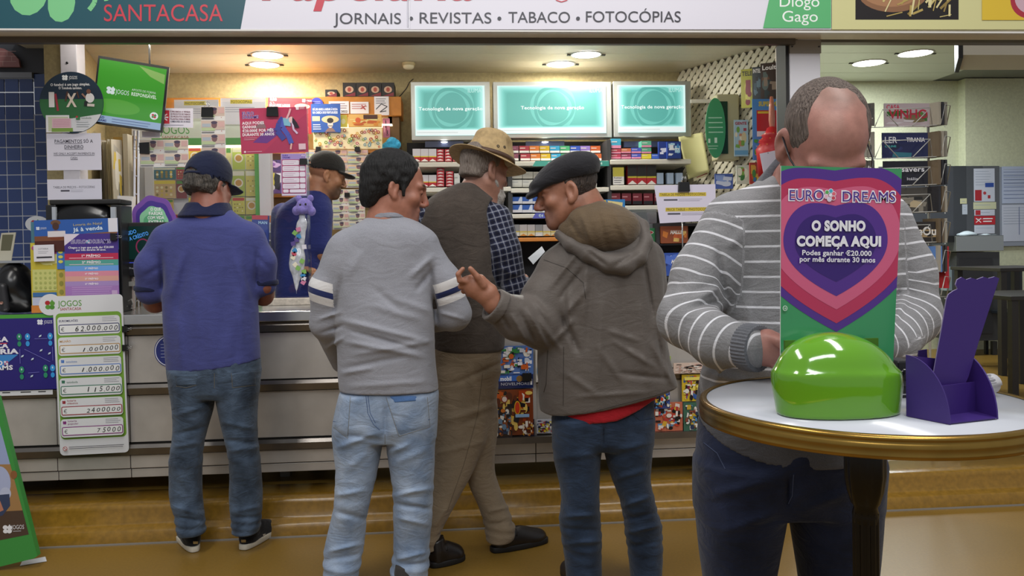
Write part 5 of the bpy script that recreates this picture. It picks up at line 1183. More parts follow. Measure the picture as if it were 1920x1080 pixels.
    jops = U(.035, F.rows(torso, cap=10), *[F.cone(a, b, ra, rb) for a, b, ra, rb in armL[:2]+armR[:2]])+U(.02, *[F.cone(a, b, ra, rb) for a, b, ra, rb in armL[2:]+armR[2:]])
    jops += [('i', Fn(lambda P: (hem(P)-P[:, 2]).astype(f32)), .004), ('s', F.cone((1515, 345, -.02), (1538, 290, -.2), 58, 58), .006), ('i', HalfSpace(J(1424, 654, -.255), J(1408, 652, -.24)-J(1345, 640, -.16)), .002), ('i', HalfSpace(J(1606, 665, -.25), J(1618, 662, -.24)-J(1668, 648, -.16)), .002)] if False else [('i', Fn(lambda P: (hem(P)-P[:, 2]).astype(f32)), .004), ('s', F.cone((1515, 345, -.02), (1538, 290, -.2), 58, 58), .006)]
    cr = F.crease([(1345, 470, 1360, 560, -9, 8), (1300, 560, 1350, 540, 5, 7), (1290, 580, 1350, 565, -5, 6), (1360, 470, 1400, 430, 3, 10), (1355, 690, 1330, 740, 4, 9), (1320, 700, 1420, 720, 4, 9), (1700, 560, 1670, 610, 4, 8), (1690, 540, 1660, 590, -5, 7), (1400, 560, 1420, 690, 3, 12)])
    ju = skin_obj('jumper', jops, [KN, RIB], root, h=.0055, attrs={'sc': sc}, disp=fold_disp(F, .0018, 9, 26, 63, cr), mfn=lambda c: (c[:, 2] < hem(c)+.058))
    for a, b, r0, r1 in (((1398, 650, -.225), (1424, 654, -.258), 38, 37), ((1628, 645, -.225), (1604, 647, -.258), 37, 36)):
        nr_ = 40; mb = MB(); A, B_ = J(*a), J(*b); w_ = nrm(B_-A); u_ = nrm(np.cross(w_, (0, 1, 0))); v_ = np.cross(u_, w_)
        ring = lambda p, r: [tuple(p+(u_*math.cos(t)+v_*math.sin(t))*(r*k+.0022*(i % 2))) for i, t in enumerate(np.linspace(0, 2*math.pi, nr_*2, endpoint=False))]
        n_ = nr_*2; mb.v = ring(A, r0)+ring((A+B_)/2, (r0+r1)/2+1)+ring(B_, r1)+ring(B_+w_*.001, r1-7)
        mb.f = [(q*n_+i, q*n_+(i+1) % n_, (q+1)*n_+(i+1) % n_, (q+1)*n_+i) for q in range(3) for i in range(n_)]; mb.m = [0]*len(mb.f); mb.sm = [False]*len(mb.f)
        sub2(mb.build('cuff', attr_mat('grey_cuff_knit', '#696a70', .9, weave=900)), ju)
    mb = MB(); n_ = 150; pts0 = []
    co = skin_obj('collar', [('u', F.cone((1513, 372, -.02), (1530, 330, -.08), (106, 84), (84, 72), hint=(0, 1, 0)), 0), ('i', HalfSpace(J(1530, 336, -.08), nrm(J(1538, 292, -.2)-J(1515, 350, -.02))), .004), ('s', F.cone((1510, 390, .0), (1540, 296, -.17), (80, 68), (72, 62)), .004)], [RIB], root, h=.005)
    den = attr_mat('indigo_denim', '#161c30', .85, weave=1300, wstr=.3, var=.3, vscale=8, var2='#27304c')
    cj = F.crease([(1478, 890, 1478, 950, -8, 6), (1330, 930, 1450, 900, 4, 10), (1350, 1000, 1460, 960, 4, 10), (1500, 960, 1600, 920, 4, 10)])
    tr = skin_obj('jeans', U(.02, F.rows(hip), F.rows(LL, ex=2.1), F.rows(LR, ex=2.1)), [den], root, h=.007, disp=fold_disp(F, .0026, 12, 36, 65, cj))
    bv = bvh_of(tr)
    for pts in ([(1488, 890), (1486, 930), (1478, 945)], [(1320, 830), (1345, 850), (1360, 880)]): drape_line(root, bv, pts, .0014, M('#39435f', .8), 'seam', tr)
    f1, f2 = J(1382, 1400), J(1570, 1400); DK = M('#241f1d', .5)
    shoe(root, (f1[0], 2.08), (f1[0]-.03, 1.81), DK, LSOLE); shoe(root, (f2[0], 2.08), (f2[0]+.02, 1.81), DK, LSOLE)
    return finish(root, 'person in a grey jumper with white stripes bowed over the high round table')
man_striped()

# ================================================================== 6 shop clerk behind the counter
def clerk():
    F = Fig(570, 4.98, .16); J = F.J; root = empty('person', F.root_loc); k = F.k
    hc = J(612, 331, .0); HR = head_frame((1, .30, -.24)); hs = 1.04; L = lambda *p: hc+HR @ (np.array(p)*hs)
    torso = [(356, 574, 612, .0, 24), (366, 560, 618, 0, 30), (378, 536, 622, 0, 36), (400, 521, 622, 0, 40), (440, 517, 614, 0, 42), (500, 517, 606, 0, 42), (560, 518, 604, 0, 42), (600, 520, 604, 0, 41)]
    zf = .17
    bz = J(560, 600)[2]; cx, cy = J(560, 600)[0], 4.98
    legs = [Loft([(zf+.06, cx+s*.10, cy, .06, .07), (.5, cx+s*.10, cy, .07, .08), (bz+.02, cx+s*.075, cy, .10, .12)], 2.1, .02) for s in (-1, 1)]
    ops = U(.02, F.rows(torso, grow=-.014))
    arm = [((596, 402, -.04), (596, 470, -.05), 26, 22), ((596, 470, -.05), (604, 500, .02), 20, 18), ((604, 500, .02), (650, 505, -.02), 17, 12)]
    for a, b, ra, rb in arm: ops += U(.012, F.cone(a, b, ra-3, rb-3))
    ops += U(.012, F.cone((532, 400, .05), (530, 470, .06), 20, 17), F.cone((530, 470, .06), (560, 505, -.12), 16, 11))
    ops += [('u', Loft([(zf+.06, cx+s*.10, cy, .05, .06), (.5, cx+s*.10, cy, .06, .07), (bz+.06, cx+s*.07, cy, .085, .10)], 2.1, .02), .03) for s in (-1, 1)]
    ops += U(.03, F.cone((598, 345, .0), (592, 366, .0), 23, 26)); ops += head_ops(hc, HR, hs)
    ops += hand_ops(J(650, 505, -.02), nrm((1, -.2, -.1)), (0, 0, -1), 1)+hand_ops(J(560, 505, -.12), nrm((.8, -.4, 0)), (0, 0, -1), 1)
    paint = [((0, .06, -.075), (.08, .075, .058), '#2c2019', .85), ((0, .1, -.05), (.03, .03, .01), '#2c2019', .8), ((0, -.06, .0), (.1, .07, .045), '#6b4a36', .5), ((0, .09, .03), (.055, .03, .006), '#2a1c16', .9)]
    skin_obj('body', ops, [SKIN], root, h=.006, attrs={'tone': tone_fn(hc, HR, hs, '#96684a', paint)})
    skin_obj('t_shirt', U(.03, F.rows(torso, cap=5), F.cone((596, 402, -.04), (597, 458, -.05), 27, 25), F.cone((532, 402, .05), (530, 456, .06), 22, 22))+[('s', F.cone((600, 340, 0), (594, 362, 0), 23, 23), .003)],
             [attr_mat('navy_tshirt', '#252d66', .85, weave=1300, var=.1)], root, h=.007, disp=fold_disp(F, .003, 10, 30, 73, F.crease([(585, 420, 560, 520, 4, 8), (540, 440, 545, 540, -3, 9)])))
    skin_obj('trousers', U(.02, *legs), [attr_mat('black_trousers', '#1a1a1e', .85)], root, h=.01)
    for s in (-1, 1): 
        o = shoe(root, (cx+s*.1, cy-.08), (cx+s*.1, cy+.18), M('#202022', .6), LSOLE); o.location = (0, 0, .16)
    CP = attr_mat('black_cotton_cap', '#1d1c1a', .85, weave=1500, var=.15)
    cops = [('u', Ell(L(0, -.010, .056), (.092, .112, .096), HR), 0), ('i', HalfSpace(L(0, 0, .032), HR @ np.array((0, .12, -1.0))), .004), ('s', Ell(L(0, -.010, .035), (.084, .103, .092), HR), 0), ('s', Ell(L(0, -.12, .045), (.035, .05, .022), HR), .006)]
    for a in np.linspace(-.9, .9, 9): cops.append(('u', Cone(L(.078*math.sin(a), .076*math.cos(a)+.01, .034), L(.066*math.sin(a), .088+.068*math.cos(a), .028), (.016, .004), (.016, .004), hint=HR[:, 2]), .012))
    cap = skin_obj('cap', cops, [CP], root, h=.005)
    sub2(MB().tube([L(.085*math.sin(a), -.010-.103*math.cos(a), .036+.008*math.cos(a)) for a in np.linspace(-.55, .55, 9)], .006, 6).build('strap', CP), cap)
    return finish(root, 'shop clerk in a navy t-shirt and black cap behind the counter')
clerk()
# ================================================================== STALL CONTENTS
def boxpx(mb, x0, y0, x1, y1, Y0, Y1, mi=0, zmin=None):                      # box whose front face covers a photo rectangle at depth Y0
    a, b = at(x0, y1, Y0), at(x1, y0, Y0); zb_ = a[2] if zmin is None else max(a[2], zmin); mb.box(a[0], Y0, zb_, b[0], Y1, b[2], mi); return mb
def tbox(name, x0, y0, x1, y1, Y0, Y1, mat, label, cat, group=None, bevel=.002):
    a, b = at(x0, y1, Y0), at(x1, y0, Y0); c = ((a[0]+b[0])/2, (Y0+Y1)/2, a[2])
    o = MB().box(a[0]-c[0], Y0-c[1], 0, b[0]-c[0], Y1-c[1], b[2]-a[2]).build(name, mat, bevel=bevel); o.location = [float(v) for v in c]; tag(o, label, cat, group); return o
CLIPM = M('#111113', .35)
def clip(px, py, Y, label, w=11, ang=0):                            # binder clip: black body and two wire handles
    k = mpp(px, Y); p = at(px, py, Y); e = empty('binder_clip', p); W = w*k
    MB().prism([(-W, -W*1.1), (W, -W*1.1), (W*.9, W*.5), (-W*.9, W*.5)], -.010, .008).build('body', CLIPM, e)
    for yy in (-.013, .010):
        MB().tube([(-W*.35, yy, W*.4), (-W*.2, yy-.002, W*1.5), (W*.2, yy-.002, W*1.5), (W*.35, yy, W*.4)], .0011, 6).build('wire_handle', STEEL, e)
    e.rotation_euler = (0, math.radians(ang), 0); tag(e, label, 'clip', 'black binder clips'); return e

# ---------------- round football sign, notices on the post, TV
s = Sheet(77, 135, 192, 250, 4.452, '#1c2f42', th=.004, shape=[(134.5+57.5*math.cos(2*math.pi*i/48), 192.5-57.5*math.sin(2*math.pi*i/48)) for i in range(48)])
R_ = 57.0; cc = (134.5, 192.5)
def arc(y): return math.sqrt(max(0, R_*R_-(y-cc[1])**2))
s.face([(cc[0]-arc(186), 186)]+[(cc[0]-arc(y), y) for y in range(190, 248, 4)]+[(cc[0]+arc(y), y) for y in range(246, 184, -4)], '#2f6b3c')
s.face([(cc[0]-arc(224), 224), (134, 222), (cc[0]+arc(214), 214)]+[(cc[0]+arc(y), y) for y in range(216, 249, 3)]+[(cc[0]-arc(y), y) for y in range(247, 224, -3)], '#dcdde2')
s.text('O futebol é um jogo simples.', 133, 161, 4.6, '#f2f3f6', w=71, al='c', bold=.02, ang=1); s.text('O Totobola também.', 133, 167.5, 4.4, '#f2f3f6', w=42, al='c', bold=.02)
brandmark(s, 119, 149, 8, '#e8ecf0', 15)
s.text('1', 94, 200, 26, '#e8e4e4', w=10, bold=.03); s.text('X', 125, 200, 24, '#e0d2c4', w=19, bold=.03); s.line(106, 176, 110, 208, 4, '#a03040'); s.line(128, 172, 124, 190, 3, '#5a3a30'); s.line(145, 172, 148, 184, 2.5, '#5a3a30')
s.ell(168, 184, 8, 9, '#e4e2e4'); s.ell(166, 172, 4, 4.5, '#7a5040'); s.line(161, 190, 160, 199, 6, '#1e2224'); s.line(163, 197, 176, 198, 5, '#d8ccc6'); s.line(160, 183, 154, 176, 3, '#a07868')
s.rect(88, 216, 130, 248, '#e9e7ea'); s.rect(92, 219, 128, 246, '#c9cdb0'); s.rect(99, 222, 133, 240, '#e2b9c6'); s.rect(98, 240, 136, 247, '#7fa045')
for i in range(5): s.line(101, 225+3*i, 131, 225+3*i-1, .6, '#c58a9c')
clover(s, 146, 221, 4, ['#b8323c', '#2f7d46', '#2f7d46', '#2f7d46']); s.text('totobola', 152, 223, 3.6, '#4f6b62', w=18); s.greek(143, 229, 168, 4, 3, '#8d9aa0', .8)
s.build('football_sign', rot=0, label='round football-themed sign in green and navy on the left post', cat='sign')
s = Sheet(90, 250, 188, 319, 4.457, '#dcd9e6')
for t, y, h, w_, b_ in (('PAGAMENTOS SÓ A', 268, 6.2, 69, .012), ('DINHEIRO', 278.5, 6.2, 34, .012), ('WE ONLY ACCEPT PAYMENTS IN', 290, 4.0, 74, 0), ('CASH.', 298, 4.0, 13, 0)):
    s.text(t, 139, y, h, '#3c3a48', w=w_, al='c', bold=b_)
    s.rect(139-w_/2, y+1, 139+w_/2*(.45 if 'SÓ' in t else 1), y+1.8, '#3c3a48')
s.build('cash_notice', label='white notice asking for cash payments on the left post', cat='notice')
s = Sheet(91, 336, 189, 374, 4.457, '#d8d5e2'); s.text('TABELA DE PREÇOS – FOTOCÓPIAS', 139, 353, 4.2, '#55535f', w=75, al='c'); s.rect(115, 356, 131, 359, '#4a4854'); s.greek(133, 356, 160, 3, 2, '#a9a7b4', .7)
s.build('price_notice', label='white photocopy price notice below the cash notice on the left post', cat='notice')
YW = 14; cw = math.cos(math.radians(YW)); cxm = 246
X = lambda x: cxm+(x-cxm)/cw
s = Sheet(X(187), 116, X(305), 240, 4.545, '#151617', th=.035, rough=.35)
s.rect(X(190), 121, X(301), 237, M('#3f9a2a', .3, emit=.55)); s.rect(X(190), 224, X(301), 237, M('#9db8d8', .3, emit=.55))
s.ell(X(225), 205, 40, 14, M('#58a83a', .3, emit=.55)); s.face([(X(255), 123), (X(299), 132), (X(299), 150), (X(275), 140)], M('#86b060', .3, emit=.55))
clover(s, X(213), 176, 7, [M('#d8e6e6', .3, emit=.6)]); s.text('JOGOS', X(221), 181, 8.5, M('#d8e6e6', .3, emit=.6), w=22/cw); s.text('APOSTE DE FORMA', X(247), 171, 4, M('#c8dcc8', .3, emit=.6), w=40/cw); s.text('RESPONSÁVEL', X(247), 180, 6.2, M('#d8e6d8', .3, emit=.6), w=42/cw, bold=.02)
s.ell(X(288), 212, 7/cw, 7, M('#dfe6e6', .3, emit=.6)); clover(s, X(288), 212, 4, [M('#b8323c', .3), M('#3f8a4a', .3)]); s.text('EURO', X(192), 230, 4, '#2f3a88', w=16, bold=.03); s.text('DREAMS', X(192), 235.5, 4, '#2f3a88', w=20, bold=.03); s.greek(X(220), 228, X(285), 5, 2, '#4a5a90', 1)
tv = s.build('television', rot=-7, yaw=YW, label='green television screen tilted on the left of the stall', cat='television')
q = at(281, 122, 4.575)
tag(MB().tube([(float(q[0]), 4.575, float(q[2])-.01), (float(q[0]), 4.575, 2.6)], .006, 6).build('ceiling_rod', STEEL), 'thin rod from the ceiling to the television', 'rod')

# ---------------- newspapers and shelves along the left wall
g = random.Random(21)
for i in range(7):
    x0 = 188+i*3.5; y0 = 262+g.random()*10; y1 = 380+g.random()*22
    s = Sheet(x0, y0, x0+22, y1, 5.62-i*.045, g.choice(['#c9c4b4', '#b9b2a2', '#d2cec2']), th=.012); busy(s, x0+1, y0+8, x0+21, y1-4, 10, ['#8f8b84', '#b33a34', '#5a6a80', '#d2b84a', '#a8a298', '#e2dfd6'], i, .2, .6)
    s.build('newspaper', yaw=55, rot=g.uniform(-3, 3), label='folded newspaper hanging in the stack by the left wall', cat='newspaper', group='newspapers hanging by the left wall')
tag(MB().box(float(at(213, 300, 5.5)[0]), 5.5, .17, float(at(231, 300, 5.5)[0]), 5.85, 2.1).build('cupboard', M('#a88a4a', .6, var=.12, vscale=14)), 'plain ochre wooden cupboard side at the left wall', 'cupboard')
tag(MB().box(float(at(231, 300, 5.36)[0]), 5.36, .17, float(at(240, 300, 5.36)[0]), 5.44, 2.1).build('board_plank', M('#b7b0a0', .6)), 'pale upright plank between the cupboard and the wire rack', 'plank')
tag(MB().box(float(at(240, 300, 5.45)[0]), 5.45, .17, float(at(256, 300, 5.45)[0]), 5.85, 2.1).build('cupboard', M('#7d6230', .6, var=.12, vscale=14)), 'dark ochre cupboard side behind the wire rack', 'cupboard')
e = empty('wire_rack', at(255, 470, 4.7)); tag(e, 'tall thin white wire rack beside the lottery display', 'rack')
for xx in (252, 259):
    a, b = at(xx, 245, 4.7)-np.array(e.location), at(xx, 545, 4.7)-np.array(e.location); b[2] = WT+.001-e.location.z; MB().tube([a, b], .006, 8).build('upright', WHITEP, e)
for yy in range(262, 540, 34):
    a, b = at(252, yy, 4.7)-np.array(e.location), at(259, yy, 4.7)-np.array(e.location); MB().tube([a, b], .0035, 6).build('rung', WHITEP, e)
s = Sheet(222, 368, 249, 470, 4.66, '#d6d2cc', th=.05); s.greek(227, 382, 242, 3, 4, '#8a8a90', .8); s.build('paper_box', label='white paper tray box by the purple rainbow card', cat='box', rot=-4)

# ---------------- lottery display cabinet behind the polo man
lx0, lx1 = 284, 484
e = empty('display_cabinet', at(390, 500, 5.45)); tag(e, 'white lottery display cabinet with lit green header', 'cabinet')
def esub(mb, name, mat, e, bevel=0): return sub(mb.build(name, mat, bevel=bevel), e)
esub(boxpx(MB(), 256, 216, 500, 600, 5.46, 5.6), 'body', M('#cfcfd2', .5), e)
esub(boxpx(MB(), 484, 262, 492, 600, 5.40, 5.46), 'frame', M('#58a845', .5), e); esub(boxpx(MB(), 492, 240, 505, 600, 5.38, 5.46), 'frame', M('#d8d8dc', .5), e)
esub(boxpx(MB(), 278, 300, 285, 600, 5.40, 5.46), 'frame', M('#d2d2d6', .5), e)
esub(boxpx(MB(), 285, 272, 484, 277, 5.38, 5.42), 'light_tube', M('#fff0c0', .5, emit=3), e)
hs_ = Sheet(288, 205, 500, 272, 5.37, '#d5dcc8', th=.02); hs_.rect(288, 259, 500, 272, '#4f9c3c'); hs_.text('JOGOS', 303, 251, 15, '#4f9c3c', w=54, res=4); hs_.text('SANTACASA', 307, 260, 5.2, '#b0483c', w=49)
hs_.build('header', parent=e)
PALC = ['#c9c04a', '#b8ba58', '#8ea848', '#d8cf70', '#2f6f7a', '#9c2f34', '#cbb288', '#6b2a30', '#b0c060']
cards = [(287, 314, 329, 336, '#2a6672'), (331, 313, 352, 336, '#9a2c34'), (287, 338, 329, 372, '#c8ac7c'), (331, 338, 350, 372, '#7a2a2e'), (287, 374, 325, 400, '#cbb060'), (300, 402, 340, 436, '#c6b868'), (331, 276, 352, 311, '#c89a3a'), (354, 276, 377, 312, '#cfae3c'), (424, 276, 434, 330, '#c9c48a')]
for r, (ya, yb) in enumerate(((277, 318), (320, 368), (370, 402), (404, 440), (442, 480))):
    cards += [(436, ya, 459, yb, ['#a8b84a', '#9fb048', '#c6c25a'][r % 3]), (461, ya, 483, yb, '#c2b95c')]
    if r: cards += [(412, ya, 434, yb, '#bcb25a'), (354, ya, 380, yb, '#a8a048'), (384, ya, 410, yb, '#c0a848')]
for i, (x0, y0, x1, y1, c) in enumerate(cards):
    s = Sheet(x0, y0, x1, y1, 5.43, c, th=.003); g = random.Random(i)
    s.rect(x0+1, y0+1, x1-1, y0+(y1-y0)*.2, g.choice(['#d9c93a', '#4f8a3a', '#b0392e', '#d0d0c0']))
    if (y1-y0) > 30 and i % 2: s.ell((x0+x1)/2, y0+(y1-y0)*.48, (x1-x0)*.36, (x1-x0)*.36, '#d8d2c0').ell((x0+x1)/2, y0+(y1-y0)*.48, (x1-x0)*.25, (x1-x0)*.25, '#b98a3a')
    else:
        for a in range(4):
            for b_ in range(3): s.ell(x0+(x1-x0)*(.2+.2*a), y0+(y1-y0)*(.4+.2*b_), (x1-x0)*.06, (x1-x0)*.06, g.choice(['#e3dcb0', '#8a7a3a', '#d0b84a']), n=8)
    s.build('scratch_card', label='printed scratch card fixed in the lottery display cabinet', cat='scratch card', group='scratch cards in the lottery display cabinet')

# ---------------- orange notice cupboard behind, boxes on it
OR = M('#b8772e', .6, var=.12, vscale=16)
e = empty('notice_cupboard', at(520, 480, 5.7)); tag(e, 'orange wooden cupboard with pinned notices along the back wall', 'cupboard')
esub(boxpx(MB(), 300, 183, 500, 600, 5.80, 5.88), 'back_panel', OR, e); esub(boxpx(MB(), 500, 181, 752, 218, 5.62, 5.88), 'top_box', OR, e, .003)
esub(boxpx(MB(), 500, 218, 735, 236, 5.66, 5.88), 'inner', M('#d6c9a2', .6), e); esub(boxpx(MB(), 735, 200, 748, 560, 5.66, 5.88), 'side', M('#6d4f28', .6), e)
esub(boxpx(MB(), 500, 236, 735, 600, 5.72, 5.88), 'back_panel', M('#b9a06a', .6), e)
esub(boxpx(MB(), 500, 232, 735, 235.5, 5.60, 5.72), 'light_tube', M('#fff0c8', .5, emit=2), e)
for yy in (281, 363): esub(boxpx(MB(), 497, yy, 735, yy+7, 5.58, 5.72), 'shelf', OR, e)
for i, (x0, y0, x1, y1) in enumerate(((610, 168, 632, 182), (643, 155, 667, 181), (668, 155, 691, 181), (692, 155, 715, 181), (716, 155, 739, 181))):
    o = tbox('carton', x0, y0, x1, y1, 5.64, 5.80, M('#1b1718', .5), 'small black carton on the notice cupboard apart from the row of four' if i == 0 else 'black carton with cream emblem in the row of four on the notice cupboard', 'box', None if i == 0 else 'row of black cartons on the notice cupboard')
    sq = Sheet(x0, y0, x1, y1, 5.638, '#1b1718', th=.0006); sq.ell((x0+x1)/2, (y0+y1)/2, (x1-x0)*.32, (y1-y0)*.24, '#c9a48a').ell((x0+x1)/2, (y0+y1)/2, (x1-x0)*.15, (y1-y0)*.16, '#a04434')
    sq.face([(x0+2, y1-1), (x1-1, y1-1), (x1-1, y1-8)], '#7a2430'); pp = sq.build('front', parent=None); pp.parent = o; pp.matrix_parent_inverse = Matrix.Translation(o.location).inverted()
for nm, x0, y0, x1, y1, Yy, c, lab in (('notice', 328, 187, 409, 222, 5.32, '#dbd9dc', 'white photocopies notice with yellow heading, left of two'), ('notice', 415, 184, 497, 233, 5.34, '#dedce0', 'white fotocópias notice with yellow heading, right of two')):
    s = Sheet(x0, y0, x1, y1, Yy, c); t = 'PHOTOCOPIES' if x0 == 328 else 'FOTOCÓPIAS'; s.rect(x0+18, y0+3, x0+58, y0+10.5, '#d8c53a'); s.text(t, x0+38, y0+9.4, 4.8, '#4a4630', w=37, al='c', bold=.01); s.greek(x0+8, y0+17, x1-10, 4, 3, '#9a99a4', 1); s.build(nm, label=lab, cat='notice')
for x0, y0, x1, y1, lab, ink in ((617, 190, 654, 213, 'small white notice numbered on the orange cupboard top', '#6a3030'), (657, 191, 691, 213, 'small white notice with a red symbol on the orange cupboard top', '#a03a3a'), (702, 181, 729, 216, 'white sheet with black sketch on the orange cupboard top', '#33323a')):
    s = Sheet(x0, y0, x1, y1, 5.615, '#d9d6da'); s.greek(x0+3, y0+4, x1-3, 4, 3, ink, 1)
    if x0 == 617: s.text('2022', x1-3, y1-2, 4, '#222', al='r', bold=.02)
    if x0 == 657: s.line(676, 204, 686, 198, 2, ink); s.line(678, 197, 685, 206, 2, ink)
    if x0 == 702: s.poly([(705, 205), (715, 195), (726, 200), (712, 210), (724, 208)], 1.6, ink)
    s.build('notice', label=lab, cat='notice')
s = Sheet(654, 215, 715, 238, 5.578, '#e0b060', th=.03); busy(s, 655, 222, 714, 237, 14, ['#d88a30', '#e8d890', '#c05a20', '#f0e8c0'], 4); s.rect(682, 216, 708, 224, '#4a2416'); s.ell(672, 226, 5, 5, '#d05a28'); s.build('snack_box', label='yellow snack box with dark banner under the orange cupboard top', cat='box')
s = Sheet(638, 216, 651, 238, 5.582, '#e6dc5a', th=.02); s.ell(644, 228, 4, 5, '#f2efb0'); s.build('snack_box', label='small plain yellow box left of the yellow snack box', cat='box')
for x0, x1, lab in ((588, 650, 'doughnut-patterned paper sheet above the clerk, left of two'), (651, 716, 'doughnut-patterned paper sheet above the clerk, right of two')):
    s = Sheet(x0, 240, x1, 279, 5.56, '#e9d9ae'); g = random.Random(x0)
    for i in range(44):
        r = g.uniform(1.3, 3.6); cx, cy = g.uniform(x0+r+.5, x1-r-.5), g.uniform(240+r+.5, 279-r-.5); s.ell(cx, cy, r, r, g.choice(['#b0482c', '#c99a30', '#6f8f3a', '#b05a6a', '#8a4a2a', '#5f8a9a']), n=10).ell(cx, cy, r*.4, r*.4, '#e9d9ae', n=8)
    s.build('patterned_sheet', label=lab, cat='paper')
def tickets(x0, y0, x1, y1, Yy, cols, rows, name, lab, rot=0, tint='#d8c8b8', parent=None):
    s = Sheet(x0, y0, x1, y1, Yy, '#dddad8'); w_, h_ = (x1-x0)/cols, (y1-y0)/rows
    for i in range(cols):
        for j in range(rows):
            a, b_ = x0+i*w_, y0+j*h_
            s.rect(a+.6, b_+.6, a+w_-.8, b_+h_*.70, tint); s.rect(a+.8, b_+h_*.55, a+w_*.58, b_+h_*.78, '#b5c49a'); s.ell(a+w_*.55, b_+h_*.34, w_*.12, h_*.26, '#7a5a5e', n=10); s.ell(a+w_*.55, b_+h_*.18, w_*.14, h_*.12, '#4c4258', n=8); s.rect(a+w_*.05, b_+h_*.25, a+w_*.4, b_+h_*.5, '#a9b2bc'); s.rect(a+w_*.72, b_+h_*.1, a+w_-.9, b_+h_*.5, '#cfa8a4'); s.rect(a+1, b_+h_*.86, a+w_*.55, b_+h_*.93, '#6d6c70'); s.ell(a+w_*.85, b_+h_*.8, .8, .8, '#b03a3a', n=6)
    return s.build(name, label=lab, cat='ticket sheet', rot=rot)
tickets(264, 262, 352, 313, 4.614, 2, 2, 'ticket_sheet', 'wide sheet of four lottery tickets left of the navy cap')
tickets(378, 200, 422, 302, 4.614, 1, 4, 'ticket_sheet', 'tall strip of four lottery tickets above the navy cap', tint='#c9b4a8')
tickets(575, 281, 690, 352, 5.573, 3, 5, 'ticket_sheet', 'sheet of many lottery tickets behind the clerk, upper of two', tint='#d9b890')
tickets(624, 355, 684, 430, 5.571, 2, 5, 'ticket_sheet', 'sheet of many lottery tickets behind the clerk, lower of two', tint='#d8d2b8')
clip(389, 207, 4.612, 'black binder clip on the tall strip of lottery tickets'); clip(268, 278, 4.612, 'black binder clip on the wide sheet of lottery tickets', ang=-90)
for i, (x, y, lab) in enumerate(((597, 278, 'left of two'), (670, 278, 'right of two'), (651, 364, 'lowest, on the lower ticket sheet'))): clip(x, y, 5.562, 'black binder clip above the clerk’s ticket sheets, '+lab, w=5)
s = Sheet(267, 246, 300, 258, 4.614, '#d9d5de'); s.greek(271, 249, 294, 3, 3, '#c8a8b4', .7); s.build('paper_slip', label='small white slip under the television', cat='paper')
# no-smoking notice
s = Sheet(291, 203, 361, 239, 4.608, '#ddd9e6'); s.rect(294, 207, 318, 232, '#c3303f'); s.line(298, 214, 314, 226, 2, '#eee'); s.line(298, 226, 314, 214, 2, '#eee'); s.rect(297, 219, 316, 221.5, '#eee')
for i, t in enumerate(('É PROIBIDA A VENDA', 'DE PRODUTOS DE TABACO', 'OU PRODUTOS À BASE DE', 'PLANTAS PARA FUMAR', 'A MENORES DE 18 ANOS')): s.text(t, 338, 211+i*4.6, 3, '#6a2c40' if i < 4 else '#3a3a55', w=36, al='c', bold=.02)
s.greek(296, 234, 350, 3, 1, '#8d8aa0', .8); s.build('tobacco_notice', label='white tobacco notice with red crossed square hung by the television', cat='notice', rot=-1)
# pink euro dreams poster
PINK = '#b23a5c'
s = Sheet(452, 202, 575, 287, 4.612, PINK, rough=.35)
s.face([(490, 287), (552, 287), (575, 262), (575, 215), (540, 240)], '#a8365a'); s.face([(474, 266), (505, 240), (538, 240), (500, 268)], '#6a3a86')
s.face([(474, 240), (495, 226), (500, 240)], '#8a6a70')
s.text('EURO', 457, 214, 5.4, '#e8e4f2', w=22, bold=.05).text('EURO', 457, 214, 5.4, '#4a3494', w=22, bold=.02); s.text('DREAMS', 457, 221, 5.4, '#e8e4f2', w=30, bold=.05).text('DREAMS', 457, 221, 5.4, '#4a3494', w=30, bold=.02)
for i, (t, w_) in enumerate((('AQUI PODES', 40), ('GANHAR', 26), ('€20.000€ POR MÊS', 57), ('DURANTE 30 ANOS', 58))): s.text(t, 456, 232+i*7.2, 5, '#f0e6ee', w=w_, bold=.03)
s.greek(458, 257, 484, 3, 2, '#d8a8ba', .8); s.ell(459, 283, 2, 2, '#e8cfd8'); s.rect(463, 282.5, 490, 283.5, '#d8a8ba'); brandmark(s, 556, 206.5, 4.5, '#f0e4ec', 9)
# leaning dancer drawn from flat print shapes
s.poly([(532, 222), (524, 232), (520, 246), (532, 262)], 10, '#3d4596'); s.poly([(534, 226), (530, 240), (540, 255), (545, 270)], 9, '#4a55b0'); s.face([(531, 222), (545, 222), (545, 238), (533, 236)], '#7ab0c8'); s.ell(547, 226, 5, 6, '#e0b8b8'); s.poly([(538, 224), (543, 214), (546, 205)], 3.5, '#d8a8b0'); s.poly([(548, 228), (550, 244), (557, 252)], 3.5, '#d0b8d8'); s.face([(549, 220), (557, 232), (561, 241), (553, 241), (548, 231)], '#241a28'); s.poly([(545, 270), (543, 281)], 3, '#e0b0a8'); s.rect(558, 271, 571, 282, '#dcbcc8')
s.build('lottery_poster', label='pink poster with a bending dancer hung above the counter', cat='poster', rot=1.5); clip(511, 206, 4.61, 'black binder clip on the pink dancer poster')
s = Sheet(503, 184, 584, 250, 5.592, '#b3262c'); s.text('EURO', 507, 190, 5, '#f0e0e0', w=12, bold=.03); s.text('HÁ 240 ANOS A JOGAR', 506, 201, 5, '#f0e0e0', w=38, bold=.03); s.ell(566, 199, 14, 5, '#d8c8a8'); brandmark(s, 566, 190, 5, '#f0e4ec', 10); s.build('red_poster', label='red poster half hidden behind the pink dancer poster', cat='poster', rot=-2)
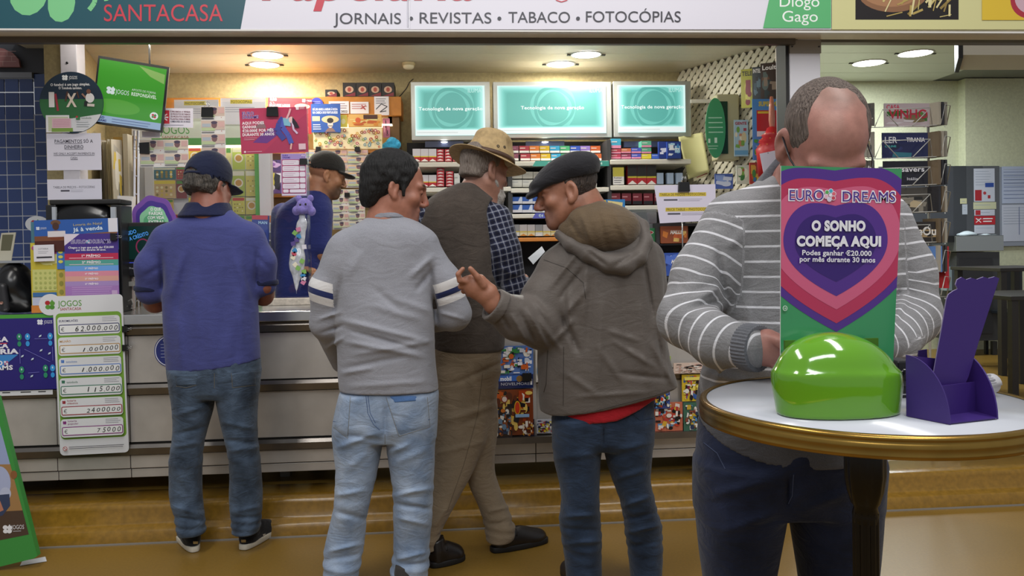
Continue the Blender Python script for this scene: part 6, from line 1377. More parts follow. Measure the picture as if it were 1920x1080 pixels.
s = Sheet(584, 195, 638, 248, 5.545, '#2a54a0'); s.text('HÁ 240 ANOS A ANDAR À RODA', 587, 207, 4, '#e8ecf4', w=46, bold=.03); s.text('NA CABEÇA DOS PORTUGUESES', 587, 213, 4, '#e8ecf4', w=46, bold=.03); s.rect(586, 218, 600, 227, '#c8bf9a'); s.ell(619, 224, 16, 7, '#cdbd92'); s.ell(619, 233, 5, 7, '#d8c8c0'); s.ell(619, 226, 6, 5, '#2a2220'); s.face([(609, 247), (629, 247), (623, 240), (615, 240)], '#8a6a60'); s.line(615, 236, 623, 236, 1.2, '#241c1c'); s.greek(587, 233, 605, 4, 3, '#d0d8ea', 1.6); s.build('blue_poster', label='blue poster with a hatted face beside the pink dancer poster', cat='poster')
sr = Sheet(582, 183, 606, 215, 5.612, '#3038a0', shape=[(594+12*math.cos(2*math.pi*i/24), 197-14*math.sin(2*math.pi*i/24)) for i in range(24)]); sr.greek(587, 190, 602, 3, 3, '#9aa4d8', .8); sr.build('round_card', label='round blue card peeking above the blue poster', cat='card')
s = Sheet(528, 288, 574, 367, 4.614, '#cdb2d8'); s.rect(529, 289, 573, 299, '#a08ac8'); s.text('EURO', 531, 293, 3, '#4a3494', w=10, bold=.03); s.text('DREAMS', 531, 297, 3, '#4a3494', w=14, bold=.03); s.rect(529, 299, 573, 363, '#b0567e')
for i in range(5): s.rrect(530.5, 300.5+i*11, 561, 309.5+i*11, 2, '#e3dbe8').rrect(562, 300.5+i*11, 572, 309.5+i*11, 2, '#e3dbe8'); s.greek(533, 303+i*11, 556, 3, 2, '#c090b0', .7)
s.rrect(531, 355, 541, 361, 2, '#e3dbe8').rrect(543, 355, 572, 361, 2, '#e3dbe8'); s.rect(529, 363.5, 573, 366, '#dcd8e6'); s.build('prize_list', label='pale purple prize list hanging below the pink dancer poster', cat='poster'); clip(569, 301, 4.612, 'black binder clip on the pale purple prize list', w=7)
# acrylic screen above the worktop
GLS = glass_mat('acrylic_pane', (.97, .985, 1.0), .03, .05)
e = empty('acrylic_screen', (float(at(420, 500, 4.62)[0]), 4.62, WT)); tag(e, 'clear acrylic screen on the worktop carrying the hung sheets', 'screen')
a, b = at(256, 192, 4.62), at(580, 560, 4.62); esub(MB().box(a[0], 4.618, WT+.001, b[0], 4.623, a[2]), 'pane', GLS, e); esub(MB().box(b[0], 4.612, WT+.001, b[0]+.014, 4.632, a[2]+.005), 'edge_post', glass_mat('acrylic_edge', (.80, .85, .92), .08, .28), e)
# hanging plush with bag of sweets
pc = at(571, 384, 4.56); e = empty('plush_toy', pc); tag(e, 'small purple plush head hanging on the acrylic screen', 'plush toy'); PU = attr_mat('purple_plush', '#7f74b8', .95, weave=500, wstr=.9, var=.2, vscale=60); kk = mpp(571, 4.56)
def E_(cx, cy, r, dy=0): return Ell(at(cx, cy, 4.56+dy), np.array((r[0], r[1], r[2]))*kk)
skin_obj('head', [('u', E_(571, 386, (15, 13, 15)), 0), ('u', E_(566, 393, (10, 9, 8), -.02), .01), ('u', E_(556, 395, (8, 8, 9)), .01), ('u', E_(584, 396, (8, 8, 9)), .01)], [PU], e, h=.004)
skin_obj('ear', [('u', E_(560, 373, (6, 4, 7)), 0)], [PU], e, h=.003); skin_obj('ear', [('u', E_(582, 372, (6, 4, 7)), 0)], [PU], e, h=.003)
skin_obj('eye', [('u', E_(563, 384, (2, 2, 2.5), -.035), 0)], [BLACK], e, h=.0015); skin_obj('eye', [('u', E_(573, 383, (2, 2, 2.5), -.035), 0)], [BLACK], e, h=.0015)
e = empty('sweet_bag', at(563, 552, 4.57)); tag(e, 'twisted clear bag of coloured sweets hanging below the plush', 'bag'); g = random.Random(9)
skin_obj('bag', [('u', Cone(at(566, 405, 4.57), at(570, 425, 4.57), .018, .012), 0), ('u', Cone(at(566, 420, 4.57), at(556, 500, 4.57), .025, .038), .02), ('u', Cone(at(556, 500, 4.57), at(556, 550, 4.57), .036, .004), .02)], [M('#b9bcc4', .25, var=.25, vscale=40, coat=.5)], e, h=.006, disp=fold_disp(None, .006, 30, 90, 91))
for i in range(16):
    px, py = 561+g.uniform(-12, 11), 430+i*6.6; q = at(px, py, 4.535)-np.array(e.location); T = Matrix.Translation(Vector([float(v) for v in q])) @ Matrix.Rotation(g.uniform(0, 3), 4, 'Y')
    MB().prism([(-.012, -.01), (.01, -.014), (.014, .008), (-.008, .014)], -.006, .006, T=T).build('sweet', M(g.choice(['#3f86b8', '#c87a9a', '#7fae5a', '#d8d4dc', '#c05060', '#5a4a88', '#e0d8c0']), .4), e)
# things between cabinet and clerk
for x0, y0, x1, y1, c, pal, lab in ((503, 300, 528, 322, '#4a2f6a', ['#2a1c3a', '#8a5aa0', '#c0a0c8'], 'dark purple toy packet beside the prize list, upper of two'), (503, 323, 529, 363, '#6a4a86', ['#e8e4e8', '#1e1a22', '#d8c83a', '#b07aa8'], 'purple toy packet with a white shirt picture, lower of two')):
    s = Sheet(x0, y0, x1, y1, 5.572, c, th=.01); busy(s, x0+1, y0+1, x1-1, y1-1, 9, pal, x0+y0, .2, .6); s.build('toy_packet', label=lab, cat='packet')
s = Sheet(474, 404, 503, 460, 4.68, '#2c3f8a', th=.04); s.rect(474, 404, 503, 412, '#b83a48'); s.text('MAN', 486, 420, 5, '#a8c8e0', w=16, bold=.03); busy(s, 478, 424, 502, 458, 6, ['#24306a', '#3f58b0', '#b83a48'], 3); s.build('toy_box', label='blue and red toy box right of the man in blue polo', cat='box', rot=-2)
g = random.Random(14)
for i in range(9):
    y0 = 404+i*16; tbox('book', 503+g.uniform(0, 3), y0, 520-g.uniform(0, 2), y0+13, 5.25, 5.42, M(g.choice(['#c9c6bf', '#8a8c90', '#b9b4a2', '#5f6266', '#c27a4a']), .6), 'small book or pad stacked left of the clerk', 'book', 'books stacked left of the clerk', bevel=.001)

# ---------------- toys hung right of clerk: blue plush, pink card
pc = at(731, 272, 5.6); e = empty('plush_toy', pc); tag(e, 'fluffy bright blue plush behind the dark-haired man', 'plush toy'); BP = attr_mat('blue_plush', '#3f9fc8', .95, weave=300, wstr=1.0, var=.25, vscale=50); kk = mpp(731, 5.6); hn_ = noise_fn(10, 60, 140, 77)
def E2(cx, cy, r): return Ell(at(cx, cy, 5.6), np.array(r)*kk)
skin_obj('body', [('u', E2(728, 276, (15, 9, 9)), 0), ('u', E2(734, 266, (9, 9, 9)), .01), ('u', E2(744, 272, (7, 7, 9)), .01), ('u', E2(718, 278, (8, 7, 7)), .01)], [BP], e, h=.004, disp=lambda P: .004*hn_(P))
s = Sheet(718, 222, 731, 258, 5.64, '#b06a88', th=.006); busy(s, 719, 224, 730, 256, 6, ['#8a3a60', '#d8a0b8', '#3a2030'], 5); s.build('pink_card', label='narrow pink hanging card above the blue plush', cat='card')

# ================================================================== TOBACCO WALL
e = empty('tobacco_shelf', at(1030, 600, 5.7)); tag(e, 'dark tobacco shelving unit with pale shelf edges', 'shelf')
esub(boxpx(MB(), 770, 264, 1297, 640, 5.84, 5.89), 'back_panel', M('#26262a', .6), e)
SE = M('#d9d6ca', .35)
for x0, x1, ys in ((772, 958, (303, 350, 399, 444)), (958, 1142, (301, 351, 399, 443)), (1145, 1296, (298, 346, 384, 440))):
    for y in ys:
        col = M('#cf8236', .4) if (y == 443) else SE
        esub(boxpx(MB(), x0, y, x1, y+10.5, 5.42, 5.84), 'shelf', col, e, .004)
for x in (957, 1143): esub(boxpx(MB(), x, 262, x+2.2, 600, 5.44, 5.84), 'divider', M('#3a3a3c', .5), e)
for x0, x1, y0, c in ((998, 1064, 301, '#4fae9f'), (1108, 1142, 301, '#3f9f92'), (998, 1030, 399, '#5a5fb8')):
    s = Sheet(x0, y0, x1, y0+10.5, 5.415, c, th=.003, shape=[(x0, y0+10.5), (x1, y0+10.5), (x1, y0+.5), (x0+6, y0+.5)]); s.text('€4', (x0+x1)/2, y0+8, 5, '#cfe8e4', al='c', bold=.02); s.build('shelf_label', parent=e)
for x in (833, 1022, 1206):
    esub(boxpx(MB(), x-36, 264.5, x+36, 276, 5.6, 5.62), 'lamp_hood', M('#2b3450', .4), e); q = at(x, 266, 5.58)
    esub(MB().lathe([(.001, -.004), (.02, -.004), (.022, 0)], 20, c=(q[0], q[1], q[2])), 'spot_lamp', M('#ffffff', .4, emit=12), e)
# three light boxes
def lightbox(x0, y0, x1, y1, lab):
    e = empty('light_box', at((x0+x1)/2, y1, 5.60)); tag(e, lab, 'light box', 'teal illuminated screens above the tobacco shelves')
    esub(boxpx(MB(), x0, y0, x1, y1, 5.58, 5.70), 'casing', M('#a9aba6', .35, .5), e, .003)
    s = Sheet(x0+7, y0+8, x1-9, y1-9, 5.573, '#dff6f4', th=.006, base=M('#d6f6f4', .4, emit=.9))
    n = 7; W, H = x1-x0-16, y1-y0-17-10
    cols = ['#b8efea', '#9fe4de', '#8ad8d0', '#78cdc4', '#6cc2b8', '#62b8ae', '#5cb0a6']
    for i, c in enumerate(cols): t = 1.5+i*2.6; s.rrect(x0+7+t, y0+8+t*.8, x1-11-t, y1-19-t*.35, 4, M(c, .4, emit=.8))
    cx, cy = (x0+x1)/2+2, (y0+y1)/2-4; T1, T2 = M('#70c4ba', .4, emit=.8), M('#58aba2', .4, emit=.8)
    for r, m_ in ((43, T1), (39, T2), (33, T1), (29, T2)):
        s.face([(cx+(r+1.6*math.sin(3*a+r))*math.cos(a), max(y0+12, min(y1-22, cy-(r+1.6*math.sin(3*a+r))*math.sin(a)))) for a in np.linspace(0, 2*math.pi, 48, endpoint=False)], m_)
    s.rect(x0+8, y1-19, x1-11, y1-10, M('#e4eeee', .4, emit=.85))
    s.text('Tecnologia de nova geração', cx-2, cy+3, 6, M('#e6f4f2', .4, emit=.95), w=119, al='c', bold=.015); s.text('ILUMA', x1-15, y0+21, 7.5, M('#bfe6e2', .4, emit=.9), al='r', w=25); s.greek(x0+10, y1-15, x1-50, 3, 1, '#c0cccc', .7)
    s.build('screen', parent=e, print_name='screen_print')
lightbox(772, 153, 918, 263, 'teal illuminated screen over the tobacco, left of three'); lightbox(926, 153, 1146, 259, 'wide teal illuminated screen over the tobacco, middle of three'); lightbox(1151, 152, 1295, 257, 'teal illuminated screen over the tobacco, right of three')
# cigarette packs
_pk = {}
def pack(x0, y0, x1, y1, cols, lab, grp, Y=5.46, dep=.06, style=0):
    a, b = at(x0, y1, Y), at(x1, y0, Y); W, H = b[0]-a[0], b[2]-a[2]; key = (round(W, 3), round(H, 3), tuple(cols), style, dep)
    if key not in _pk:
        mb = MB(); mb.box(-W/2, 0, 0, W/2, dep, H, 0); f = -.0006
        def fr(u0, v0, u1, v1, mi): mb.add([(-W/2+u0*W, f-.0002*mi, v0*H), (-W/2+u1*W, f-.0002*mi, v0*H), (-W/2+u1*W, f-.0002*mi, v1*H), (-W/2+u0*W, f-.0002*mi, v1*H)], [(0, 1, 2, 3)], mi)
        if style == 0: fr(0, 0, 1, .30, 1); fr(.05, .62, .6, .72, 2)
        elif style == 1: fr(0, .42, 1, 1, 1); fr(0, .34, 1, .42, 2); mb.add([(-W/2, f-.0008, 0), (W/2, f-.0008, 0), (0, f-.0008, .2*H)], [(0, 1, 2)], 3)
        elif style == 2: mb.add([(-W*.42, f-.0004, .25*H), (W*.42, f-.0004, .25*H), (W*.3, f-.0004, .5*H), (0, f-.0004, .75*H), (-W*.3, f-.0004, .5*H)], [(0, 1, 2, 3, 4)], 1)
        else: fr(0, 0, 1, .35, 1); mb.add([(W*.1, f-.0006, .35*H), (W*.5, f-.0006, .35*H), (W*.5, f-.0006, H), (W*.3, f-.0006, H)], [(0, 1, 2, 3)], 2)
        me = mb.mesh('cigarette_pack')
        for c in cols: me.materials.append(M(c, .35))
        _pk[key] = me
    o = bpy.data.objects.new('cigarette_pack', _pk[key]); C.objects.link(o); o.location = (float((a[0]+b[0])/2), Y, float(a[2])); tag(o, lab, 'cigarette pack', grp); return o
WN = ('#b3222c', '#c9c6cc', '#d8c23a', '#e8e4e0')
for row, ys in ((0, (279, 302.6)), (1, (328, 349.6))):
    for i in range(3):
        if row == 1 and i == 0: continue
        pack(774+i*15, ys[0], 788+i*15, ys[1], WN, 'upright red pack with picture warning on %s shelf left of straw hat' % ('top' if row == 0 else 'second'), 'upright packs left of the straw hat', style=1)
for (x0, x1, n, yb, st) in ((819, 832, 4, 302.6, 0), (834, 847, 4, 302.6, 0), (849, 862, 1, 302.6, 0), (819, 833, 6, 349.6, 1), (836, 850, 5, 349.6, 1)):
    for i in range(n): pack(x0, yb-(i+1)*5.7, x1, yb-i*5.7-.3, ('#b8303a', '#e9e2e0'), 'red pack lying in the %s stack on the %s shelf left of straw hat' % ({819: 'left', 834: 'middle', 849: 'low right', 836: 'right'}[x0], 'top' if not st else 'second'), 'red packs stacked left of the straw hat', style=2)
pack(852, 325, 862, 349.6, ('#d8dad8', '#c0c4c2', '#b0b4b2'), 'plain white pack standing behind the straw hat', 'white packs')
RB = ['#a23742', '#cc742e', '#ccaa28', '#379cc6', '#48a470', '#3453b2', '#8d76be', '#c25f2e']; RN = ['red', 'orange', 'yellow', 'light blue', 'green', 'dark blue', 'purple', 'rust']
for r, (ya, yb) in enumerate(((273.5, 286.5), (288, 300.7))):
    pack(960, ya, 972, yb, ('#84485c', '#e4e2de', '#b0788a'), 'plum pack on the rainbow shelf, %s row' % ('upper' if r == 0 else 'lower'), 'rainbow of packs between the two hats', dep=.1-.04*r)
    for i, c in enumerate(RB): pack(974+i*19.1+r*2, ya, 991.8+i*19.1+r*2, yb, (c, '#e4e2de', '#e9e0d8'), '%s pack on the rainbow shelf between the two hats, %s row' % (RN[i], 'upper' if r == 0 else 'lower'), 'rainbow of packs between the two hats', dep=.1-.04*r, Y=5.46+.04*(1-r) if False else 5.46)
for r, (ya, yb) in enumerate(((322, 335), (337, 350.6))):
    for i in range(8): pack(960+i*20, ya, 979+i*20, yb, ('#d8d8d2', '#c6c6be', '#b0b4b6') if r else ('#a8a69c', '#b8b6ac', '#8f8e88'), 'pale pack in the %s row of the second shelf between the hats' % ('upper' if r == 0 else 'lower'), 'pale packs on the second shelf', dep=.08)
for r, (ya, yb) in enumerate(((369, 382), (384, 398.6))):
    for i in range(8): pack(960+i*19.5, ya, 979+i*19.5, yb, ('#2f5cb0', '#d8d8de', '#cfd8ec'), 'blue pack in the %s row of the third tobacco shelf by the flat cap' % ('upper' if r == 0 else 'lower'), 'blue packs on the third shelf', style=3, dep=.08)
for i in range(9): pack(960+i*14.6, 421, 973.6+i*14.6, 442.6, ('#d8cfa8', '#b9b4b4', '#d8c23a', '#cf8a3a') if i % 3 else ('#d4d6d4', '#8f8f92', '#d8c23a', '#e8e4e0'), 'pale upright pack above the orange shelf edge', 'upright packs on the orange shelf', style=1)
RG = ((1146, 260, 1164, 278, '#3f9fc0', 'light blue'), (1146, 279, 1164, 288, '#a83a4a', 'red'), (1146, 289, 1164, 297.6, '#b0405a', 'crimson'), (1165, 278, 1183, 287, '#bf6a44', 'orange'), (1165, 288.5, 1183, 297.6, '#8f3f5e', 'plum'), (1184, 277, 1202, 287, '#4a5cc0', 'blue'), (1184, 288, 1202, 297.6, '#4f58b8', 'violet blue'), (1203, 264, 1221, 276, '#5fae8c', 'mint'), (1203, 277, 1221, 287.5, '#58a686', 'green'), (1203, 288.5, 1221, 297.6, '#d2c23a', 'yellow'), (1222, 288.5, 1240, 297.6, '#3f66c4', 'cobalt'))
for x0, y0, x1, y1, c, n in RG: pack(x0, y0, x1, y1, (c, '#d88aa8' if n not in ('yellow', 'cobalt') else c, '#e0d8d4'), '%s box on the top shelf under the right teal screen' % n, 'coloured boxes on the right top shelf', dep=.09)
for i, x0 in enumerate((1234, 1250)):
    s = Sheet(x0, 266, x0+26, 297.5, 5.44-.03*i, '#1d3a8a', th=.03); busy(s, x0+1, 268, x0+25, 296, 7, ['#3f86c8', '#a8d0e8', '#12205a', '#e8ecf4'], i); s.text('energy', x0+13, 282, 5.5, '#eef2f8', w=20, al='c', bold=.03, shear=.2); s.build('sweet_packet', label='blue energy sweet packet on the right top shelf, %s of two' % ('left', 'right')[i], cat='packet')
for i in range(3): pack(1177+i*18, 310, 1194+i*18, 345.6, ('#b4232e', '#23211f', '#c9bf3a', '#e8e4e0'), 'tall pack with black warning on the right second shelf', 'tall warning packs on the right second shelf', style=1)
s = Sheet(1149, 314, 1170, 346, 5.44, '#dcdad8', th=.004); s.rect(1149, 314, 1170, 331, '#c9bf4a'); s.text('Fumar', 1151, 335, 3.5, '#33323a', w=15); s.greek(1151, 338, 1166, 4, 2, '#4a4850', 1); s.build('price_card', label='yellow and white price card on the right second shelf', cat='card')
for i, x0 in enumerate((1232, 1251, 1268)): tbox('card_holder', x0, 324, x0+12, 345, 5.46, 5.5, M('#9fb2cc', .3), 'pale blue card holder on the right second shelf', 'holder', 'card holders on the right second shelf', bevel=.001)
for i in range(5): pack(1146+i*20.3, 362, 1163+i*20.3, 383, ('#7a2430', '#17161a', '#c98a90', '#e8e4e0') if True else (), 'dark red tobacco pack on the right third shelf', 'dark red packs on the right third shelf', style=0)
# ================================================================== COUNTER LEFT END
# white prize board clipped to the counter front
bx0, bx1, by0, by1 = 109, 234, 553, 852
_q = rr_pts(bx0, by0, bx1, by1, 8); shp = _q[:6]+[(103+20*math.cos(math.radians(t)), 568-20*math.sin(math.radians(t))) for t in range(50, 288, 9)]+_q[12:]
s = Sheet(bx0, by0, bx1, by1, CF-.034, '#dcdde0', th=.006, rough=.35, shape=shp)
s.rrect(112, 585, 231, 822, 8, '#7aa83c')
clover(s, 103, 568, 8.5, ['#b3262c', '#5f9a3a', '#4f8f34', '#5f9a3a']); s.text('JOGOS', 117, 572, 10.5, '#5f9a3a', w=43, res=3); s.text('SANTACASA', 121, 579.5, 5, '#b0403c', w=38)
rows = (('EUROMILHÕES', '#2a2a5a', '€   6 2.0 0 0.0 0 0', '62.000.000', '#2a2f66'), ('MILHÃO', '#c08a3a', '', '1.000000', '#b98a3c'), ('totoloto', '#4a7ac0', '', '1.000.000', '#4a7ac8'), ('totobola', '#2f6b52', '', '1 15.000', '#2f7358'), ('lotaria clássica', '#a8242e', '', '2400000', '#9c1f2e'), ('lotaria popular', '#8a2070', '', '75000', '#86207a'))
for i, (nm, c1, _, num, c2) in enumerate(rows):
    y0 = 592+i*38.2; s.rrect(115, y0, 228, y0+34.5, 6, '#e2e3e6')
    if i >= 2: clover(s, 122, y0+6.5, 3, [c2])
    if ' ' in nm: a_, b_ = nm.split(); s.text(a_, 128, y0+5.5, 3.4, c1, w=16); s.text(b_, 128, y0+10.5, 3.4, c1, w=19)
    else: s.text(nm, 118 if i < 2 else 128, y0+9.5, 3.8, c1, w=34 if i == 0 else 20, bold=.02 if i < 2 else 0)
    s.greek(196, y0+3, 224, 3.2, 3, '#9a9aa4', .8)
    s.frame(117, y0+14.5, 227, y0+31, 1.5, 3, c2, '#eceded'); s.text('€', 121, y0+27, 7, '#33333a')
    x = 225; 
    g = random.Random(i)
    for ch in reversed(num):                                   # handwritten figures, each at its own slant
        if ch == '.': x -= 3; s.ell(x+1.5, y0+27, .8, .8, '#26262c', n=6); continue
        if ch == ' ': x -= 3; continue
        x -= 9.2; s.text(ch, x+1.5, y0+27.5+g.uniform(-1, .6), 8+g.uniform(-1, 1.6), '#26262c', w=4.2 if ch == '1' else 6.2, shear=.2, ang=g.uniform(-6, 6))
s.ell(121, 838, 4, 4, '#b03a3c').ell(121, 838, 3, 3, '#dcdde0').line(118.5, 835.5, 123.5, 840.5, 1, '#b03a3c'); s.greek(128, 835, 228, 3, 2, '#4a4a50', 1.1, .05)
o = s.build('prize_board', rot=1.0, label='white and green lottery prize board with handwritten amounts on the counter front', cat='board')
for y, nm in ((617, 'upper'), (652, 'lower')): clip(237, y, CF-.036, 'black binder clip on the right edge of the prize board, %s of two' % nm, w=6, ang=90)
# indigo poster on the counter front at the far left
IND = '#2a2276'
s = Sheet(-70, 594, 105, 732, CF-.030, IND, th=.004, rough=.35)
s.rect(-70, 590, 105, 597, '#4fa03c'); brandmark(s, 70, 608, 8, '#e4e6f2', 15)
for t, y, w_, x in (('PARA', 640, 44, 17), ('DANÇA', 652, 58, 17), ('VITÓRIA', 663, 84, 35)): s.text(t, x, y, 8.5, '#eceaf4', al='r', w=w_, bold=.05)
s.rect(-70, 642.5, 15, 644.5, '#c23a52'); s.face([(0, 665), (34, 665), (2, 690), (-20, 690)], '#3f8ad0')
s.text('EURO', 6, 684, 8, '#f0eef6', w=38, al='r', bold=.04); s.text('DREAMS', 24, 693, 8, '#f0eef6', w=60, al='r', bold=.04); clover(s, 12, 680, 4, ['#e8e8f0', '#c87a9a'])
for x, y, c in ((37, 632, '#2f8f6a'), (52, 632, '#3a9ae0'), (93, 632, '#3a9ae0'), (40, 694, '#2f8f6a'), (83, 692, '#2f8f6a'), (96, 692, '#3a9ae0')): s.ell(x, y, 4.6, 6.5, c).ell(x, y+13, 3.6, 5, c).ell(x, y-1, 1.2, 2, '#d8e8f0')
for a in ((65, 636, 88, 636), (38, 655, 38, 682), (46, 655, 92, 680), (97, 652, 97, 678), (52, 700, 72, 699)): s.line(*a, .8, '#7a78c8')
for x, y in ((75, 631), (42, 668), (76, 658), (60, 674), (91, 664), (58, 706)): s.face([(x-2.5, y+2.5), (x+2, y+1), (x+3, y-2.5), (x-1, y-1)], '#cfe0ea')
s.build('lottery_poster', label='indigo poster with footprints on the counter front at far left', cat='poster')
s = Sheet(-60, 733, 96, 742, CF-.026, '#d8d8da'); s.greek(5, 735, 20, 3, 1, '#333', 2); s.greek(38, 735, 58, 3, 1, '#333', 2); s.greek(70, 735, 88, 3, 1, '#333', 2); s.build('label_strip', label='white label strip under the indigo poster', cat='label')
# leaning advertising board at the floor
s = Sheet(-110, 742, 66, 1063, 3.60, '#3c8f40', th=.03, shape=[(-110, 742), (2, 742), (66, 1046), (60, 1050), (-8, 1064), (-110, 1080)])
ins = lambda pts: s
s.face([(-106, 760), (-3, 760), (52, 1004), (-106, 1030)], '#97a5cc'); s.face([(-106, 868), (22, 870), (52, 1004), (-106, 1030)], '#a07a4c'); s.face([(-106, 960), (42, 958), (52, 1004), (-106, 1030)], '#4c3a2e')
s.ell(2, 905, 20, 32, '#a9b2d2'); s.ell(12, 925, 10, 12, '#b8bfd8'); s.face([(-20, 928), (19, 926), (20, 948), (6, 966), (-20, 972)], '#35415f'); s.face([(-20, 940), (2, 938), (8, 956), (-20, 968)], '#b87a62'); s.ell(28, 890, 6, 8, '#8a5a34')
clover(s, 14, 992, 8, ['#e6e6ea']); s.text('JOGOS', 21, 993, 8, '#e6e6ea', w=23); s.greek(24, 996, 42, 3, 1, '#c8c8d0', 1)
s.build('advert_board', label='green-edged advertising board leaning at the bottom left', cat='board', tilt=0)
# litter
for (x, y, lab) in ((62, 1054, 'white paper slip lying on the floor by the advertising board'), (1279, 973, 'white paper slip lying on the floor behind the striped jumper man')):
    p = atz(x, y, 0); T = Matrix.Translation((float(p[0]), float(p[1]), .0025)) @ Matrix.Rotation(.5, 4, 'Z')
    mb = MB(); mb.add([(-.05, -.022, 0), (.05, -.03, .0), (.048, .024, .004), (-.04, .028, .002)], [(0, 1, 2, 3)]); mb.add([(-.05, -.022, -.001), (.05, -.03, -.001), (.048, .024, .003), (-.04, .028, .001)], [(3, 2, 1, 0)]); o = mb.build('paper_slip', M('#d6d6da', .6)); o.matrix_world = T; 
    if x > 1000: o.scale = (.55, .55, .55)
    tag(o, lab, 'paper')
# poster stand on the worktop: backing easel with layered sheets
e = empty('poster_stand', (float(at(140, 585, 4.2)[0]), 4.2, WT)); tag(e, 'upright stand of lottery posters on the counter left end', 'display stand')
a, b = at(60, 470, 4.22), at(222, 590, 4.22); esub(MB().box(a[0], 4.215, WT+.001, b[0], 4.235, at(140, 415, 4.22)[2]), 'backing', M('#4a7a8a', .5), e)
s = Sheet(60, 455, 124, 586, 4.208, '#c9b83a', th=.003); busy(s, 61, 456, 123, 500, 14, ['#d8cf4a', '#3a6ab8', '#b04a80', '#e2dc8a'], 2); s.rect(63, 505, 106, 545, '#c8c878')
for i in range(4):
    for j in range(5): s.ell(69+j*8.5, 512+i*9, 2.4, 2.6, '#aab060', n=8)
s.rect(108, 455, 123, 505, '#3f74c0'); s.rect(108, 508, 123, 580, '#c0a850'); s.rect(63, 548, 106, 556, '#3a6aa0'); s.rect(62, 557, 106, 572, '#b8bcd0'); s.face([(60, 586), (123, 586), (123, 574), (60, 572)], '#c87a30')
for j in range(4):
    s.ell(115, 516+j*16, 4, 5, '#8f8a3a', n=10).ell(115, 464+j*9, 4.5, 3, '#d8d25a', n=8)
s.build('scratch_poster', parent=e)
s = Sheet(68, 411, 219, 470, 4.198, '#2b5aa8', th=.003); s.rect(68, 441, 125, 452, '#7a4a30'); s.rect(68, 450, 125, 470, '#4a2018'); s.face([(125, 440), (218, 436), (218, 440), (125, 444)], '#8a5a3a'); s.ell(107, 416.5, 9, 5, '#6a4a34').ell(107, 423, 6, 7, '#4a2f26'); s.ell(107, 440, 14, 9, '#7a3a24'); s.rect(92, 432, 124, 443, '#d8d0d4'); s.rect(202, 411, 219, 437, '#dcdae2'); brandmark(s, 72, 428, 5, '#d8dce8', 11); s.text('Lotaria do Natal', 165, 423, 4.5, '#c9b87a', w=52, al='c', ang=2); s.text('Já à venda', 165, 433, 7, '#cfe0f0', w=54, al='c', bold=.03, ang=3)
s.build('lottery_poster', parent=e, rot=1)
s = Sheet(64, 459, 101, 490, 4.188, '#dcdae0', th=.002); s.text('LOTARIA', 82, 468, 3, '#6a6a70', al='c'); s.greek(72, 471, 92, 3, 2, '#a8a8b0', .8); s.rect(69, 481, 97, 484, '#33323a'); s.build('white_card', parent=e, rot=1)
s = Sheet(124, 438, 221, 556, 4.186, '#452f86', th=.003); s.face([(124, 438), (152, 438), (124, 460)], '#dcd2e0'); s.text('EURO✿DREAMS'.replace('✿', ' '), 172, 456, 6.5, '#efeaf6', w=72, al='c', bold=.06); s.text('EURO DREAMS', 172, 456, 6.5, '#452f86', w=71, al='c', bold=.02); clover(s, 166.5, 453, 3.2, ['#d8c8e0', '#7ab0c8'])
s.text('Chegou o jogo que pode dar €20.000', 172, 465.5, 3.6, '#f0ecf6', w=82, al='c', bold=.02); s.text('por mês durante 30 anos.', 172, 470, 3.4, '#f0ecf6', w=54, al='c', bold=.02)
for i, (c, h_) in enumerate((('#b8284e', 12), ('#4f9f92', 11), ('#6a9fe0', 10), ('#d88a9c', 9.5), ('#d8a092', 9.5), ('#a88ac0', 9), ('#a678b8', 20.5))):
    y0 = 475+sum((12, 11, 10, 9.5, 9.5, 9, 20.5)[:i]); s.rect(124, y0, 221, y0+h_, c)
    if i < 6: s.text('%dº PRÊMIO' % (i+1), 172, y0+6.5, 4 if i < 2 else 3, '#f2e6ee', w=34 if i < 2 else 24, al='c', bold=.03); 
    if i < 2: s.rect(132, y0+8, 212, y0+9, '#e8c8d4')
s.greek(136, 538, 210, 4, 4, '#c8a8d0', .8, .1); s.rect(208, 545, 218, 554, '#c9a8cc'); s.build('prize_poster', parent=e)
clip(216, 444, 4.18, 'black binder clip on the striped prize poster', w=7, ang=90)
# round clover sign behind the stand
s = Sheet(49, 405, 91, 436, 4.9, '#d9dadd', th=.01, shape=[(70+21*math.cos(2*math.pi*i/32), 420-15*math.sin(2*math.pi*i/32)) for i in range(32)]); clover(s, 68, 420, 8, ['#b8323c', '#4f9a4a', '#4f9a4a', '#4f9a4a']); s.build('clover_sign', label='white oval sign with red and green clover behind the posters', cat='sign')
# black payment terminal with domed hood
e = empty('lottery_terminal', (float(at(160, 500, 4.35)[0]), 4.35, WT)); tag(e, 'black lottery terminal with rounded hood behind the poster stand', 'terminal')
esub(boxpx(MB(), 92, 373, 226, 384, 4.28, 4.43), 'top_bar', BLACKM, e, .006)
for x in (92, 214): esub(boxpx(MB(), x, 384, x+12, 640, 4.28, 4.43, zmin=WT+.001), 'side', M('#1f1f21', .4), e, .004); esub(boxpx(MB(), x+(6 if x < 150 else -6), 388, x+(12 if x < 150 else 2), 430, 4.265, 4.28), 'strut', M('#a9adb4', .4), e)
sk = skin_obj('hood', [('u', Ell(at(157, 408, 4.34), np.array((54, 26, 34))*mpp(155, 4.34)), 0), ('u', Cone(at(120, 412, 4.34), at(196, 412, 4.34), .06, .06), .03), ('i', HalfSpace(at(150, 440, 4.34), (0, 0, -1)), 0)], [M('#101012', .22)], e, h=.006)
esub(boxpx(MB(), 104, 430, 214, 640, 4.32, 4.43, zmin=WT+.001), 'body', BLACKM, e)
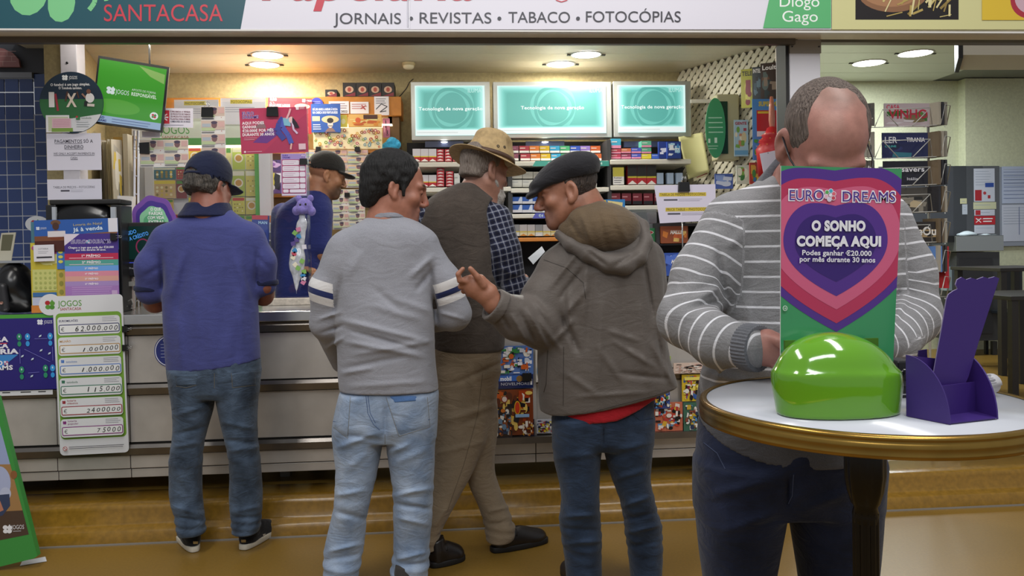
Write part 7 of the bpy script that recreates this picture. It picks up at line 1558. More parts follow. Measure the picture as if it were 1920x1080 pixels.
# black handset machine at the far left
e = empty('card_machine', (float(at(25, 585, 4.25)[0]), 4.3, WT)); tag(e, 'black rounded machine with handset at the far left of the counter', 'machine')
skin_obj('body', [('u', Ell(at(28, 535, 4.35), np.array((32, 40, 44))*mpp(28, 4.3)), 0), ('u', Cone(at(10, 560, 4.35), at(50, 560, 4.35), .07, .07), .04), ('i', HalfSpace((0, 0, WT+.002), (0, 0, -1)), 0)], [M('#121214', .25)], e, h=.006)
skin_obj('handset', [('u', Cone(at(4, 538, 4.22), at(8, 578, 4.22), (.022, .02), (.026, .02)), 0), ('i', HalfSpace((0, 0, WT+.002), (0, 0, -1)), 0)], [M('#2a2a2d', .35)], e, h=.005)
p = at(3, 568, 4.19); esub(MB().lathe([(.001, -.004), (.007, -.004), (.007, .004)], 12, T=Matrix.Translation([float(v) for v in p]) @ Matrix.Rotation(math.pi/2, 4, 'X')), 'button', M('#c8a090', .4), e)
esub(boxpx(MB(), -30, 488, 62, 494, 4.3, 4.5), 'tray', M('#b9bcc0', .3, .7), e)
s = Sheet(-8, 436, 28, 502, 4.4, '#b5b09e', th=.004, shape=[(-8, 502), (18, 502), (30, 436), (4, 437)]); s.face([(6, 440), (26, 440), (20, 470), (2, 470)], '#5c5a44'); s.build('card', label='pale leaning card above the black machine at far left', cat='card')
# monitor
e = empty('monitor', (float(at(258, 520, 4.45)[0]), 4.45, WT)); tag(e, 'black monitor with dark green screen left of the man in blue polo', 'monitor')
esub(boxpx(MB(), 219, 416, 330, 520, 4.38, 4.415), 'casing', BLACKM, e, .004)
s = Sheet(222, 424, 326, 486, 4.376, '#0c2f2c', th=.002, base=M('#0c3a34', .3, emit=.25)); s.text('PROIBIDO', 225, 446, 7, M('#4a90e0', .4, emit=.9), w=34, ang=17, bold=.01); s.text('JOGAR A CRÉDITO', 222, 458, 7, M('#4a90e0', .4, emit=.9), w=60, ang=17, bold=.01); s.ell(268, 462, 13, 15, M('#8a2a52', .4, emit=.5)).ell(268, 462, 10.5, 12.5, M('#0c3a34', .3, emit=.25)); s.build('screen', parent=e)
s = Sheet(222, 488, 326, 516, 4.376, '#14161c', th=.002); s.rect(222, 491, 252, 493, M('#3a4ab0', .4, emit=.6)); s.ell(235, 503, 6, 6, '#a8303c').ell(235, 503, 4.6, 4.6, '#14161c'); s.line(231, 506, 239, 500, 1.2, '#a8303c'); s.text('Proibido', 244, 504, 3.5, '#c8c8d0', w=16); s.build('lower_panel', parent=e)
for x in (234, 246): esub(boxpx(MB(), x, 516, x+4, 640, 4.40, 4.41, zmin=WT+.001), 'leg', M('#b9a8a0', .4), e)
esub(boxpx(MB(), 222, 528, 250, 537, 4.36, 4.41), 'tray', M('#8f8d88', .5), e)
g = random.Random(31)
e = empty('cable', (float(at(240, 585, 4.35)[0]), 4.35, WT)); tag(e, 'tangle of grey cables on the worktop under the monitor', 'cable'); mb = MB()
pts = [at(226+i*3+g.uniform(-6, 6), 572+8*math.sin(i)+g.uniform(-4, 4), 4.35+g.uniform(-.03, .05)) for i in range(12)]
for q in pts: q[2] = max(q[2], WT+.006)
esub(mb.tube(pts, .0035, 6), 'cord', M('#8a8884', .5), e)
# purple rainbow card
def blob(cx, cy, r, n=44, w=.035): return [(cx+r*(1+w*math.cos(7*t))*math.cos(t), max(-1e9, cy-r*1.12*(1+w*math.cos(7*t))*math.sin(t))) for t in np.linspace(0, math.pi, n)]
s = Sheet(247, 366, 329, 424, 4.58, '#7a4fa8', th=.003, shape=blob(288, 412, 40)+[(248, 470), (328, 470)]); s.face(blob(288, 414, 33)+[(256, 460), (320, 460)], '#4a3492'); s.face(blob(288, 416, 26)+[(263, 460), (313, 460)], '#8fcfa4'); s.face(blob(289, 420, 20)+[(270, 460), (309, 460)], '#5fae7e')
for i, (t, w_) in enumerate((('O QUE', 19), ('FARIAS', 25), ('COM VIDA', 30), ('EXTRA?', 27))): s.text(t, 292, 395+i*8, 5.5, '#eef4f0', w=w_, al='c', bold=.04)
s.build('rainbow_card', label='purple and green rainbow-shaped card behind the monitor', cat='card')

# ================================================================== RIGHT END OF THE STALL
def mag(name, x0, y0, x1, y1, Y, c, pal, lab, cat='magazine', n=10, title=None, tcol='#f0f0f0', th=.006, seed=0, yaw=0, rot=0, grp=None, th_=None):
    s = Sheet(x0, y0, x1, y1, Y, c, th=th, rough=.3); busy(s, x0+1, y0+(y1-y0)*(.22 if title else .03), x1-1, y1-1, n, pal, seed)
    if title: s.text(title, (x0+x1)/2, y0+(y1-y0)*.17, (y1-y0)*.11, tcol, w=(x1-x0)*.82, al='c', bold=.03)
    s.build(name, label=lab, cat=cat, yaw=yaw, rot=rot, group=grp); return s
def wallY(px): return 5.86-(px-1285)/193.0*.98-.05
mag('magazine', 1390, 130, 1412, 202, wallY(1402)-.02, '#b8b83a', ['#8a2a40', '#d8d070', '#5a4a20', '#e0dc60'], 'yellow magazine high on the lattice wall, leftmost of three', title='TELE', tcol='#3a3a20', seed=3, yaw=-25)
mag('magazine', 1411, 126, 1428, 190, wallY(1428)-.02, '#20303a', ['#3a5868', '#1a2228', '#5a7a8a'], 'dark teal magazine high on the lattice wall, middle of three', title='INTEL', seed=4, yaw=-25)
s = mag('magazine', 1427, 118, 1463, 192, wallY(1450)-.03, '#3a2a22', ['#5a6a68', '#2a3a3c', '#8a7a6a', '#6a4a34'], 'brown magazine high on the lattice wall, rightmost of three', title='Loulta', seed=5, yaw=-25)
s = Sheet(1410, 186, 1490, 300, wallY(1460)-.05, '#4a86c8', th=.004, rough=.3); s.text('SUPER MARIO', 1449, 199, 8, '#c8b83a', w=54, al='c', bold=.05); s.rect(1418, 207, 1462, 246, '#b8242c'); s.rect(1420, 209, 1445, 213, '#d8b83a'); s.ell(1474, 214, 11, 12, '#d8b830'); s.greek(1467, 208, 1481, 3.5, 4, '#8a7420', .8); s.rect(1462, 226, 1482, 248, '#c23a44'); s.rect(1418, 246, 1446, 256, '#d8d8e0'); busy(s, 1412, 258, 1430, 298, 8, ['#d8b830', '#4a9a4a', '#b8242c', '#5a8ac8'], 9); s.build('magazine', label='light blue magazine with red panel beside the bald man', cat='magazine')
# red dotted toy in a bag
tc_ = at(1448, 300, wallY(1460)-.17); e = empty('toy_figure', tc_); e_toy = e; tag(e, 'red tiered toy with gold dots in a clear bag', 'toy'); kk = mpp(1448, tc_[1])
MB().lathe([(.001, 64*kk), (9*kk, 60*kk), (12*kk, 52*kk), (20*kk, 46*kk), (17*kk, 44*kk), (25*kk, 34*kk), (22*kk, 32*kk), (30*kk, 20*kk), (28*kk, 8*kk), (26*kk, -30*kk), (.001, -31*kk)], 20).build('skirt', M('#b01e24', .35), e)
for ring, z, n_ in ((16, 48.5, 7), (21.5, 38.5, 9), (26.5, 27, 11)):
    for i in range(n_):
        t = 2*math.pi*i/n_; MB().lathe([(.001, .002), (.0035, .001), (.004, -.001)], 8, c=(ring*kk*math.cos(t)*1.03, ring*kk*math.sin(t)*1.03, z*kk)).build('dot', M('#d8a83a', .4), e)
MB().lathe([(4*kk, 60*kk), (6*kk, 75*kk), (5*kk, 100*kk), (3*kk, 118*kk), (.001, 119*kk)], 12).build('bag_neck', M('#b9705a', .2, coat=.6), e)
s = Sheet(1424, 282, 1466, 330, tc_[1]-.11, '#d2ccdc', th=.002, shape=[(1424, 288), (1432, 330), (1466, 330), (1466, 280)]); s.ell(1440, 287, 1.2, 1.2, '#8a8a94'); s.build('hang_tag', parent=e)
q_ = at(1448, 186, tc_[1]); tag(MB().tube([(float(q_[0]), float(q_[1])-.01, float(q_[2])), (float(q_[0])+.10, float(q_[1])+.22, float(q_[2])+.005)], .003, 6).build('display_hook', STEEL), 'steel hook in the lattice wall carrying the red toy', 'hook')
# meter box with green oval plaque
e = empty('meter_box', at(1360, 300, wallY(1350))); tag(e, 'cream wall box with dark green inside on the lattice wall', 'box'); Yb = wallY(1365)
esub(boxpx(MB(), 1345, 176, 1386, 300, Yb-.14, Yb-.02), 'casing', M('#b5b08e', .5), e, .01); esub(boxpx(MB(), 1342, 190, 1364, 288, Yb-.15, Yb-.14), 'dark_panel', M('#153a28', .4), e)
s = Sheet(1322, 184, 1361, 296, Yb-.18, '#3f9464', th=.006, shape=[(1341.5+19*math.cos(2*math.pi*i/40), 240-56*math.sin(2*math.pi*i/40)) for i in range(40)], rough=.3); s.greek(1328, 220, 1356, 9, 4, '#a8d4ba', 2, .1); s.rect(1327, 260, 1331, 268, '#cfe8d8'); s.rect(1339, 258, 1344, 268, '#cfe8d8'); s.greek(1327, 273, 1346, 5, 2, '#a8d4ba', 1.4); s.build('oval_plaque', label='green oval plaque standing off the cream wall box', cat='plaque')
tag(boxpx(MB(), 1296, 186, 1345, 193, wallY(1330)-.02, wallY(1330)+.0).build('cable_duct', M('#c9c6bc', .5)), 'white cable duct running to the cream wall box', 'duct')
s = Sheet(1376, 225, 1403, 293, wallY(1392)-.03, '#a8c4d4', th=.005); busy(s, 1377, 236, 1402, 280, 9, ['#c88a6a', '#7aa84a', '#d8c8a0', '#b04a5a', '#e8e0c8'], 8); s.rect(1377, 282, 1402, 290, '#6aa0c8'); s.text('GENTE', 1389, 234, 5, '#b03a4a', w=22, al='c', bold=.03); s.build('magazine', label='small magazine with a sporting cover under the cream wall box', cat='magazine')
for nm, x0, y0, x1, y1, c, pal, lab in (('packet', 1340, 326, 1374, 354, '#4a62b0', ['#c8d0e8', '#2a3a80', '#8aa0d8'], 'blue packet hung low on the lattice wall'), ('packet', 1380, 310, 1405, 345, '#c9cec0', ['#3a7a44', '#b04a4a', '#7aa84a', '#e0e0d0'], 'pale packet with avocado colours low on the lattice wall'), ('packet', 1405, 305, 1425, 345, '#a83a30', ['#d8a040', '#3a6ab0', '#4a8a4a', '#c8542a'], 'red and yellow packet low on the lattice wall')):
    s = Sheet(x0, y0, x1, y1, wallY((x0+x1)/2)-.05, c, th=.012); busy(s, x0+1, y0+2, x1-1, y1-1, 9, pal, x0, .2, .6); s.build(nm, label=lab, cat='packet')
# curled yellow paper
mb = MB(); N = 10; base = [(1272, 257), (1317, 248), (1330, 322), (1291, 336)]
for j in range(N+1):
    for i in range(N+1):
        u, v = i/N, j/N; x = (base[0][0]*(1-u)+base[1][0]*u)*(1-v)+(base[3][0]*(1-u)+base[2][0]*u)*v; y = (base[0][1]*(1-u)+base[1][1]*u)*(1-v)+(base[3][1]*(1-u)+base[2][1]*u)*v
        mb.v.append(tuple(at(x, y, 5.56+.03*math.sin(u*3.1)-.03*v)))
mb.f = [(j*(N+1)+i, (j+1)*(N+1)+i, (j+1)*(N+1)+i+1, j*(N+1)+i+1) for j in range(N) for i in range(N)]; mb.m = [0]*len(mb.f); mb.sm = [True]*len(mb.f)
o = mb.build('paper_sheet', M('#d4d29a', .6)); so = o.modifiers.new('thick', 'SOLIDIFY'); so.thickness = .0012; tag(o, 'curled pale yellow paper hanging beside the right teal screen', 'paper')
s = Sheet(1298, 318, 1332, 340, 5.565, '#d6cfae', shape=[(1300, 340), (1326, 330), (1332, 318), (1298, 322)]); s.line(1306, 333, 1326, 325, 1.4, '#a03a34'); s.build('paper_sheet', label='small cream slip below the curled yellow paper', cat='paper')
# sweets racks at the right end of the worktop
DKC = M('#2c2a2c', .5)
e = empty('sweets_rack', (float(at(1262, 520, 4.3)[0]), 4.35, WT)); tag(e, 'dark tiered sweets rack on the counter right end', 'rack')
for y0, y1, Y0 in ((418, 425, 4.34), (456, 460, 4.30), (517, 523, 4.26)): esub(boxpx(MB(), 1236, y0, 1330, y1, Y0, 4.5), 'shelf', DKC, e)
esub(boxpx(MB(), 1234, 418, 1237, 660, 4.3, 4.5, zmin=WT+.001), 'side', DKC, e); esub(boxpx(MB(), 1328, 418, 1331, 660, 4.3, 4.5, zmin=WT+.001), 'side', DKC, e); esub(boxpx(MB(), 1236, 418, 1330, 660, 4.49, 4.5, zmin=WT+.001), 'back', DKC, e)
for x0, y0, x1, y1, Y, c1, pal, txt, lab in ((1239, 424, 1290, 456, 4.29, '#8a4420', ['#c8742a', '#d8b060', '#5a2a18', '#c05a28'], 'HALLS', 'orange sweets carton on the upper tier of the dark rack'), (1241, 474, 1290, 517, 4.26, '#2a4a9a', ['#4a6ac0', '#c8d0e8', '#8a7ac0', '#1a2a60'], 'HALLS', 'blue sweets carton on the lower tier of the dark rack')):
    o = tbox('sweets_carton', x0, y0, x1, y1, Y, Y+.12, M(c1, .35), lab, 'box'); q = Sheet(x0, y0, x1, y1, Y-.001, c1, th=.0006); busy(q, x0+1, y0+1, x1-1, y1-1, 7, pal, x0); q.text(txt, x0+29, y0+(y1-y0)*.45, 6, '#f0e8dc', w=23, al='c', bold=.05, shear=.25); pp = q.build('front'); pp.parent = o; pp.matrix_parent_inverse = Matrix.Translation(o.location).inverted()
e = empty('acrylic_box', (float(at(1212, 520, 4.4)[0]), 4.4, WT)); tag(e, 'clear acrylic sweets box with green label beside the hood', 'box')
a, b = at(1184, 560, 4.34), at(1231, 392, 4.34); esub(MB().box(a[0], 4.34, WT+.001, b[0], 4.5, b[2]), 'box', glass_mat('cloudy_acrylic', (.72, .78, .74), .1, .2), e)
s = Sheet(1186, 428, 1230, 470, 4.336, '#2f7a48', th=.002); s.ell(1214, 436, 12, 4, '#d8d8c8').ell(1214, 436, 10.5, 3.2, '#a8343a'); busy(s, 1188, 444, 1229, 468, 6, ['#4a9a4a', '#8ab84a', '#2a6a3a'], 3); s.build('label_card', parent=e)
o = tbox('tobacco_carton', 1118, 374, 1172, 470, 4.42, 4.55, M('#2a78b4', .4), 'blue and yellow carton standing behind the hooded jacket', 'box'); q = Sheet(1118, 374, 1172, 410, 4.419, '#2a78b4', th=.0006); q.face([(1119, 375), (1136, 375), (1140, 392), (1119, 388)], '#c9a82a'); q.face([(1139, 376), (1168, 380), (1166, 398), (1146, 394)], '#d8c88a'); q.text('C', 1143, 386, 6, '#6a5a3a'); q.ell(1155, 389, 4, 3, '#b8843a'); pp = q.build('front'); pp.parent = o; pp.matrix_parent_inverse = Matrix.Translation(o.location).inverted()
# price sheet in front
s = Sheet(1226, 346, 1343, 418, 4.22, '#d6d0e2', shape=[(1226, 347), (1236, 418), (1343, 414), (1343, 346)])
s.text('TABELA DE PREÇOS – FOTOCÓPIAS', 1288, 367, 4.2, '#6a6030', w=96, al='c') if False else None
s.rect(1235, 361, 1325, 368, '#d2b93a'); s.text('TABELA DE PREÇOS – FOTOCÓPIAS', 1280, 366.8, 4.6, '#5f5526', w=86, al='c', bold=.01); s.rect(1244, 373, 1270, 376, '#55535f'); s.greek(1272, 373, 1320, 3, 2, '#a8a4b4', .8); s.rect(1247, 389, 1335, 396, '#d2b93a'); s.text('PRICE TABLE – PHOTOCOPIES', 1291, 394.8, 4.6, '#5f5526', w=84, al='c', bold=.01); s.rect(1251, 399, 1275, 402, '#55535f'); s.greek(1278, 399, 1325, 3, 2, '#a8a4b4', .8)
s.build('price_sheet', label='white price sheet with yellow headings hung at the right end of the counter', cat='notice'); clip(1282, 347, 4.215, 'black binder clip on the price sheet at the right end')
e = empty('sheet_holder', (float(at(1285, 590, 4.235)[0]), 4.24, WT)); tag(e, 'thin steel holder carrying the price sheet', 'holder'); esub(MB().tube([(float(at(1282, 590, 4.235)[0]), 4.24, WT+.001), (float(at(1282, 590, 4.235)[0]), 4.24, float(at(1282, 338, 4.235)[2]))], .004, 8), 'rod', STEEL, e); esub(MB().lathe([(.001, .001), (.05, .001), (.05, .006), (.001, .008)], 20, c=(float(at(1282, 590, 4.235)[0]), 4.24, WT)), 'base', STEEL, e)
# children's magazines and toy packs hung on the counter front
TP = ['#c8402c', '#d8a83a', '#3a62a8', '#5a9ac8', '#e4e0d8', '#3f8a4a', '#8a4a2a', '#2a2a38', '#c87a9a']
FR = [(936, 648, 1000, 702, '#5a7ab8', None, 'blue and silver toy pack left of the hooded jacket', ['#c8ccd8', '#3f8a4a', '#3a62a8', '#e8e8f0', '#c8602c']), (922, 730, 1000, 816, '#7a3a1e', None, 'brown and orange knight toy pack left of the hooded jacket', ['#c85a20', '#d8a83a', '#5a2a1a', '#a8401c', '#e0c060']), (918, 763, 960, 820, '#3a2a28', None, 'small dark toy pack in front of the knight pack', ['#8a4a2a', '#2a3a58', '#c8702c', '#6a8aa8']), (1004, 652, 1040, 716, '#c8c4bc', None, 'pale toy pack half behind the hooded jacket', ['#c8602c', '#5a9ac8', '#d8a83a', '#e8e8f0']), (1006, 786, 1040, 812, '#b9bcc8', None, 'small white toy pack under the hooded jacket hem', ['#a8343a', '#d8c83a', '#3a3a58', '#e8e8f0']), (975, 786, 1002, 818, '#2a2438', None, 'small framed figure pack below the knight pack', ['#c8702c', '#d8a83a', '#e8d8c0']),
      (820, 770, 830, 824, '#8a2a24', None, 'red toy pack between the jeans and khaki trousers', ['#d8a83a', '#2a2a38']), (1222, 668, 1258, 716, '#9ab84a', None, 'green magazine right of the hooded jacket', TP), (1262, 680, 1322, 700, '#d8c0b0', None, 'cream magazine right of the hooded jacket under the striped sleeve', ['#e0c8bc', '#c8a090']), (1224, 724, 1256, 766, '#3a4a88', None, 'navy magazine right of the hooded jacket', TP), (1278, 702, 1318, 752, '#d8b830', None, 'yellow magazine beside the striped jumper man', ['#c8402c', '#3a62a8', '#e8d86a', '#8a2a50']), (1226, 754, 1280, 808, '#c06a50', None, 'red and white comic pack right of the blue jeans', ['#e4d8d0', '#c8402c', '#d8a83a', '#b83a3a', '#5a9ac8']), (1281, 754, 1320, 808, '#3f6a58', None, 'green and blue comic pack beside the striped jumper man', ['#2a3a58', '#c8a83a', '#5a8ac8', '#8a4a3a'])]
for i, (x0, y0, x1, y1, c, t, lab, pal) in enumerate(FR):
    s = Sheet(x0, y0, x1, y1, CF-.040-.004*(i % 5), c, th=.008, rough=.15); busy(s, x0+1, y0+1, x1-1, y1-1, 70, pal+['#1c1a20', '#e8e4dc'], 100+i, .05, .22)
    if i == 1: s.ell(970, 764, 6, 13, '#d8a820').ell(970, 764, 4.5, 11, '#c83a1e'); s.ell(946, 747, 6, 6.5, '#8a1e1e').ell(946, 747, 4.5, 5, '#e0d0c8'); s.rect(966, 776, 992, 782, '#8ab0d8')
    if i == 10: s.rect(1282, 706, 1314, 712, '#e8d86a')
    s.build('toy_pack', label=lab, cat='toy pack')
s = Sheet(934, 702, 1000, 728, CF-.046, '#1e2a58', th=.006, rough=.15); s.rect(935, 703, 975, 714, '#3a6ac0'); s.text('mobil', 938, 713, 7.5, '#e8ecf4', w=21, bold=.04); s.text('NOVELMORE', 939, 722, 5, '#b9bccb', w=54, bold=.01); s.ell(974, 710, 6, 6, '#8a6a3a'); s.rect(994, 711, 998, 722, '#d8d8dc'); s.build('pack_header', label='navy header card with white lettering above the knight pack', cat='card')
clip(988, 704, CF-.052, 'black binder clip on the navy header card', w=9)
tag(boxpx(MB(), 996, 648, 1004, 826, CF-.034, CF-.028).build('display_strip', M('#b8b6b4', .4, .4)), 'grey upright strip between the hanging toy packs', 'strip')
tag(boxpx(MB(), 815, 820, 1320, 826, CF-.07, CF-.032).build('display_rail', ALUD), 'grey ledge under the hanging toy packs', 'ledge')

# loose papers
o = tbox('paper_stack', 492, 553, 582, 567, 4.52, 4.60, M('#b5aca0', .7, var=.2, vscale=60), 'low stack of printed papers on the worktop before the clerk', 'papers'); o.location.z = WT+.001
mb = MB(); p_ = [at(990, 484, 3.86), at(1016, 462, 3.88), at(1022, 472, 3.85), at(1000, 496, 3.83)]; mb.add([tuple(v) for v in p_], [(0, 1, 2, 3)]); o = mb.build('paper_slip', M('#d2d6da', .6)); so = o.modifiers.new('thick', 'SOLIDIFY'); so.thickness = .0012; tag(o, 'white paper held between the straw hat man and the flat cap man', 'paper')
tag(MB().tube([at(x, y, 5.88) for x, y in ((775, 148), (768, 154), (762, 166), (752, 178), (744, 186))], .004, 6).build('wall_cable', M('#3a3428', .6)), 'thin dark cable on the wall left of the teal screens', 'cable')
# ================================================================== HIGH ROUND TABLE
TZ = 1.03; TC = (0.776, 1.475); TR = .302
e = empty('bistro_table', (TC[0], TC[1], 0)); tag(e, 'high round table with white top, brass rim and black fluted column', 'table')
MARB = M('#c3c6ce', .18, var=.03, vscale=6, name='white_laminate'); BRASS = M('#9a7a3c', .26, .95, var=.1, vscale=20, name='aged_brass')
MB().lathe([(.001, TZ), (TR-.010, TZ), (TR-.010, TZ-.02), (.001, TZ-.02)], 96).build('top', MARB, e)
MB().lathe([(TR-.012, TZ+.001), (TR-.006, TZ+.0035), (TR, TZ+.001), (TR+.002, TZ-.004), (TR-.001, TZ-.0075), (TR+.0015, TZ-.010), (TR+.003, TZ-.018), (TR+.0005, TZ-.025), (TR+.002, TZ-.028), (TR+.001, TZ-.034), (TR-.010, TZ-.037), (TR-.02, TZ-.032)], 128).build('brass_rim', BRASS, e)
IRON = M('#17130f', .32, .4, var=.3, vscale=25, name='black_cast_iron')
cxp, cyp = atz(1625, 900, .7)[:2]; 
fl = lambda n, d: (lambda r, z, a: r*(1-d*(0.5+.5*math.cos(n*a))))
col = MB(); col.lathe([(.022, .04), (.024, .3), (.024, .82)], 96, flute=fl(12, .16)); col.build('column', IRON, e)
cap_ = MB(); cap_.lathe([(.022, .80), (.024, .815), (.021, .83), (.026, .838), (.033, .86), (.0375, .89), (.0375, .925), (.033, .955), (.027, .975), (.034, .99), (.001, .993)], 96, flute=lambda r, z, a: r*(1-(.10*(.5+.5*math.cos(8*a)) if .84 < z < .96 else 0))); cap_.build('capital', IRON, e)
MB().lathe([(.001, .991), (.10, .991), (.10, .996), (.001, .996)], 32).build('mount_plate', IRON, e)
for i in range(3):
    t = 2*math.pi*i/3+.5; MB().tube([(0, 0, .09), (.08*math.cos(t), .08*math.sin(t), .06), (.2*math.cos(t), .2*math.sin(t), .03), (.25*math.cos(t), .25*math.sin(t), .012)], [.022, .02, .016, .012], 10).build('foot', IRON, e)
MB().lathe([(.001, .13), (.03, .12), (.036, .08), (.026, .04), (.001, .035)], 32).build('base_boss', IRON, e)

# green dome holder with the heart card
pd = atz(1570, 790, TZ); dy = pd[1]+.062; kd = mpp(1570, dy)
dc = at(1570, 745, dy); e = empty('dome_holder', (float(dc[0]), float(dy), TZ)); tag(e, 'glossy lime green dome holder standing on the round table', 'holder')
zc = TZ+.001; W = 115*kd; Hh = at(1545, 630, dy)[2]-TZ
ops = [('u', Ell((dc[0], dy, zc+.055), (W, .062, Hh-.055)), 0), ('u', Loft([(zc-.02, dc[0], dy, W, .062), (zc+.03, dc[0], dy, W, .062), (zc+.07, dc[0], dy, W*.985, .06)], 2.3, .0), .02), ('u', Ell((dc[0]-.022, dy, zc+.075), (W*.74, .050, Hh-.077)), .03), ('i', HalfSpace((0, 0, zc), (0, 0, -1)), 0)]
skin_obj('dome', ops, [M('#5f9a16', .12, coat=.8, name='lime_gloss_plastic')], e, h=.0035, smooth=2)
esub(MB().box(dc[0]-W*.8, dy+.018, zc+Hh*.5, dc[0]+W*.8, dy+.024, zc+Hh*.93), 'slot', M('#3f6a10', .4), e)

YS = dy+.045
quad = [(1463, 310), (1697, 318), (1676, 690), (1457, 700)]
def clipq(poly, q=quad):
    def cl(P, a, b):
        out = []
        f = lambda p: (b[0]-a[0])*(p[1]-a[1])-(b[1]-a[1])*(p[0]-a[0])
        for i in range(len(P)):
            p, n_ = P[i], P[(i+1) % len(P)]; fp, fn_ = f(p), f(n_)
            if fp >= 0: out.append(p)
            if (fp >= 0) != (fn_ >= 0): t = fp/(fp-fn_); out.append((p[0]+(n_[0]-p[0])*t, p[1]+(n_[1]-p[1])*t))
        return out
    P = poly
    for i in range(4):
        P = cl(P, q[i], q[(i+1) % 4])
        if not P: return P
    return P
def heart(cx, top, bot, hw, notch):
    ym = top+.40*(bot-top); R = [(.18*hw, top+notch*.35), (.30*hw, top+notch*.05)]
    R += [(.42*hw+.58*hw*math.cos(t), ym-(ym-top)*math.sin(t)) for t in np.linspace(math.pi/2, 0, 16)]
    R += [(hw*(1-u**2.2), ym+(bot-ym)*u**1.06) for u in np.linspace(.08, 1, 14)]
    return [(cx, top+notch)]+[(cx+x, y) for x, y in R]+[(cx-x, y) for x, y in R[-2::-1]]
def hp(cx, top, bot, hw):                               # heart polygon made convexly clippable in halves
    P = heart(cx, top, bot, hw, 6); n = (len(P)-1)//2
    return P[:n+1], [P[0]]+P[n+1:]
s = Sheet(1457, 310, 1697, 700, YS, '#3f9160', th=.0025, rough=.22, shape=quad, dw=.00016)
for (top, bot, hw, c) in ((314, 622, 170, '#53308a'), (334, 606, 151, '#b8365a'), (350, 580, 127, '#cf5f82'), (380, 555, 101, '#53308a'), (402, 528, 79, '#382070')):
    P = heart(1566, top, bot, hw, 6); n = len(P)//2
    for half in (P[:n+1], P[n:]+[P[0]]):
        q = clipq(half)
        if len(q) >= 3: s.face(q, c)
ta = -1.2
s.text('EURO', 1475, 374.5, 20, '#eceaf4', w=70, bold=.055, ang=ta, res=3); s.text('DREAMS', 1577, 378.5, 20, '#eceaf4', w=107, bold=.055, ang=ta, res=3)
s.text('EURO', 1477.5, 374, 18.5, '#4a2c8c', w=65, bold=.0, ang=ta, res=6); s.text('DREAMS', 1579.5, 378, 18.5, '#4a2c8c', w=102, bold=.0, ang=ta, res=6)
for i, c in enumerate(('#e06a7a', '#4ab0c8', '#5fae5a', '#e8b8c8', '#d8d0e8', '#c84a5a')):
    t = i*math.pi/3+.3; s.ell(1555+8*math.cos(t), 366-8*math.sin(t), 4.6, 4.6, '#eceaf4', n=14).ell(1555+8*math.cos(t), 366-8*math.sin(t), 3.6, 3.6, c, n=14)
s.ell(1555, 366, 3, 3, '#eceaf4')
s.text('O SONHO', 1518, 431, 17, '#e9e8ee', w=104, bold=.06, ang=ta, res=5); s.text('COMEÇA AQUI', 1489, 459, 17, '#e9e8ee', w=163, bold=.06, ang=ta, res=5); s.poly([(1567, 461), (1570, 464), (1566, 467)], 2.4, '#e9e8ee')
s.text('Podes ganhar €20.000', 1499, 476.5, 9, '#e4e2ea', w=134, bold=.025, ang=-1.8, res=4); s.text('por mês durante 30 anos', 1494, 488.5, 9, '#e4e2ea', w=146, bold=.025, ang=-1.8, res=4)
s.ell(1465, 575, 4.5, 5, '#dfe8e2').ell(1465, 575, 3.4, 3.9, '#3f9160'); s.text('18', 1465, 577, 3.4, '#dfe8e2', al='c', w=4)
s.build('heart_card', label='tall green card with purple and pink heart in the lime dome', cat='card', edge='#e8e8ea', tilt=0)
# purple cardboard dispenser
def V3(px, py, z=TZ): return Vector([float(v) for v in atz(px, py, z)])
LF, LB, RF, RB = V3(1783, 797), V3(1701, 781), V3(1872, 787), V3(1796, 765)
PUR = M('#38226c', .45, name='purple_card')
e = empty('card_dispenser', tuple((LF+LB+RF+RB)/4)); e.location.z = TZ; tag(e, 'dark purple cardboard leaflet dispenser on the round table', 'dispenser'); up = Vector((0, 0, 1))
def quarter(F_, B_, h_, name, t=.0025):
    pts = [B_]+[B_+(F_-B_)*math.cos(a)+up*h_*math.sin(a) for a in np.linspace(0, math.pi/2, 14)]
    nrm_ = (F_-B_).cross(up).normalized()*t; n = len(pts); mb = MB(); mb.v = [tuple(p+up*.001) for p in pts]+[tuple(p+nrm_+up*.001) for p in pts]; mb.f = [tuple(range(n)), tuple(range(2*n-1, n-1, -1))]+[(i, n+i, n+(i+1) % n, (i+1) % n) for i in range(n)]; mb.m = [0]*len(mb.f); mb.sm = [False]*len(mb.f)
    return sub(mb.build(name, PUR), e)
quarter(LF, LB, .105, 'side_panel'); quarter(RF, RB, .105, 'side_panel')
def panel(a, b, c, d, name, t=.0025):
    n = (b-a).cross(d-a).normalized()*t; mb = MB(); mb.v = [tuple(p) for p in (a, b, c, d)]+[tuple(p+n) for p in (a, b, c, d)]; mb.f = [(0, 1, 2, 3), (7, 6, 5, 4), (0, 4, 5, 1), (1, 5, 6, 2), (2, 6, 7, 3), (3, 7, 4, 0)]; mb.m = [0]*6; mb.sm = [False]*6; return sub(mb.build(name, PUR), e)
z1 = up*.001
panel(LB+z1, RB+z1, RB+up*.085, LB+up*.105, 'back_panel'); panel(LB+(LF-LB)*.45+z1, RB+(RF-RB)*.45+z1, RB+(RF-RB)*.45+up*.055, LB+(LF-LB)*.45+up*.055, 'front_panel'); panel(LB+z1*2, LF+z1*2, RF+z1*2, RB+z1*2, 'floor_panel', .002)
Yp = float((LB.y+RB.y)/2)-.02; kp = mpp(1800, Yp)
pp = [(1738, 742), (1800, 738), (1815, 706), (1836, 640), (1877, 523), (1868, 519.5), (1856, 522.5), (1846, 519.5), (1833, 524), (1822, 521), (1812, 524), (1803, 519), (1794, 524), (1791, 533), (1795, 541), (1786, 545), (1777, 551), (1773, 560), (1764, 610), (1754, 660)]
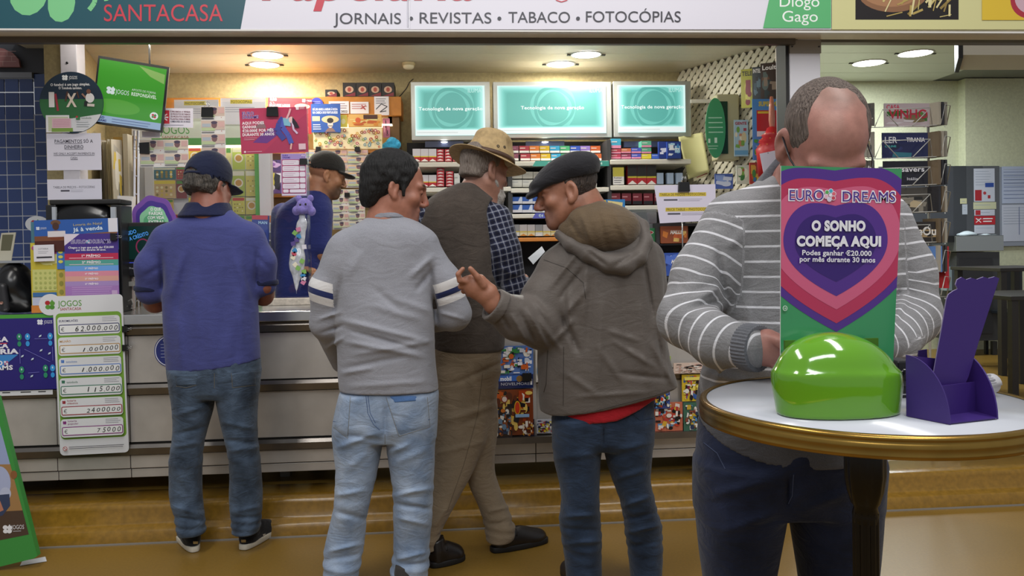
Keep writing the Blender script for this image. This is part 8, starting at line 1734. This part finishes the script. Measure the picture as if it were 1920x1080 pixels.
s = Sheet(1735, 518, 1878, 742, Yp, '#3a1f74', th=.0028, shape=pp, rough=.45, base=PUR); s.build('tall_panel', parent=e, edge='#8a80a8')
pq = [(1716, 702), (1740, 700), (1738, 655), (1722, 657)]
s = Sheet(1714, 655, 1742, 704, Yp+.06, '#2a1656', th=.0028, shape=pq); s.build('flap', parent=e)
# black card reader and rolled newspaper
e = empty('card_reader', tuple(V3(1695, 765))); tag(e, 'small black device behind the lime dome', 'device'); q = V3(1695, 765); kq = mpp(1695, q.y)
esub(boxpx(MB(), 1683, 676, 1714, 768, q.y+.09, q.y+.14), 'body', M('#18181b', .35), e, .004)
pz = at(1698, 708, q.y+.089); esub(MB().lathe([(.006, .004), (.016, .004), (.018, .0), (.018, -.006)], 24, T=Matrix.Translation([float(v) for v in pz]) @ Matrix.Rotation(math.pi/2, 4, 'X')), 'lens_ring', M('#0c0c0e', .2), e)
for y in (738, 752): esub(boxpx(MB(), 1684, y, 1712, y+3, q.y+.088, q.y+.09), 'slot', M('#b9b9bf', .3, .6), e)
a_, b_ = V3(1806, 756), V3(1880, 745); a_.z = b_.z = TZ+.021; a_ = a_+Vector((0, .03, 0)); b_ = b_+Vector((0, .03, 0)); ax = (b_-a_).normalized(); sd = ax.cross(up)
mb = MB(); n = 40
for P_ in (a_, b_):
    for i in range(n):
        t = i/n*2*math.pi*2.2; r = .020-.0032*(i/n*2.2); mb.v.append(tuple(P_+(sd*math.cos(t)+up*math.sin(t))*r))
mb.f = [(i, i+1, n+i+1, n+i) for i in range(n-1)]; mb.m = [0]*(n-1); mb.sm = [True]*(n-1)
o = mb.build('rolled_newspaper', [M('#c9c8cc', .7)]); so = o.modifiers.new('t', 'SOLIDIFY'); so.thickness = .0008; tag(o, 'rolled newspaper lying behind the purple dispenser on the table', 'newspaper')
mb = MB(); g = random.Random(2)
for i in range(11):
    t = 1.2+i*.16; r = .0212
    for j in range(3):
        u0 = .08+.30*j; u1 = u0+.22*g.uniform(.6, 1)
        if i % 4 == 0 and j == 2: t2 = t+.14
        else: t2 = t+.05
        pa = [a_+(b_-a_)*u+(-sd*math.cos(tt)+up*math.sin(tt))*r for u, tt in ((u0, t), (u1, t), (u1, t2), (u0, t2))]; mb.add([tuple(p) for p in pa], [(0, 1, 2, 3)])
pr = mb.build('print', M('#77767c', .7)); pr.parent = o

# ================================================================== WIRE MAGAZINE RACK
YR = 4.25
e = empty('magazine_rack', (float(at(1700, 400, YR)[0]), YR+.1, .16)); tag(e, 'white wire magazine rack right of the white pillar', 'rack'); WIRE = M('#c9c9c4', .35, .3)
def wire(pts, name='wire', r=.0028): return sub(MB().tube([at(*p) for p in pts], r, 6).build(name, WIRE), e)
for x, yy in ((1636, YR+.02), (1764, YR+.02)): 
    a, b = at(x, 192, yy), at(x, 500, yy); sub(MB().tube([(a[0], yy+.12, .162), (a[0], yy+.12, a[2]), ], .007, 8).build('upright', WIRE, e), e)
for x in (1636, 1764): a = at(x, 400, YR+.02)[0]; sub(MB().tube([(a, YR-.12, .172), (a, YR+.30, .172)], .008, 8).build('foot', WIRE, e), e)
tiers = [(238, 196), (297, 250), (349, 303), (400, 352), (457, 412), (511, 462), (560, 517)]
for yb, yt in tiers:
    wire([(1624, yb, YR+.10), (1640, yb+1, YR-.02), (1748, yb-3, YR-.02), (1775, yb-4, YR+.10)])
    wire([(1640, yb, YR-.02), (1655, yb-33, YR-.03), (1684, yb-2, YR-.03)]); wire([(1748, yb-3, YR-.02), (1744, yb-36, YR-.03), (1711, yb-2, YR-.03)])
    wire([(1775, yb-4, YR+.10), (1782, yb-40, YR+.06), (1772, yb-42, YR+.03), (1764, yb-6, YR+.02)]); wire([(1655, yb-33, YR-.03), (1744, yb-36, YR-.03)])
    sub(MB().box(float(at(1624, yb, YR)[0]), YR-.015, float(at(1700, yb, YR)[2])-.002, float(at(1770, yb, YR)[0]), YR+.12, float(at(1700, yb, YR)[2])).build('tier', WIRE, e), e) if False else [wire([(1628+i*18, yb, YR-.02), (1628+i*18, yb-1, YR+.12)]) for i in range(0, 9, 2)]
R1 = lambda x0, y0, x1, y1, c, pal, lab, n=10, seed=0, title=None, tc='#eee', tw=None, th_=None, dy_=0: None
def rmag(x0, y0, x1, y1, c, pal, lab, titles=(), n=10, seed=0, Yo=0., th=.006):
    s = Sheet(x0, y0, x1, y1, YR+Yo, c, th=th, rough=.25); busy(s, x0+1, y0+(y1-y0)*.3, x1-1, y1-1, n, pal, seed, .1, .5)
    for t, x, y, h, w_, col in titles: s.text(t, x, y, h, col, w=w_, bold=.02, res=3)
    s.build('magazine', label=lab, cat='magazine', group='magazines in the wire rack'); return s
rmag(1656, 194, 1744, 238, '#b8a8ac', ['#5a8a3a', '#3a6a2a', '#8ab04a', '#c8c0c4', '#7a6a4a'], 'house magazine with red title and garden cover, top tier of rack', (('CASA', 1660, 205, 8, 26, '#c8405a'), ('VINHO', 1664, 222, 16, 76, '#b82840')), seed=1, Yo=.02)
rmag(1652, 249, 1741, 297, '#20254e', ['#2a3060', '#1a1e40', '#2f6a7a'], 'navy magazine reading tirania on the second tier of the rack', (('LER', 1657, 268, 11, 24, '#c8c8d0'), ('TIRANIA', 1699, 266, 7.5, 36, '#e8e6ec'), ('CELINE', 1657, 276, 3.5, 22, '#4ab0b0')), n=4, seed=2, Yo=.02)
rmag(1654, 302, 1741, 349, '#1c1c26', ['#22222e', '#16161e'], 'black travel magazine on the third tier of the rack', (('travsavers', 1660, 322, 9, 74, '#dcdce2'), ('Itália', 1700, 338, 5, 22, '#b8b8c0')), n=3, seed=3, Yo=.02)
rmag(1658, 352, 1740, 400, '#4a4640', ['#8a8478', '#2a2a28', '#b9a888', '#5a6a4a', '#c8c4bc'], 'magazine with a dim interior photograph on the fourth tier', n=14, seed=4, Yo=.02)
rmag(1670, 416, 1768, 457, '#2a2420', ['#6a5a44', '#1a1614', '#a89068', '#4a3a2c'], 'brown city guide magazine on the fifth tier', (('TimeOut', 1686, 441, 15, 78, '#e6e2dc'),), n=12, seed=5, Yo=.02)
rmag(1680, 462, 1768, 511, '#5a82c0', ['#7aa0d0', '#3a5a3a', '#4a6a44', '#a8c0d8'], 'news magazine with red title and blue sky, sixth tier', (('VISÃO', 1694, 488, 15, 52, '#b8283a'), ('cores', 1712, 504, 10, 34, '#e8e8ea')), n=6, seed=6, Yo=.02)
s = Sheet(1690, 519, 1758, 580, YR+.02, '#d0a820', th=.006); s.rect(1696, 525, 1752, 580, '#6a6a58'); busy(s, 1697, 526, 1751, 578, 10, ['#8a8468', '#3a3a34', '#b0a888'], 7); s.build('magazine', label='yellow-framed magazine on the lowest visible tier of the rack', cat='magazine', group='magazines in the wire rack')
g = random.Random(17)
for t, (yb, yt) in enumerate(tiers[:6]):
    for i in range(3):
        x0 = 1744+i*6; s = Sheet(x0, yt-2, x0+6, yb-2, YR+.05+i*.02, g.choice(['#3a3430', '#6a5a44', '#8a8478', '#24242a', '#a8a090']), th=.10); s.build('magazine', label='magazine seen edge-on at the right side of rack tier %s' % ('one', 'two', 'three', 'four', 'five', 'six')[t], cat='magazine', yaw=20, group='magazines edge-on at the right of the rack')
    for i in range(2):
        x0 = 1612+i*14; s = Sheet(x0, yt-2, x0+13, yb-2, YR+.06, g.choice(['#8a8478', '#b0a898', '#5a564e', '#c0a070']), th=.02); busy(s, x0+1, yt, x0+12, yb-4, 5, ['#c8c4bc', '#4a4a48', '#8a7a5a', '#d8d8d8'], t*5+i); s.build('magazine', label='magazine half hidden by the bald head, left side of rack tier %s' % ('one', 'two', 'three', 'four', 'five', 'six')[t], cat='magazine', yaw=-35, group='magazines at the left of the rack')
s = Sheet(1763, 462, 1772, 540, YR+.10, '#b8222e', th=.06); s.build('magazine', label='red magazine spine at the right side of the rack', cat='magazine', yaw=15)

# ================================================================== SEATING BAY
Yw = 8.25
e = empty('notice_board', (float(at(1850, 450, Yw)[0]), Yw, .9)); tag(e, 'grey metal notice panels on the far bay wall', 'panel')
for x0, x1, c in ((1650, 1787, '#55585e'), (1788, 1812, '#4c4f54'), (1813, 1843, '#5c5f64'), (1844, 1874, '#6b6e73'), (1875, 2060, '#9aa0ac')): esub(boxpx(MB(), x0, 311, x1, 475 if x0 < 1800 else 462, Yw, Yw+.02), 'panel', M(c, .35, .5), e, .003)
def note(x0, y0, x1, y1, c, lab, fn=None):
    s = Sheet(x0, y0, x1, y1, Yw-.004, c, th=.002); s.greek(x0+3, y0+5, x1-3, 5, max(1, int((y1-y0)/9)), '#9aa4b8', .8)
    if fn: fn(s)
    s.build('notice', label=lab, cat='notice')
note(1825, 316, 1866, 378, '#c6cad8', 'white notice with red and blue symbols at the top of the grey panels', lambda s: (s.rect(1847, 343, 1864, 351, '#2a4a9a'), s.rect(1827, 356, 1840, 376, '#a8242e'), s.ell(1846, 362, 3, 3, '#b03a44'), s.rect(1852, 366, 1857, 372, '#a8242e')))
note(1824, 379, 1869, 392, '#c9caa8', 'pale yellow strip notice on the grey panels')
note(1826, 393, 1866, 404, '#c6cad8', 'small white notice with a red square above the red notice', lambda s: s.rect(1828, 394, 1838, 403, '#b02a34'))
note(1826, 405, 1867, 421, '#b8222e', 'red notice with white symbol on the grey panels', lambda s: (s.line(1829, 409, 1839, 417, 1.5, '#eee'), s.line(1829, 417, 1839, 409, 1.5, '#eee'), s.rect(1843, 409, 1862, 411, '#eee'), s.rect(1843, 414, 1860, 416, '#eee')))
note(1826, 422, 1866, 438, '#c6cad8', 'white notice below the red notice')
note(1877, 312, 1946, 381, '#b5bfd8', 'blue-tinted timetable sheet at the right edge, upper of two', lambda s: [s.rect(1880, 322+i*7, 1940, 322.8+i*7, '#6a7aa8') for i in range(8)])
note(1877, 384, 1946, 452, '#c3c8d8', 'pale timetable sheet at the right edge, lower of two', lambda s: s.rect(1910, 388, 1911.5, 440, '#7a84a8'))
note(1800, 372, 1813, 382, '#c9c8a0', 'small yellowed scrap taped on the grey panel'); note(1804, 383, 1814, 402, '#b9c0cc', 'small torn white scrap taped on the grey panel')
# tray-return bin
Yt = 7.82; e = empty('tray_bin', (float(at(1838, 660, Yt)[0]), Yt+.2, .16)); tag(e, 'dark bin cabinet with stainless tray top in the bay', 'bin')
esub(boxpx(MB(), 1793, 441, 1882, 472, Yt-.03, Yt+.4), 'tray_top', M('#a9adac', .25, .85), e, .004); esub(boxpx(MB(), 1795, 472, 1874, 640, Yt, Yt+.38), 'body', M('#4a4b4e', .4, .4), e); esub(boxpx(MB(), 1797, 484, 1861, 628, Yt-.012, Yt), 'door', M('#3a3a3d', .4, .4), e, .004)
for x in (1798, 1862): esub(boxpx(MB(), x, 640, x+8, 668, Yt+.02, Yt+.06), 'leg', M('#3a3b3c', .4, .4), e)
esub(boxpx(MB(), 1776, 442, 1794, 454, Yt, Yt+.1), 'handle', BLACK, e)
skt = skin_obj('paper_pile', [('u', Ell(at(1812, 440, Yt+.12), (.10, .1, .03)), 0), ('u', Ell(at(1850, 441, Yt+.12), (.10, .1, .02)), .02), ('i', HalfSpace(at(1830, 442, Yt), (0, 0, -1)), 0)], [M('#b9c4cc', .5)], e, h=.012, disp=fold_disp(None, .012, 12, 40, 93))
# dark table and chairs
def bay_table(x0, x1, y, Y, lab, hgt=None):
    z = at(x0, y, Y)[2]; e = empty('bay_table', (float(at((x0+x1)/2, y, Y)[0]), Y, .16)); tag(e, lab, 'table'); xa, xb = at(x0, y, Y)[0], at(x1, y, Y)[0]; mt = M('#2c2825', .4)
    sub(MB().box(xa, Y, z-.03, xb, Y+.7, z).build('top', mt, bevel=.003), e)
    for xx in (xa+.02, xb-.07):
        for yy in (Y+.02, Y+.62): sub(MB().box(xx, yy, .161, xx+.05, yy+.05, z-.03).build('leg', mt), e)
bay_table(1876, 2010, 503, 6.6, 'dark wooden table at the right edge of the bay, farther of two'); bay_table(1896, 2040, 556, 5.6, 'dark wooden table at the right edge of the bay, nearer of two')
def bay_chair(px, Y, lab):
    x = float(at(px, 600, Y)[0]); e = empty('bay_chair', (x, Y, .16)); tag(e, lab, 'chair'); mt = M('#1e2228', .4)
    MB().box(-.21, -.2, .43, .21, .2, .46).build('seat', mt, e, .004); MB().box(-.21, .18, .62, .21, .2, .86).build('backrest', mt, e, .004)
    for sx in (-.2, .17):
        for sy in (-.19, .16): MB().box(sx, sy, .001, sx+.03, sy+.03, .43 if sy < 0 else .88).build('leg', mt, e)
bay_chair(1903, 7.75, 'dark chair beside the tray bin in the bay')
tag(boxpx(MB(), 1775, 500, 1795, 545, 7.9, 8.0).build('pale_crate', M('#8fa0a8', .5)), 'pale grey box behind the wire rack near the tray bin', 'box')
